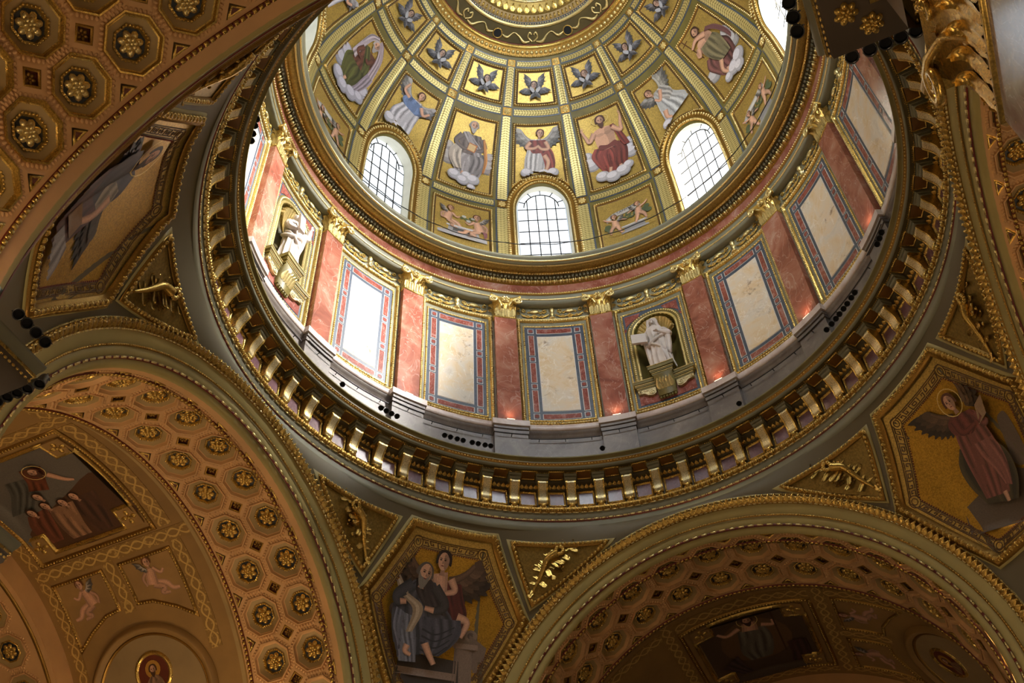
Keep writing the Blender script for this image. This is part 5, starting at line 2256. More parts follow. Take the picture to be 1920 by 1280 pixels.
def fig_red(p):
    p.cloud([(-.8, .85, .34), (.8, .85, .34), (-.86, 1.2, .22), (.84, 1.2, .22)])
    seated(p, (.62, .30, .26), (.58, .27, .23), (.32, .18, .11), (.34, .2, .12), 21, 2, True, book=False)
    p.cloth([(.30, 2.15), (.42, 1.8), (.5, 1.4), (.62, 1.1)], [(.46, 2.15), (.62, 1.85), (.74, 1.5), (.84, 1.1)], (.50, .20, .17), 6, 2, 3)
    p.limb([(-.36, 2.05), (-.62, 1.75), (-.70, 1.95), (-.78, 2.2)], .10, .05)
    p.limb([(.36, 2.05), (.66, 1.78), (.72, 2.05), (.80, 2.35)], .10, .05)
    for x, y, a in ((-.79, 2.26, 2.0), (.81, 2.42, 1.2)):
        p.ell(x, y, .05, .07, SKIN)
        for i in range(4):
            p.limb([(x + (-.04 + i * .027), y + .04), (x + (-.06 + i * .04), y + .14)], .014, .01)
    p.cloud([(-.5, .1, .26), (-.12, -.06, .28), (.3, .05, .28), (.55, .2, .2)])


def fig_veil(p):
    p.cloud([(-.7, 1.1, .36), (.75, .7, .36), (-.75, .7, .3)], (.72, .70, .74))
    seated(p, (.44, .26, .20), (.36, .36, .18), (.75, .70, .68), (.66, .62, .60), 31, None, look=-.4, book=False, lean=.05)
    p.cloth([(-.1, 2.82), (-.45, 2.55), (-.55, 2.0), (-.62, 1.4)], [(.0, 2.70), (-.2, 2.5), (-.3, 2.0), (-.30, 1.3)], (.74, .68, .70), 8, 2, 5)
    p.cloth([(.05, 2.82), (.30, 2.7), (.62, 2.2), (.80, 1.2)], [(.05, 2.70), (.2, 2.45), (.38, 2.0), (.50, 1.0)], (.70, .62, .64), 10, 3, 6)
    p.cloth([(.45, 1.4), (.40, 1.0), (.35, .6), (.2, .2)], [(.80, 1.4), (.78, 1.0), (.62, .5), (.5, .1)], (.62, .56, .60), 10, 3, 7)
    p.limb([(-.3, 1.95), (-.42, 1.6), (-.1, 1.55)], .1, .05, (.44, .26, .20))
    p.limb([(.3, 1.95), (.2, 1.7), (.05, 1.75)], .1, .05, (.44, .26, .20))
    p.cloud([(-.5, .1, .3), (-.1, -.05, .3), (.35, .1, .3), (.7, .3, .25)], (.74, .72, .76))


def fig_staff(p):
    p.limb([(-.62, 2.9), (-.50, 1.6)], .02, .02, (.40, .24, .12))
    p.limb([(-.74, 2.62), (-.44, 2.66)], .02, .02, (.40, .24, .12))
    p.cloud([(-.7, .8, .3), (.78, .9, .36), (.75, 1.3, .28)], (.74, .72, .72))
    seated(p, (.5, .42, .34), (.50, .32, .30), (.26, .15, .09), (.28, .17, .1), 41, None, True, look=-.6, book=False)
    p.cloth([(-.3, 1.9), (-.38, 1.6), (-.30, 1.2), (-.1, .8)], [(.45, 1.8), (.55, 1.5), (.52, 1.1), (.45, .7)], (.50, .46, .34), 14, 4, 8)
    p.cloth([(.25, 2.15), (.5, 1.9), (.7, 1.4), (.76, .9)], [(.42, 2.2), (.7, 1.9), (.88, 1.4), (.9, 1.0)], (.46, .30, .30), 6, 2, 9)
    p.limb([(-.36, 2.0), (-.55, 1.75), (-.52, 1.95)], .11, .06)
    p.limb([(.2, 2.1), (-.2, 2.3), (-.55, 2.2)], .11, .05)
    p.limb([(-.1, .85), (-.3, .5), (-.15, .12)], .11, .06)
    p.cloud([(.1, .1, .3), (.5, .2, .3), (.3, -.1, .25), (-.3, .05, .2)])


def fig_angel(p, seed, dress=(.80, .78, .78), sash=(.58, .26, .22), tilt=.2, hands=1):
    p.wing(-.22, 1.55, 2.5, 1.05, .5, (.66, .64, .62), 1)
    p.wing(.22, 1.55, .65, 1.05, .5, (.62, .60, .58), -1)
    p.cloth([(-.28, 1.62), (-.42, 1.2), (-.55, .75), (-.60, .25)], [(.28, 1.62), (.36, 1.2), (.30, .7), (.15, .15)], dress, 18, 5, seed)
    p.cloth([(.05, 1.25), (.1, 1.0), (.2, .6), (.22, .25)], [(.42, 1.3), (.58, 1.0), (.64, .6), (.60, .25)], sash, 12, 3, seed + 1)
    p.cloth([(-.32, 1.58), (-.36, 1.3), (-.30, 1.1), (-.22, 1.0)], [(.30, 1.58), (.38, 1.35), (.36, 1.15), (.28, 1.0)], tuple(v * .92 for v in sash), 8, 3, seed + 2)
    p.limb([(-.30, 1.5), (-.46, 1.25), (-.18, 1.22), (.05, 1.34)], .085, .05)
    p.limb([(.30, 1.5), (.40, 1.2), (.15, 1.18), (.0, 1.32)], .085, .05)
    p.limb([(.22, .9), (.36, .6), (.26, .2)], .10, .06)
    p.head(.10, 1.86, .165, (.36, .19, .11), None, -tilt, None, .4)
    p.cloud([(-.5, .12, .24), (-.15, .0, .25), (.2, .05, .27), (.52, .1, .22)])


def fig_angel_blue(p):
    p.wing(-.25, 1.6, 2.2, 1.0, .5, (.66, .64, .62), 1)
    p.wing(.25, 1.5, .2, .9, .5, (.64, .62, .62), -1)
    p.cloth([(-.3, 1.6), (-.5, 1.1), (-.75, .7), (-.80, .35)], [(.28, 1.6), (.40, 1.1), (.35, .6), (.3, .05)], (.78, .76, .78), 18, 5, 77)
    p.cloth([(-.38, 1.62), (-.55, 1.35), (-.5, 1.2), (-.42, 1.12)], [(.36, 1.5), (.5, 1.25), (.45, 1.1), (.2, 1.0)], (.42, .50, .66), 8, 3, 78)
    p.limb([(-.3, 1.5), (-.6, 1.65), (-.5, 2.0)], .085, .05)
    p.limb([(.3, 1.45), (.5, 1.2), (.72, 1.4)], .085, .05)
    p.head(.12, 1.86, .17, (.34, .19, .11), None, -.15, None, .5)
    p.cloud([(-.7, .15, .26), (-.3, .0, .25), (.1, -.05, .25), (.4, -.1, .2)])


def fig_angel_bow(p):
    p.wing(-.1, 1.5, 3.0, .8, .5, (.62, .60, .58), 1)
    p.wing(.15, 1.6, 1.45, 1.05, .45, (.66, .64, .60), -1)
    p.cloth([(-.25, 1.55), (-.30, 1.1), (-.35, .7), (-.35, .2)], [(.35, 1.6), (.55, 1.1), (.9, .75), (1.0, .5)], (.76, .76, .76), 20, 5, 87)
    p.cloth([(-.2, 1.6), (-.1, 1.3), (.1, 1.1), (.2, .95)], [(.25, 1.68), (.4, 1.5), (.5, 1.3), (.5, 1.1)], (.70, .68, .66), 8, 3, 88)
    p.limb([(.1, 1.55), (-.1, 1.2), (-.28, 1.35)], .09, .05)
    p.limb([(-.15, .7), (-.2, .4), (-.05, .25)], .11, .07)
    p.head(-.36, 1.72, .165, (.32, .18, .10), None, .5, None, -.5)
    p.cloud([(-.3, .1, .25), (.05, .0, .22), (-.15, -.15, .2)])


def fig_cherub(p, seed=0):
    rnd = random.Random(seed)
    c = (.52, .51, .53)
    d = rnd.uniform(-.06, .06)
    for s_ in (-1, 1):
        p.wing(s_ * .06, .10, math.pi / 2 - s_ * .52, .60, .3, c, s_ * 1, 6)
    for s_ in (-1, 1):
        p.wing(s_ * .10, -.02, math.pi / 2 - s_ * 1.75, .55, .3, tuple(v * .95 for v in c), -s_ * 1, 6)
    for s_ in (-1, 1):
        p.wing(s_ * .02, -.18, math.pi / 2 - s_ * 2.5, .36, .3, tuple(v * .9 for v in c), s_ * 1, 5)
    p.head(d, .10, .165, rnd.choice([(.20, .13, .08), (.42, .27, .15), (.14, .09, .07)]), None, d * 3, None, d * 6, skin=(.74, .60, .52))
    for s_ in (-1, 1):
        p.poly([(s_ * .02, -.14), (s_ * .2, .02), (s_ * .24, -.1), (s_ * .1, -.26)], (.72, .72, .74))


def putto(p, x, y, k, flip=1, pose=0, seed=0):
    f = lambda L: [(x + flip * a * k, y + b * k) for a, b in L]
    if pose == 0:       # sitting
        p.limb(f([(-.1, .45), (.35, .35), (.55, .1), (.8, .05)]), .14 * k, .06 * k)
        p.limb(f([(-.1, .4), (.25, .2), (.1, .05), (.4, -.02)]), .13 * k, .06 * k, tuple(v * .9 for v in SKIN))
        p.limb(f([(-.12, .4), (-.05, .75), (.02, 1.0)]), .22 * k, .18 * k)
        p.limb(f([(.12, .98), (.34, .75), (.5, .85)]), .07 * k, .045 * k)
        p.limb(f([(-.12, .95), (-.38, .7), (-.35, .4)]), .07 * k, .045 * k, tuple(v * .88 for v in SKIN))
    else:               # standing, reaching up
        p.limb(f([(-.05, .75), (-.12, .4), (-.25, .0)]), .14 * k, .06 * k)
        p.limb(f([(.1, .75), (.3, .45), (.35, .08)]), .14 * k, .06 * k, tuple(v * .9 for v in SKIN))
        p.limb(f([(.0, .7), (.02, 1.0), (.0, 1.2)]), .2 * k, .17 * k)
        p.limb(f([(.12, 1.2), (.4, 1.3), (.6, 1.5)]), .07 * k, .045 * k)
        p.limb(f([(-.12, 1.2), (-.42, 1.1), (-.6, 1.0)]), .07 * k, .045 * k, tuple(v * .88 for v in SKIN))
    p.wing(x - flip * .1 * k, y + (1.0 if pose == 0 else 1.15) * k, math.pi * .75 if flip > 0 else math.pi * .25, .45 * k, .2 * k, (.70, .66, .62), flip, 4)
    hy = 1.25 if pose == 0 else 1.45
    p.head(x + flip * .03 * k, y + hy * k, .17 * k, (.45, .28, .14), None, 0, None, .5 * flip)


def fig_putti_base(p, kind):
    stone = (.66, .64, .64)
    if kind == 0:
        p.poly([(-.95, 0), (1.0, 0), (1.0, .22), (.75, .30), (-.62, .30), (-.95, .22)], stone, 0)
        p.poly([(-.55, .30), (.72, .30), (.66, .66), (-.5, .66)], tuple(v * .95 for v in stone), 0)
        p.poly([(-.35, .36), (.5, .36), (.46, .58), (-.32, .58)], tuple(v * .5 for v in stone), 0)
        p.poly([(-.60, .62), (.76, .62), (.76, .72), (-.60, .72)], (.78, .76, .76), 0)
    else:
        p.poly([(-.35, .0), (.75, .0), (.72, .12), (-.35, .12)], stone, 0)
        p.poly([(-.22, .12), (.62, .12), (.58, .38), (-.2, .38)], tuple(v * .85 for v in stone), 0)
        p.poly([(-.3, .38), (.72, .38), (.72, .46), (-.3, .46)], (.80, .78, .78), 0)


def fig_putti_extra(p, kind):
    if kind == 0:
        for i in range(7):
            p.ell(.0 + .09 * i, 1.32 + .12 * math.sin(i * 1.7), .09, .08, (.76, .74, .70) if i % 2 else (.36, .40, .24))
    else:
        p.loft([(-.85, 1.15), (-.5, 1.42), (.0, 1.50), (.55, 1.62)], [(-.80, .92), (-.45, 1.17), (.05, 1.25), (.6, 1.36)], np.array([lin((.70, .68, .66)), lin((.84, .82, .79)), lin((.80, .78, .75))]))
        for x, y, r in ((-.25, 1.0, .12), (-.05, .93, .12), (.15, .92, .12), (.33, 1.0, .11), (.05, 1.1, .12)):
            p.ell(x, y, r, r * .9, (.32, .36, .24))
            p.ell(x + r * .3, y + r * .2, r * .4, r * .35, (.60, .52, .28))


def fig_putto_l(p, kind):
    if kind == 0:
        putto(p, -.50, .62, .85, 1, 0)
    else:
        for x, y, r in ((-.82, .55, .14), (-.72, .40, .13), (-.80, .68, .12)):
            p.ell(x, y, r, r * .9, (.32, .36, .24))
        putto(p, -.48, .08, .72, -1, 1)


def fig_putto_r(p, kind):
    if kind == 0:
        p.cloth([(.65, .8), (.85, .6), (.9, .3)], [(.85, 1.0), (1.0, .7), (1.0, .4)], (.55, .34, .36), 5, 2, 5)
        putto(p, .62, .30, .95, -1, 0)
    else:
        for x, y, r in ((.72, 1.0, .15), (.85, .85, .13), (.8, 1.12, .12)):
            p.ell(x, y, r, r * .9, (.32, .36, .24))
        putto(p, .45, .38, .72, 1, 1)


def fig_scholar(p):
    """elder in a grey-blue mantle with a scroll, winged youth behind, stone seat"""
    st = (.55, .47, .41)
    p.cur = 'painted_seat'
    p.poly([(-2.0, -.1), (-1.45, .0), (-1.15, -.3), (-1.0, -2.2), (-2.0, -2.2)], tuple(v * .85 for v in st), 0)
    p.ell(-1.45, -.12, .22, .20, st)
    p.ell(-1.45, -.12, .12, .11, tuple(v * .7 for v in st))
    p.poly([(.55, -.5), (.95, -.35), (1.5, -.75), (1.6, -2.2), (.55, -2.2)], tuple(v * .9 for v in st), 0)
    p.ell(1.02, -.40, .20, .18, st)
    p.ell(1.02, -.40, .11, .10, tuple(v * .7 for v in st))
    p.poly([(.50, -.66), (1.25, -.66), (1.25, -.82), (.50, -.82)], tuple(v * 1.08 for v in st), 0)
    p.poly([(.62, -.82), (1.1, -.82), (1.1, -2.2), (.62, -2.2)], tuple(v * .98 for v in st), 0)
    p.poly([(-1.2, -2.2), (.75, -2.2), (.7, -1.2), (-1.1, -1.2)], tuple(v * .45 for v in st), 0)
    p.poly([(-1.15, -1.66), (.68, -1.58), (.70, -1.80), (-1.15, -1.88)], tuple(v * 1.05 for v in st), 0)
    p.wing(-.55, 1.0, 2.75, 1.55, .7, (.40, .30, .22), 1, 10)
    p.wing(.10, 1.0, .42, 1.75, .7, (.42, .32, .24), -1, 10)
    p.cur = 'painted_youth'
    p.cloth([(-.10, 1.0), (-.05, .5), (.15, .0), (.30, -.4)], [(.52, .95), (.66, .5), (.80, .1), (.72, -.5)], (.38, .15, .12), 14, 4, 51)
    p.limb([(-.28, 1.15), (-.20, .85), (-.15, .5)], .30, .22)
    p.limb([(.15, 1.05), (.32, .75), (.02, .62)], .13, .07)
    p.limb([(.50, .0), (.82, -.12), (.66, -.58)], .14, .07)
    p.head(-.18, 1.50, .27, (.18, .10, .06), None, 0, None, -.7)
    p.cur = 'painted_elder'
    p.cloth([(-1.05, .80), (-1.55, .25), (-1.60, -.5), (-1.25, -1.55)], [(-.35, .85), (.05, .25), (.40, -.25), (.15, -1.05)], (.31, .31, .34), 24, 6, 52)
    p.cloth([(-1.0, .85), (-.95, .5), (-.7, .2), (-.5, .0)], [(-.55, .95), (-.2, .6), (.05, .2), (.15, -.05)], (.26, .22, .22), 12, 4, 53)
    p.cloth([(-1.50, -.15), (-1.50, -.7), (-1.25, -1.2), (-1.15, -1.62)], [(-.85, -.25), (-.72, -.8), (-.66, -1.2), (-.62, -1.55)], (.48, .49, .54), 16, 5, 54)
    p.cloth([(-.75, -.2), (-.6, -.7), (-.5, -1.1), (-.4, -1.3)], [(.62, -.1), (.66, -.5), (.42, -.9), (.05, -1.25)], (.33, .33, .37), 18, 5, 55)
    for i in range(4):
        y = -.35 - i * .2
        p.limb([(-.55, y - .2), (-.1, y - .28), (.45 - i * .06, y + .02)], .03, .015, (.20, .20, .23))
    p.limb([(-.42, -.95), (-.25, -1.25), (-.08, -1.52)], .12, .08)
    p.limb([(-.95, -1.1), (-.98, -1.3), (-.80, -1.38)], .10, .06)
    p.loft([(-1.75, .62), (-1.45, .25), (-.95, -.05), (-1.05, -.75)], [(-1.60, .75), (-1.20, .38), (-.62, .05), (-.85, -.70)], np.array([lin((.62, .54, .44)), lin((.76, .68, .58)), lin((.66, .58, .48))]))
    p.limb([(-1.08, .65), (-1.55, .2), (-1.5, -.02), (-1.25, .08)], .19, .09, (.29, .29, .31))
    p.limb([(-1.42, .02), (-1.2, .1)], .09, .07)
    p.limb([(-.35, .7), (.05, .25), (-.25, .02), (-.45, .05)], .18, .09, (.27, .25, .25))
    p.limb([(-.28, .03), (-.58, .05)], .09, .07)
    p.head(-.76, 1.02, .30, (.40, .36, .32), (.52, .49, .45), -.15, None, .6, bald=True)


def fig_winged(p):
    """winged figure in rose robe with a book"""
    stone = (.50, .43, .36)
    p.cur = 'painted_seat'
    p.poly([(-1.0, -2.2), (1.3, -2.2), (1.3, -.9), (.8, -.7), (-.5, -1.1), (-1.1, -1.4)], tuple(v * .8 for v in stone), 0)
    p.poly([(.9, -.6), (1.4, -.6), (1.4, .6), (1.15, .75), (.9, .5)], tuple(v * .9 for v in stone))
    p.cur = 'painted_figure'
    p.wing(-.35, 1.15, 2.95, 1.35, .9, (.40, .30, .20), 1, 10)
    p.wing(.25, 1.4, 1.35, 1.35, .7, (.42, .32, .22), -1, 10)
    p.cloth([(-.55, .2), (-.75, -.3), (-.6, -.9), (-.2, -1.5)], [(.6, .2), (.95, -.3), (1.0, -1.0), (.8, -1.6)], (.30, .26, .16), 16, 4, 60)
    p.cloth([(-.38, 1.1), (-.5, .5), (-.45, -.3), (-.2, -1.35)], [(.45, 1.1), (.62, .5), (.75, -.3), (.6, -1.35)], (.54, .32, .27), 22, 5, 61)
    p.cloth([(.0, .2), (.1, -.2), (.3, -.6), (.5, -1.1)], [(.65, .25), (.78, -.1), (.82, -.6), (.75, -1.2)], (.60, .38, .33), 10, 3, 62)
    p.cloth([(-.4, 1.12), (-.6, .9), (-.5, .6), (-.2, .5)], [(.35, 1.15), (.5, .9), (.35, .65), (.1, .5)], (.48, .24, .20), 10, 3, 63)
    p.poly([(.42, .65), (.85, .85), (1.0, 1.35), (.55, 1.2)], (.66, .54, .42), 0)
    p.limb([(.42, 1.0), (.6, .65), (.75, .75)], .13, .06, (.54, .32, .27))
    p.limb([(-.35, 1.0), (-.2, .6), (.3, .72)], .13, .06, (.48, .24, .20))
    p.limb([(.45, -1.3), (.5, -1.6)], .08, .06)
    p.head(-.18, 1.5, .24, (.38, .20, .10), None, .25, 1, -.5)


def fig_writer(p):
    """dark-mantled figure with an eagle beside, open book"""
    stone = (.55, .52, .50)
    p.cur = 'painted_seat'
    p.poly([(-1.4, -2.1), (.5, -2.1), (.8, -1.5), (.3, -1.2), (-.6, -1.5), (-1.4, -1.6)], stone, 0)
    p.cur = 'painted_figure'
    p.wing(.35, .55, -.9, 1.2, .8, (.30, .26, .24), -1, 9)
    p.wing(.1, .7, 2.7, 1.1, .8, (.22, .16, .14), 1, 8)
    p.cloth([(-.6, .9), (-.9, .3), (-1.0, -.6), (-1.1, -1.6)], [(.35, 1.0), (.45, .4), (.2, -.5), (-.2, -1.5)], (.36, .22, .22), 20, 5, 71)
    p.cloth([(-.5, 1.25), (-.75, .8), (-.7, .3), (-.6, .0)], [(.35, 1.2), (.5, .8), (.4, .4), (.2, .1)], (.22, .20, .24), 14, 4, 72)
    p.cloth([(-.1, .7), (-.15, .4), (.0, .1)], [(.35, .75), (.45, .45), (.4, .1)], (.60, .55, .48), 6, 2, 73)
    p.limb([(.3, .5), (.25, .0), (-.15, -.5)], .12, .07)
    p.limb([(-.5, .9), (-.7, .4), (-.5, .0)], .14, .08, (.22, .20, .24))
    p.poly([(-.75, -.75), (.05, -.7), (.1, -.3), (-.65, -.35)], (.55, .42, .30), 0)
    p.cloth([(-.5, -.8), (-.6, -1.2), (-.7, -1.7)], [(.2, -.8), (.35, -1.2), (.3, -1.7)], (.62, .60, .62), 8, 3, 74)
    p.head(.05, 1.5, .26, (.20, .13, .09), (.22, .15, .1), -.1, 1, .2)


# ------------------------------------------------------------------ dome mosaics
sS0, sS1 = s_of(42.42), s_of(45.92)
sC0, sC1 = s_of(46.90), s_of(47.98)
sP0, sP1 = s_of(38.0), s_of(41.25)


def mk_ground(a, s0, s1):
    return lambda: G().grid(dome(np.linspace(-a, a, 13)[:, None], np.linspace(s0, s1, 16)[None], .014))


def arch_at(a):
    f = min(1, abs(a) / 10.45)
    return WS + (s_of(43.72) - WS) * math.sqrt(max(0, 1 - f * f)) + .06


def angel_poly(a0=7.4):
    aa = np.linspace(a0, -a0, 15)
    return np.concatenate([[(-a0, sS1), (a0, sS1)], np.stack([aa, [arch_at(x) for x in aa]], -1)])


def dense(poly, n=6):
    poly = np.asarray(poly, float)
    o = []
    for a, b in zip(poly, np.roll(poly, -1, 0)):
        for i in range(n):
            o.append(a + (b - a) * i / n)
    return np.array(o)


def mk_angel_ground():
    q = dense(angel_poly(), 4)
    q[:, 0] = np.radians(q[:, 0]) * r_of(q[:, 1])
    V, F = fill(q, .25)
    return G().add(dome_m(V[:, 0], V[:, 1], .014), F)


def frames(t, key, poly):
    c = np.mean(poly, 0)

    def grow(d):
        q = np.array(poly, float)
        k = d / (np.radians(1) * r_of(q[:, 1]))
        q[:, 0] += np.sign(q[:, 0] - c[0]) * k * (np.abs(q[:, 0]) > 5)
        q[:, 1] += np.where(q[:, 1] > c[1], d, -d)
        return q
    part(t, 'inner_fillet', key + '_fi', lambda: G().sweep(*path_on(dome, grow(.02), True, .3), TORUS(.03, .03), True), 'key_brown')
    part(t, 'frame', key + '_fr', lambda: frame_mesh(dome, grow(.12), .06, .07), 'gold_dark')
    part(t, 'bead_row', key + '_be', lambda: beads_mesh(dome, grow(.12), .105, (.09, .085, .08), .055), 'gold_bright', kind='stuff')


def paint_parts(t, key, mk):
    if key not in CACHE:
        CACHE[key] = []
        for nm, g in mk():
            me = g.mesh(nm)
            me.materials.append(M['mosaic_figure'])
            CACHE[key].append((nm, me))
    for nm, me in CACHE[key]:
        link(nm, me, None, t)


def wall_mosaic(b, key, label, ground, gname, poly, fig, fkey, group, sc_, oy, ox=0.):
    ph = 22.5 * b
    t = thing('mosaic', label, 'mosaic', (0, 0, 0), ph, group)
    part(t, 'gold_ground', key + '_g', ground, 'mosaic_gold', True)
    frames(t, key, poly)

    def mk():
        p = Paint(dome_m, .018, sc_, ox, oy)
        fig(p)
        q = dense(poly, 6)
        q[:, 0] = np.radians(q[:, 0]) * r_of(q[:, 1])
        return p.parts(q)
    paint_parts(t, fkey, mk)
    return t


RECT = lambda a, s0, s1: np.array([(-a, s0), (a, s0), (a, s1), (-a, s1)])
SAINTS = {-2: (fig_old, 'mosaic of a seated grey-bearded man with an open book on gold ground'),
          0: (fig_red, 'mosaic of a bare-chested haloed man in a red robe on clouds'),
          -4: (fig_veil, 'mosaic of a veiled seated elder in green and white on gold'),
          2: (fig_staff, 'mosaic of a seated man in brown holding a cross staff')}
for b, (f, lb) in SAINTS.items():
    wall_mosaic(b, 'saint', lb, mk_ground(7.4, sS0, sS1), '', RECT(7.4, sS0, sS1), f, 'saint%d' % b, 'saint mosaics of the dome', 1.25, sS0 + .42)
ANGELS = {-1: (lambda p: fig_angel(p, 90), 'mosaic of a winged angel with folded hands above the lowest window'),
          -3: (fig_angel_blue, 'mosaic of an angel in white and blue above the left window'),
          1: (fig_angel_bow, 'mosaic of a bowing angel in white above the right window'),
          -5: (fig_angel_blue, 'mosaic of an angel cut off at the upper left edge of the dome'),
          3: (fig_angel_bow, 'mosaic of an angel cut off at the upper right edge of the dome')}
for b, (f, lb) in ANGELS.items():
    wall_mosaic(b, 'angel', lb, mk_angel_ground, '', angel_poly(), f, 'angel%d' % b, 'angel mosaics of the dome', 1.22, s_of(43.62))
PUTTI = {-2: (0, 'mosaic of two putti seated on a stone bench with flowers'), 0: (1, 'mosaic of two putti holding an inscribed scroll over a stone block'),
         -4: (1, 'mosaic of two putti with a scroll, left of the left window'), 2: (1, 'mosaic of two putti with a garland, right of the right window')}
for b, (kd_, lb) in PUTTI.items():
    t = wall_mosaic(b, 'putti', lb, mk_ground(7.55, sP0, sP1), '', RECT(7.55, sP0, sP1), lambda p, k=kd_: fig_putti_base(p, k), 'putti%d' % kd_, 'putti mosaics of the dome', 1.18, s_of(38.72))
    for nm_, fn_, h_ in (('painted_putto', fig_putto_l, .045), ('painted_putto', fig_putto_r, .045), ('painted_scroll' if kd_ else 'painted_flowers', fig_putti_extra, .035)):
        def mk_pt(fn_=fn_, h_=h_, kd_=kd_):
            p = Paint(dome_m, h_, 1.18, 0, s_of(38.72))
            fn_(p, kd_)
            return p.g
        part(t, nm_, 'pt%s%d' % (fn_.__name__, kd_), mk_pt, 'mosaic_figure')
    if b == 0:
        # lettering on the scroll
        cu = bpy.data.curves.new('scroll_lettering', 'FONT')
        cu.body = 'S.S.SANCTVS'
        cu.size = .235
        cu.align_x = 'CENTER'
        tmp = bpy.data.objects.new('tmp', cu)
        COL.objects.link(tmp)
        bpy.context.view_layer.update()
        me0 = tmp.evaluated_get(bpy.context.evaluated_depsgraph_get()).to_mesh()
        V = np.array([v.co[:] for v in me0.vertices])
        tris = []
        for pl in me0.polygons:
            vs = list(pl.vertices)
            tris += [(vs[0], vs[i], vs[i + 1]) for i in range(1, len(vs) - 1)]
        tmp.to_mesh_clear()
        bpy.data.objects.remove(tmp)
        x = V[:, 0]
        xs = x / 1.18
        cy = np.interp(xs, (-.8, -.45, 0, .6), (1.02, 1.28, 1.37, 1.49)) - .085
        g = G().add(dome_m(x - .10, s_of(38.72) + (cy + V[:, 1] / 1.18) * 1.18, .10), np.array(tris))
        link('scroll_lettering', g.mesh('scroll_lettering'), 'lead', t)
names = {-5: 'cherub mosaic cut off by the top left of the picture, in the upper ring',
         -4: 'cherub mosaic in the upper ring, above the veiled elder', -3: 'cherub mosaic in the upper ring, above the angel in white and blue',
         -2: 'bright cherub mosaic in the upper ring, above the grey-bearded man', -1: 'cherub mosaic in the upper ring, above the angel with folded hands',
         0: 'cherub mosaic in the upper ring, above the red-robed haloed man', 1: 'cherub mosaic in the upper ring, above the bowing angel',
         2: 'cherub mosaic in the upper ring, above the man with a cross staff', 3: 'cherub mosaic cut off by the top right of the picture, in the upper ring'}
for b, lb in names.items():
    wall_mosaic(b, 'cherub', lb, mk_ground(7.35, sC0, sC1), '', RECT(7.35, sC0, sC1), lambda p, b=b: fig_cherub(p, b), 'cherub%d' % b, 'cherub mosaics of the dome', 1.08, (sC0 + sC1) / 2 - .04)

# cornucopia scrolls and round holes of the lantern frieze
FZ = P(4.30, 0, 49.2)


def frz(u, v, h=0.):
    """frieze chart: u degrees, v 0..1 up the band"""
    u, v = np.broadcast_arrays(np.asarray(u, float), np.asarray(v, float))
    return P(4.68 - .68 * v, u, 48.82 + .25 * v - np.asarray(h, float))


for k in range(-5, 6):
    ph = 45 * k / 1.
    if not -180 < ph < 180:
        continue

    def mk_hole():
        t = np.linspace(0, 2 * math.pi, 17)[:-1]
        g = G()
        q = frz(2.5 * np.cos(t), .42 + .28 * np.sin(t), .03)
        return g.add(q, [tuple(range(16))])

    def mk_holerim():
        t = np.linspace(0, 2 * math.pi, 17)[:-1]
        return tube(G(), frz(2.8 * np.cos(t), .42 + .31 * np.sin(t), .03), .03, 5, True)

    def mk_horns():
        g = G()
        for s_ in (-1, 1):
            A = catmull([(s_ * 3.0, .45), (s_ * 6.5, .35), (s_ * 10, .7), (s_ * 13.5, .55), (s_ * 17, .18), (s_ * 20.5, .22)], 6)
            w = np.interp(np.linspace(0, 1, len(A)), (0, .15, .35, .55, .8, 1), (.03, .075, .03, .035, .085, .03))
            tube(g, frz(A[:, 0], A[:, 1], .04), w, 6)
            sp = catmull([(s_ * 22.2, .2), (s_ * 19.5, .5), (s_ * 20.5, .8), (s_ * 21.8, .65)], 5)
            tube(g, frz(sp[:, 0], sp[:, 1], .04), .04, 6)
            for u, v, r in ((9.5, .3, .22), (15, .86, .12), (12.5, .9, .1), (7, .75, .1), (17.5, .62, .12)):
                o = frz(s_ * u, v, .03)
                nn = unit(frz(s_ * u, v, 1.) - o)
                x = unit(np.cross([0, 0, 1.], nn))
                g.inst(ROSE_S, o, x, np.cross(nn, x), nn, (r, r, r))
        return g
    h = part(T7, 'round_hole', 'lz_hole', mk_hole, 'black_void')
    h.rotation_euler = (0, 0, -RT(ph))
    part(h, 'hole_rim', 'lz_rim', mk_holerim, 'gold')
    part(h, 'cornucopia_scroll', 'lz_horn', mk_horns, 'gold_bright', True)

# ================================================================== PENDENTIVE MOSAICS AND RELIEFS
HEX_O = np.array([(-7.7, 22.82), (7.7, 22.82), (13.2, 20.46), (5.8, 17.85), (-5.8, 17.85), (-13.2, 20.46)])
HEX_K = np.array([(-6.55, 22.52), (6.55, 22.52), (11.75, 20.43), (5.15, 18.05), (-5.15, 18.05), (-11.75, 20.43)])
HEX_M = np.array([(-5.2, 22.22), (5.2, 22.22), (10.1, 20.38), (4.35, 18.28), (-4.35, 18.28), (-10.1, 20.38)])


def pmet(q):
    q = np.array(q, float)
    q[:, 0] = np.radians(q[:, 0]) * 11.3
    return q


def mk_hexground():
    V, F = fill(dense(pmet(HEX_M), 6), .22)
    return G().add(pend_m(V[:, 0], V[:, 1], .012), F)


def mk_keyground():
    A, B = dense(HEX_O, 8), dense(HEX_M, 8)
    return G().grid(np.stack([pend(*(A + (B - A) * k).T, .008) for k in np.linspace(0, 1, 4)], 0), None, wrap_v=True)


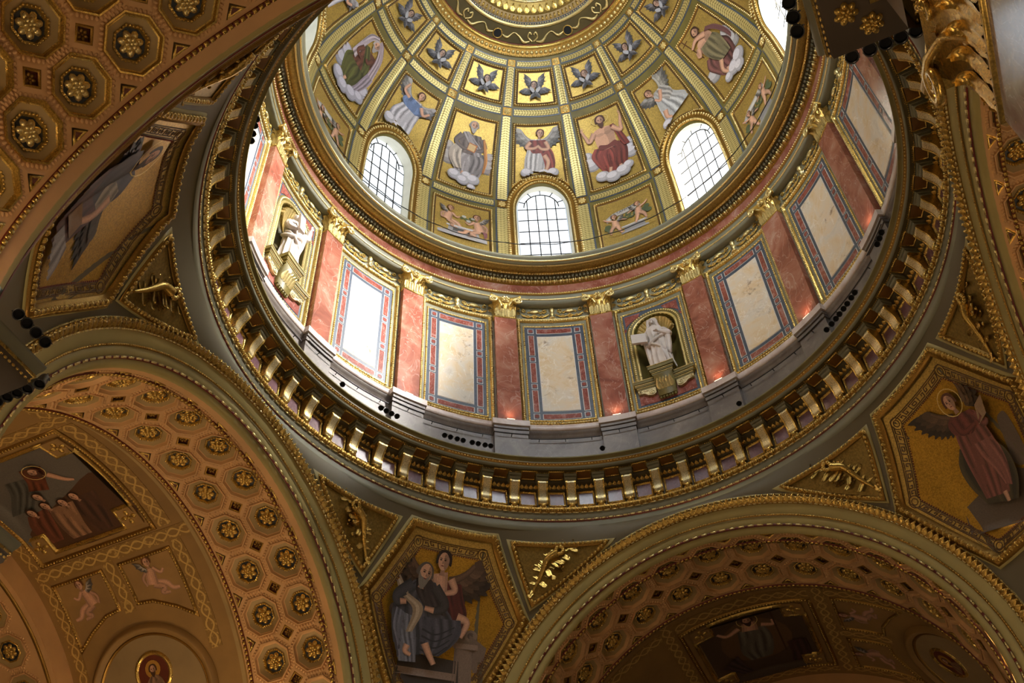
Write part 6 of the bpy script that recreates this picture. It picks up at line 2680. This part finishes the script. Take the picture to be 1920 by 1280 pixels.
def key_strokes(flat=False):
    g = G()
    for i in range(6):
        j = (i + 1) % 6
        a0, a1, b0, b1 = HEX_M[i], HEX_M[j], HEX_K[i], HEX_K[j]
        L = np.linalg.norm(pend(*a1) - pend(*a0))
        n = max(3, int(round((L - .25) / .40)))
        m = lambda u, v: a0 + (a1 - a0) * u + ((b0 + (b1 - b0) * u) - (a0 + (a1 - a0) * u)) * v
        lines = [[(.02, .12), (.98, .12)], [(.0, .95), (1., .95)]]
        for k in range(n):
            U = lambda x: .07 + .86 * (k + x) / n
            if k % 2:
                lines += [[(U(.12), .28), (U(.88), .28), (U(.88), .80), (U(.12), .80), (U(.12), .28)], [(U(.35), .43), (U(.65), .43), (U(.65), .65), (U(.35), .65), (U(.35), .43)]]
            else:
                lines += [[(U(-.05), .28), (U(.40), .28), (U(.40), .62), (U(.22), .62), (U(.22), .45)], [(U(1.05), .80), (U(.60), .80), (U(.60), .45), (U(.78), .45), (U(.78), .62)],
                          [(U(-.05), .80), (U(.48), .80)], [(U(1.05), .28), (U(.52), .28)]]
        for ln in lines:
            q = np.array([m(u, v) for u, v in ln])
            p, nn = path_on(pend, q, False, .5, .010)
            g.sweep(p, nn, [(-.017, 0), (-.014, .014), (.014, .014), (.017, 0)])
        # corner roundel
        c = (HEX_M[i] + HEX_K[i]) / 2
        for r in (.17, .09):
            t = np.linspace(0, 2 * math.pi, 15)[:-1]
            o = np.stack([c[0] + np.degrees(r / 11.3) * np.cos(t), c[1] + r * np.sin(t)], -1)
            tube(g, pend(o[:, 0], o[:, 1], .014), .016, 4, True)
    return g


def mk_hexframe():
    return frame_mesh(pend, HEX_O * [1, 1], .16, .15, True, .4)


def mk_hexbeads():
    p, n = path_on(pend, HEX_O, True, .4, .10)
    g = G().row(p, n, join([xf(BALL, (.75, 1.1, 1.)), xf(SLAB, (.22, .9, .6), 0, (.5, 0, 0))]), .20, (.165, .165, .165), (.02, .0), True)
    return g


def mk_hexfillet():
    c = HEX_O.mean(0)
    q = c + (HEX_O - c) * 1.055
    p, n = path_on(pend, q, True, .4)
    return G().sweep(p, n, TORUS(.075, .05), True)


def mk_dotline():
    p, n = path_on(pend, HEX_M, True, .4, .014)
    return G().row(p, n, BEAD, .075, (.05, .05, .04), (0, 0), True)


PM = {-45: (fig_scholar, 'pendentive mosaic of a grey-robed elder with a scroll and a winged youth', 1.0, (0, 20.40, 0)),
      45: (fig_winged, 'pendentive mosaic of a winged figure in rose robe holding a book', .92, (.28, 20.26, -.42)),
      -135: (fig_writer, 'pendentive mosaic of a dark-robed figure with brown wing, under the near arch', 1.15, (-.35, 19.7, .40)),
      135: (fig_writer, 'pendentive mosaic at the upper right, hidden behind the gilded capital', .9, (0, 20.2, 0))}
for ph, (fg, lb, k_, oy) in PM.items():
    if ph == 135:
        continue
    sfx = 'n' if ph == -135 else ''
    OFF[:] = (-2.4, -.33) if sfx else (0., 0.)
    t = thing('mosaic', lb, 'mosaic', (0, 0, 0), ph, 'hexagonal pendentive mosaics')
    part(t, 'gold_ground', 'hx_g' + sfx, mk_hexground, 'mosaic_gold_deep', True)
    part(t, 'key_ground', 'hx_kg' + sfx, mk_keyground, 'mosaic_gold', True)
    part(t, 'key_pattern', 'hx_k' + sfx, key_strokes, 'key_brown', kind='stuff')
    part(t, 'frame', 'hx_f' + sfx, mk_hexframe, 'gold_dark')
    part(t, 'frame_beads', 'hx_b' + sfx, mk_hexbeads, 'gold', kind='stuff')
    part(t, 'outer_fillet', 'hx_o' + sfx, mk_hexfillet, 'cream')
    part(t, 'dot_line', 'hx_d' + sfx, mk_dotline, 'red_line', kind='stuff')

    def mk(fg=fg, k_=k_, oy=oy):
        p = Paint(pend_m, .016, k_, oy[0], oy[1], 1, oy[2])
        fg(p)
        return p.parts(pmet(HEX_M))
    paint_parts(t, 'hxfig%d' % ph, mk)
OFF[:] = (0., 0.)

TRI = np.array([(10.4, 22.80), (29.0, 22.60), (14.4, 20.85)])


def tri_s(s_, k=1.):
    q = TRI.copy()
    c = q.mean(0)
    q = c + (q - c) * k
    q[:, 0] *= s_
    return q


def mk_triground(s_):
    V, F = fill(dense(pmet(tri_s(s_, .93)), 6), .2)
    return G().add(pend_m(V[:, 0], V[:, 1], .012), F)


def mk_trirelief(s_):
    g = G()
    c = np.array([16.6 * s_, 22.05])
    sx = np.degrees(1 / 10.6)
    T = lambda x, y: (c[0] + s_ * x * sx, c[1] + y)

    def on(pts, h):
        q = np.array([T(*p) for p in pts])
        return pend(q[:, 0], q[:, 1], h)
    A = catmull([(-.35, -.75), (-.18, -.45), (-.02, -.1), (.12, .18), (.42, .34)], 5)
    tube(g, on(A, .08), np.linspace(.035, .14, len(A)), 8)
    rnd = random.Random(5)
    for i in range(9):
        x, y = .52 + .12 * math.cos(i * 2.3), .40 + .11 * math.sin(i * 2.3)
        o = on([(x, y)], .10)[0]
        g.inst(BALL, o, np.array([1., 0, 0]), np.array([0, 0, 1.]), np.array([0, -1., 0]), .15)
    lf = LEAFA
    nn = unit(pend(*T(0, 0), 1.) - pend(*T(0, 0), 0))
    ex = unit(pend(T(1, 0)[0], c[1]) - pend(*T(0, 0)))
    ey = np.cross(nn, ex) * (1 if s_ > 0 else -1)
    ey = unit(ey)
    if ey[2] < 0:
        ey = -ey
    for x, y, a, l in ((.35, .3, 2.6, .4), (.3, .2, -.6, .5), (.6, .3, -.8, .4), (.2, .35, 1.3, .4), (-.2, -.35, 2.2, .4), (.7, .55, .6, .4), (.0, .1, 1.9, .4), (-.1, .0, 2.3, .5), (.25, .15, -.9, .45), (.1, -.1, -1.3, .4), (.5, .5, .8, .35), (-.05, -.2, 2.5, .35), (.1, .05, 2.6, .42), (.0, -.1, 2.9, .45), (.15, .3, 2.2, .40), (.2, .0, -.3, .5), (.05, -.25, -.6, .45), (-.15, -.45, -.9, .4), (-.25, -.5, 2.8, .3), (.3, .45, 1.7, .35), (.45, .25, -.2, .4),
                       (.62, .45, .3, .45), (.55, .55, 1.2, .3), (.8, .5, .1, .4), (-.35, -.72, -2.2, .35), (.3, -.15, -.2, .35), (.9, .45, -.5, .3)):
        d = ex * math.cos(a) + ey * math.sin(a)
        sd = np.cross(nn, d)
        g.inst(lf, on([(x, y)], .03)[0], sd, d, nn, (l * .46, l * 1.0, l * .45))
    return g


DIRN = {(-45, -1): 'left of the elder pendentive mosaic', (-45, 1): 'right of the elder pendentive mosaic', (45, -1): 'left of the rose-robed pendentive mosaic', (45, 1): 'above the rose-robed pendentive mosaic, at the right edge',
        (-135, 1): 'below the dark-robed pendentive mosaic', (-135, -1): 'at the top left, between near arch and cornice'}
for (ph, s_), where in DIRN.items():
    OFF[:] = (-2.4, -.33) if ph == -135 else (0., 0.)
    s0_, s_ = s_, s_
    sfx = 'n' if ph == -135 else ''
    t = thing('relief_panel', 'triangular gilded cornucopia relief ' + where, 'relief', (0, 0, 0), ph, 'triangular cornucopia reliefs')
    part(t, 'gold_ground', 'tr_g%d' % s_ + sfx, lambda s_=s_: mk_triground(s_), 'gold_flat', True)
    part(t, 'frame', 'tr_f%d' % s_ + sfx, lambda s_=s_: frame_mesh(pend, tri_s(s_, .92), .085, .10, True, .4), 'gold_dark')
    part(t, 'frame_beads', 'tr_b%d' % s_ + sfx, lambda s_=s_: beads_mesh(pend, tri_s(s_, .93), .15, (.12, .12, .12), .075, True, .4, BALL), 'gold', kind='stuff')
    part(t, 'outer_fillet', 'tr_o%d' % s_ + sfx, lambda s_=s_: G().sweep(*path_on(pend, tri_s(s_, 1.03), True, .4), TORUS(.05, .045), True), 'cream')
    part(t, 'cornucopia', 'tr_r%d' % s_ + sfx, lambda s_=s_: mk_trirelief(s_), 'gold', True)

OFF[:] = (0., 0.)
# ================================================================== PAINTED VAULTS (left arm and front arm)
DC = 6.95
kv = math.degrees(1 / VR)
v2m = lambda x, y, h=0.: vault2(np.asarray(x, float) * kv, DC + np.asarray(y, float), h)


def mk_vpaint(kind):
    def f():
        p = Paint((lambda x, y, h: v2m(x, y, h)) if kind == 0 else (lambda x, y, h: v2m(x, -np.asarray(y, float), h)), .03, 1.)
        if kind == 0:
            p.poly([(-1.9, -1.9), (1.9, -1.9), (1.9, 1.9), (-1.9, 1.9)], (.42, .40, .37), 0)
            p.poly([(-.2, -1.85), (1.95, -1.8), (1.95, 1.85), (1.2, 1.8), (.6, .6), (.2, -.4)], (.34, .22, .13))
            # figures: foreground group in browns, standing one with outstretched arm
            p.cloth([(.4, -1.3), (.8, -1.2), (1.4, -1.1), (1.85, -1.0)], [(.4, -.4), (.9, -.3), (1.4, -.3), (1.85, -.4)], (.34, .22, .16), 12, 3, 1)
            p.cloth([(.5, -.4), (.9, -.3), (1.4, -.2), (1.8, -.2)], [(.5, .5), (.9, .6), (1.4, .6), (1.8, .5)], (.62, .46, .34), 12, 3, 2)
            p.cloth([(.4, .5), (.8, .6), (1.3, .7), (1.7, .8)], [(.5, 1.3), (.9, 1.5), (1.4, 1.5), (1.7, 1.4)], (.46, .26, .18), 12, 3, 3)
            p.cloth([(-.9, .0), (-.5, .2), (.0, .6), (.3, .9)], [(-1.0, .9), (-.5, 1.1), (.0, 1.5), (.3, 1.7)], (.34, .34, .32), 14, 4, 4)
            p.cloth([(-1.2, -.6), (-.9, -.5), (-.6, -.3), (-.2, -.1)], [(-1.3, .1), (-1.0, .2), (-.7, .3), (-.4, .5)], (.46, .24, .14), 10, 3, 5)
            p.limb([(-.8, -.5), (-.4, -.8), (-.25, -1.05)], .12, .05)
            for x, y in ((.35, -.55), (.42, -.1), (.30, .45), (.38, 1.0), (-.15, .35)):
                p.head(x, y, .17, (.22, .13, .08), None, 1.2)
            p.head(-1.15, -.35, .2, (.36, .2, .1), (.3, .17, .1), 1.2, 1)
        else:
            p.poly([(-1.9, -1.9), (1.9, -1.9), (1.9, 1.9), (-1.9, 1.9)], (.34, .27, .20), 0)
            p.ell(0, .2, 1.3, 1.3, (.44, .33, .22))
            p.cloth([(-.5, .9), (-.6, .3), (-.7, -.4), (-.5, -1.0)], [(.5, .9), (.6, .3), (.5, -.4), (.3, -1.0)], (.44, .42, .38), 16, 4, 6)
            p.limb([(-.4, 1.1), (-.9, .9), (-1.2, 1.2)], .12, .06)
            p.limb([(.4, 1.0), (.8, .9), (.85, 1.2)], .12, .06)
            p.limb([(.9, 1.7), (.85, -.9)], .03, .03, (.3, .2, .12))
            p.limb([(-.05, .8), (.0, 1.1), (.0, 1.3)], .3, .25)
            p.head(.0, 1.45, .22, (.24, .14, .09), (.24, .14, .09), 0, 1)
            p.cloth([(-1.6, -.8), (-1.3, -1.2), (-1.0, -1.6)], [(-.9, -.4), (-.8, -1.0), (-.6, -1.6)], (.30, .24, .24), 8, 3, 7)
            p.cloth([(1.0, -.3), (1.0, -1.0), (.9, -1.6)], [(1.7, -.2), (1.7, -1.0), (1.6, -1.6)], (.30, .20, .18), 8, 3, 8)
        return p.g
    return f


def mk_notch(sx, sy):
    q = [(sx * 1.35, sy * 1.35), (sx * 1.35, sy * 1.98), (sx * 2.06, sy * 1.98), (sx * 2.06, sy * 1.35)]
    return G().prism(v2m, q if sx * sy > 0 else q[::-1], .02, .085, .5)


CROSS = [(-2.02, -1.32), (-1.32, -1.32), (-1.32, -1.94), (1.32, -1.94), (1.32, -1.32), (2.02, -1.32), (2.02, 1.32), (1.32, 1.32), (1.32, 1.94), (-1.32, 1.94), (-1.32, 1.32), (-2.02, 1.32)]


def vault_panel(L, phi, where, kind):
    t = thing('vault_painting', L, 'painting', (0, 0, 0), phi)
    part(t, 'painted_scene', 'vp%d' % kind, mk_vpaint(kind), 'mosaic_figure')
    for sx in (-1, 1):
        for sy in (-1, 1):
            o = part(t, 'corner_panel', 'vn%d%d' % (sx, sy), lambda sx=sx, sy=sy: mk_notch(sx, sy), 'tan_deep')

            def mk_q(sx=sx, sy=sy):
                c = v2m(sx * 1.70, sy * 1.66, .08)
                n = unit(v2m(sx * 1.70, sy * 1.66, 1.) - c)
                x = np.array([0, 1., 0])
                return G().inst(tpl_rosette(4, 1), c, np.cross(x, n), x, n, (.5, .5, .3))
            part(o, 'rosette', 'vnr%d%d' % (sx, sy), mk_q, 'gold')
    part(t, 'inner_frame', 'vf_in', lambda: G().sweep(*path_on(v2m, CROSS, True, .3, .03), MOULD(.07, .09), True), 'gold')
    part(t, 'outer_frame', 'vf_out', lambda: G().sweep(*path_on(v2m, rect(-2.35, 2.35, -2.12, 2.12), True, .3), MOULD(.08, .08), True), 'gold_dark')
    part(t, 'frame_beads', 'vf_b', lambda: beads_mesh(v2m, rect(-2.35, 2.35, -2.12, 2.12), .11, (.09, .09, .08), .06), 'gold', kind='stuff')


vault_panel('painted vault scene with robed figures in a gold cross-shaped frame, lower left', -90, '', 0)
vault_panel('dark painted vault scene of a figure with banner staff, bottom right', 0, '', 1)


def mk_gband(x0, x1, y0, y1, along):
    return lambda: band(G(), v2m, x0, x1, y0, y1, .015, 10 if along == 'u' else 1, 12 if along == 'v' else 1, along)


for phi, nm in ((-90, 'left'), (0, 'front')):
    R_ = CEIL[nm]
    for j, q in enumerate(((-2.95, -2.5, -3.3, 2.6, 'v'), (2.5, 2.95, -3.3, 2.6, 'v'), (-2.4, 2.4, -2.75, -2.25, 'u'), (-2.4, 2.4, 2.25, 2.65, 'u'), (2.95, 6.6, -2.75, -2.3, 'u'), (2.95, 6.6, 2.25, 2.65, 'u'), (2.95, 4.75, -.2, .2, 'u'), (-6.6, -2.95, -2.75, -2.3, 'u'))):
        o = part(R_, 'guilloche_band', 'vg%d' % j, mk_gband(*q), 'guilloche')
        o.rotation_euler = (0, 0, -RT(phi))
    # putto reliefs beside the lunette
    for sy, w in ((-1, 'nearer the crossing'), (1, 'farther from the crossing')):
        t = thing('putto_panel', 'pale painted putto panel beside the round lunette, %s %s' % (w, 'in the left vault' if nm == 'left' else 'in the front vault'), 'painting', (0, 0, 0), phi, 'putto panels of the vaults')
        pl = np.array([(3.15, sy * .35), (3.15, sy * 2.2), (5.45, sy * 2.2), (5.0, sy * 1.6), (4.62, sy * .9), (4.55, sy * .35)])
        if sy < 0:
            pl = pl[::-1]

        def mk_pg(pl=pl):
            V, F = fill(dense(pl, 5), .25)
            return G().add(v2m(V[:, 0], V[:, 1], .012), F)

        def mk_pf(pl=pl):
            return G().sweep(*path_on(v2m, pl, True, .3), MOULD(.06, .07), True)

        def mk_pu(sy=sy):
            ch = lambda x, y, h: v2m(4.55 - np.asarray(y, float), sy * 1.25 + sy * np.asarray(x, float), h)
            p = Paint(ch, .016, 1.)
            p.k = 1.
            putto(p, .0, .05, .92, 1, 0)
            g = p.g
            return g
        part(t, 'panel_ground', 'pp_g%d' % sy, mk_pg, 'putto_ground')
        part(t, 'frame', 'pp_f%d' % sy, mk_pf, 'gold_dark')
        part(t, 'frame_beads', 'pp_b%d' % sy, lambda pl=pl: beads_mesh(v2m, pl, .10, (.08, .08, .07), .05), 'gold', kind='stuff')
        part(t, 'painted_putto', 'pp_p%d' % sy, mk_pu, 'mosaic_figure')
    # round lunette with medallion
    t = thing('lunette', 'round-arched lunette with a red medallion in the %s vault' % nm, 'lunette', (0, 0, 0), phi, 'lunettes of the vaults')

    def mk_lring(r, w, h):
        def f():
            a = np.linspace(math.pi * .5 - 1.75, math.pi * .5 + 1.75, 40)
            q = np.stack([7.55 - r * np.sin(a), r * np.cos(a)], -1)
            return G().sweep(*path_on(v2m, q, False, .3), MOULD(w, h))
        return f

    def mk_ldisc():
        a = np.linspace(0, 2 * math.pi, 40)[:-1]
        q = np.stack([7.55 - 2.0 * np.sin(a), 2.0 * np.cos(a)], -1)
        V, F = fill(q, .4)
        return G().add(v2m(V[:, 0], V[:, 1], .01), F)

    def mk_med(r, h):
        def f():
            a = np.linspace(0, 2 * math.pi, 28)[:-1]
            q = np.stack([6.78 - r * np.sin(a), -.15 + r * np.cos(a)], -1)
            V, F = fill(q, .3)
            return G().add(v2m(V[:, 0], V[:, 1], h), F)
        return f

    def mk_medring():
        a = np.linspace(0, 2 * math.pi, 28)[:-1]
        q = np.stack([6.78 - .62 * np.sin(a), -.15 + .62 * np.cos(a)], -1)
        return G().sweep(*path_on(v2m, q, True, .3), MOULD(.07, .07), True)

    def mk_medfig():
        ch = lambda x, y, h: v2m(6.78 - np.asarray(y, float), -.15 - np.asarray(x, float), h)
        p = Paint(ch, .03, 1.)
        p.ell(0, .12, .28, .28, (.72, .52, .2))
        p.cloth([(-.12, -.08), (-.28, -.25), (-.34, -.45)], [(.12, -.08), (.28, -.25), (.34, -.45)], (.55, .42, .32), 8, 3, 3)
        p.head(0, .1, .15, (.3, .18, .1), (.3, .2, .12))
        return p.g
    part(t, 'tympanum', 'lu_d', mk_ldisc, 'tympanum')
    part(t, 'outer_arch', 'lu_o', mk_lring(2.2, .16, .16), 'tan_deep')
    part(t, 'arch_fillet', 'lu_f', mk_lring(2.0, .05, .08), 'gold_dark')
    part(t, 'medallion', 'lu_m', mk_med(.56, .02), 'coffer_red')
    part(t, 'medallion_rim', 'lu_r', mk_medring, 'gold')
    part(t, 'painted_bust', 'lu_b', mk_medfig, 'mosaic_figure')

# ================================================================== PIER ENTABLATURES, FOREGROUND CAPITAL, LAMPS
def pier(sx, sy, name, detail):
    """entablature running round one crossing pier; plan polyline with the void on its left"""
    g0 = [(6.75, 14.0), (6.75, 9.95), (7.75, 9.95), (7.95, 9.75), (9.75, 7.95), (9.95, 7.75), (9.95, 6.75), (14.0, 6.75)]
    q = np.array([(sx * a, sy * b) for a, b in g0])
    if sx * sy < 0:
        q = q[::-1]
    pts = np.concatenate([q, np.zeros((len(q), 1))], 1)
    nrm = np.tile([0, 0, 1.], (len(q), 1))
    # which side is the void: test lateral against the direction to the centre
    lat = miter(pts, nrm, False)
    sg = 1 if (lat[3] @ (-pts[3])) > 0 else -1
    t = thing('trim_%d' % name, None, None, kind='structure')
    pr = lambda L: [(sg * o, z) for o, z in L]
    for nm, prof, mt in (('architrave', [(-.9, 10.94), (-.42, 10.94), (-.40, 11.28), (-.36, 11.31), (-.35, 11.60), (-.28, 11.66)], 'gold_flat'),
                         ('frieze', [(-.28, 11.66), (-.36, 11.70), (-.36, 12.32)], 'gold_dark'),
                         ('bed_moulding', [(-.36, 12.32), (-.26, 12.36), (-.24, 12.46), (-.16, 12.50)], 'gold'),
                         ('corona', [(-.16, 12.50), (-.15, 12.57), (.40, 12.57), (.41, 12.75), (.43, 12.77)], 'pier_stone'),
                         ('gold_fillet', [(.43, 12.765), (.46, 12.775), (.46, 12.81)], 'gold'),
                         ('cyma', [(.45, 12.80), (.46, 12.86), (.50, 12.93), (.52, 13.0), (.52, 13.05), (.46, 13.07), (-.3, 13.1)], 'grey_paint')):
        struct(nm, G().sweep(pts, nrm, pr(prof)), mt, t, kind=None)
    if detail:
        g = G()
        for o, z, sp, sz, dn in ((-.25, 12.42, .15, (.12, .10, .10), -.5), (.42, 12.66, .09, (.06, .05, .04), -.3), (-.38, 11.30, .10, (.08, .06, .06), -.3)):
            lp = pts + lat * sg * o
            lp[:, 2] = z
            g.row(lp, lat * sg + nrm * dn, BALL, sp, sz)
        struct('egg_row', g, 'gold', t, kind='stuff')
        lp = pts + lat * sg * .13
        lp[:, 2] = 12.57
        for sgm in range(len(lp) - 1):
            if np.linalg.norm(lp[sgm + 1] - lp[sgm]) < .6:
                continue
            g = G().row(lp[sgm:sgm + 2], -nrm[:2], ROSE, .55, (.30, .30, .24), phase=.5)
            struct('soffit_rosettes', g, 'gold', t, kind='stuff')
    return t


pier(1, -1, 8, True)
pier(-1, -1, 9, True)
pier(-1, 1, 10, False)
pier(1, 1, 11, False)

# big gilded capital and marble shaft of the near right pier
CB = cap_parts(.90, 1.23, 1.5, .30, 6, 5, .30)
cap = thing('pier_pilaster', 'large gilded capital on a dark marble shaft at the top right corner', 'pilaster', (7.6, -10.95, 0))
TURN = np.array([[0, 1., 0], [-1., 0, 0], [0, 0, 1.]])
for nm, f in CB.items():
    part(cap, nm, 'bigcap_' + nm, lambda f=f: tolocal(f(), TURN, (0, 0, 9.42)), 'gold', nm in ('volutes', 'acanthus_leaves'))


def mk_bigshaft():
    f = lambda u, z, h=0.: np.stack(np.broadcast_arrays(np.asarray(u, float), np.asarray(h, float), np.asarray(z, float)), -1)
    return tolocal(G().box(f, -.90, .90, -1.6, 9.38, -.05, .30), TURN, (0, 0, 0))


part(cap, 'shaft', 'bigshaft', mk_bigshaft, 'shaft_marble')


# ---- spotlights
def mk_can():
    g = G()
    lathe(g, [(.001, -.14), (.06, -.14), (.075, -.10), (.085, .0), (.085, .13), (.095, .14), (.095, .17), (.08, .17), (.075, .10)], (0, 0, 0), (0, 0, 1.), 14)
    return g


def mk_lens():
    return lathe(G(), [(.001, .10), (.076, .10)], (0, 0, 0), (0, 0, 1.), 14)


def mk_yoke():
    a = np.linspace(0, math.pi, 9)
    g = tube(G(), np.stack([.105 * np.cos(a), 0 * a, -.12 * np.sin(a)], -1), .012, 5)
    tube(g, np.array([(0, 0, -.12), (0, 0, -.26)]), .014, 5)
    return g


def spot(loc, aim, label, group, size=1., lens='black_void'):
    t = thing('spotlight', label, 'spotlight', loc, 0, group)
    t.rotation_euler = (Vector(aim) - Vector(loc)).to_track_quat('Z', 'Y').to_euler()
    t.scale = (size,) * 3
    part(t, 'can', 'sp_can', mk_can, 'black_metal', True)
    part(t, 'lens', 'sp_lens' + lens, mk_lens, lens)
    part(t, 'yoke', 'sp_yoke', mk_yoke, 'black_metal')
    return t


ORD = ['first', 'second', 'third', 'fourth', 'fifth', 'sixth', 'seventh', 'eighth', 'ninth']


def ledge_spot(ph, r, label, grp):
    o = P(r, ph, 26.2)
    a = o + unit(np.array([2., -13., 0.]) - o) * 1.0
    spot(o, a, label, grp, .98)


for i, ph in enumerate((-49.0, -47.7, -46.2, -44.9, -42.9, -41.6, -40.1, -38.9)):
    ledge_spot(ph, 9.46, '%s from left of eight black spotlights on the ledge, lower middle' % ORD[i], 'row of eight spotlights, lower middle')
for i, ph in enumerate((-64.0, -62.7, -61.4, -60.1)):
    ledge_spot(ph, 9.43, '%s of four black spotlights from the left, below the brightly sunlit panel' % ORD[i], 'row of four spotlights, lower left')
for i, ph in enumerate((38.8, 40.4, 41.8, 43.0, 44.4, 45.7, 47.2, 48.5)):
    ledge_spot(ph, 9.41, '%s of eight black spotlights from the lower end, on the right of the drum' % ORD[i], 'row of eight spotlights, right')
for i, ph in enumerate((59.7, 61.0, 62.3)):
    ledge_spot(ph, 9.34, '%s of three black spotlights at the right edge of the drum' % ('lowest', 'middle', 'topmost')[i], 'row of three spotlights, far right')
for i, ph in enumerate((-136.2, -134.9, -133.3, -131.9)):
    ledge_spot(ph, 9.24, '%s of four black spotlights from the top, at the left edge of the drum' % ORD[i], 'row of four spotlights, far left')
ledge_spot(-73.7, 9.48, 'single grey spotlight below the console of the arm-raising statue', 'single spotlights')
ledge_spot(-15.2, 9.51, 'single spotlight left of the pedestal below the tablet-bearing statue', 'single spotlights')
ledge_spot(14.8, 9.54, 'single spotlight on the pedestal right of the tablet-bearing statue', 'single spotlights')

for sx, nm in ((1, 'top right'), (-1, 'left edge')):
    for i, y in enumerate((-10.35, -10.16, -9.95, -9.74)):
        if sx > 0 and i == 0:
            continue
        j = i if sx < 0 else i - 1
        spot((sx * 6.10, y, 13.3), (sx * 4.6 + 1., y - 1.5, 9.5), '%s large spotlight on the side of the %s pier cornice' % (ORD[j], nm), 'spotlights of the %s pier' % nm, 1.0)
    for i, x in enumerate((6.68, 6.92, 7.13, 7.33, 7.53)):
        spot((sx * x, -9.10, 13.3), (sx * (x - .3), -9.6, 11.5), '%s spotlight peeping below the %s pier cornice' % (ORD[i], nm), 'spotlights under the %s pier' % nm, 1.0)

# thin cable round the foot of the dome, rail round the pedestal
ph = np.linspace(-125, 75, 120)
link('cable', tube(G(), P(9.42, ph, 38.75 + .03 * np.sin(ph * .7)), .022, 5).mesh('cable', True), 'cable')
bpy.data.objects['cable']['label'] = 'thin dark cable strung along the foot of the dome windows'
bpy.data.objects['cable']['category'] = 'cable'
rail = thing('rail', 'thin dark rail on brackets along the grey drum pedestal', 'rail', P(9.95, -40, 27.3))
base = -np.array(P(9.95, -40, 27.3))
g = G()
for b in range(-5, 4):
    a = np.linspace(22.5 * b - 7.2, 22.5 * b + 7.2, 8)
    tube(g, P(10.02, a, 27.30), .018, 5)
    a = np.linspace(22.5 * b + 11.25 - 3.5, 22.5 * b + 11.25 + 3.5, 5)
    tube(g, P(9.80, a, 27.30), .018, 5)
link('rail_bar', g.shift(base).mesh('rail_bar'), 'cable', rail, 'stuff')
g = G()
for b in range(-5, 4):
    for d in (-5.4, 0, 5.4):
        tube(g, np.array([P(10.02, 22.5 * b + d, 27.30), P(10.12, 22.5 * b + d, 27.26)]), .016, 5)
    tube(g, np.array([P(9.80, 22.5 * b + 11.25, 27.30), P(9.93, 22.5 * b + 11.25, 27.26)]), .016, 5)
link('rail_brackets', g.shift(base).mesh('rail_brackets'), 'cable', rail, 'stuff')

# ------------------------------------------------------------------ warm lamps standing on the pier and arm cornices, and added low lights
WARM = (1.0, .70, .40)
for nm, loc, pw in (('left arm', (-13.2, 6.2, 13.4), 300), ('left arm', (-13.2, -6.2, 13.4), 300), ('left arm', (-17.3, 6.0, 13.4), 220), ('left arm', (-17.3, -6.0, 13.4), 220),
                    ('front arm', (5.9, 12.4, 13.4), 2), ('front arm', (-5.9, 12.4, 13.4), 10), ('front arm', (-5.9, 17., 13.4), 3), ('front arm', (5.9, 17., 13.4), 2),
                    ('right arm', (13.2, 6.2, 13.4), 240), ('right arm', (13.2, -6.2, 13.4), 240),
                    ('nave', (-5.9, -12.3, 13.4), 110), ('nave', (5.9, -12.3, 13.4), 130)):
    lamp('cornice lamp ' + nm, loc, pw, WARM, .25)
for x, y, pw in ((-8.6, -8.6, 60), (8.6, -8.6, 60), (8.6, 8.6, 45), (-8.6, 8.6, 50)):
    lamp('pier lamp', (x, y, 13.4), pw, (1.0, .74, .46), .25)
for x, y, pw in ((5.6, -9.6, 300), (-5.6, -9.6, 300), (-8.5, 0, 420), (6.8, -13.2, 160)):  # unseen lights added low down to brighten the capital and cornice undersides
    lamp('added low light', (x, y, 2.6), pw, (1.0, .72, .44), .3)
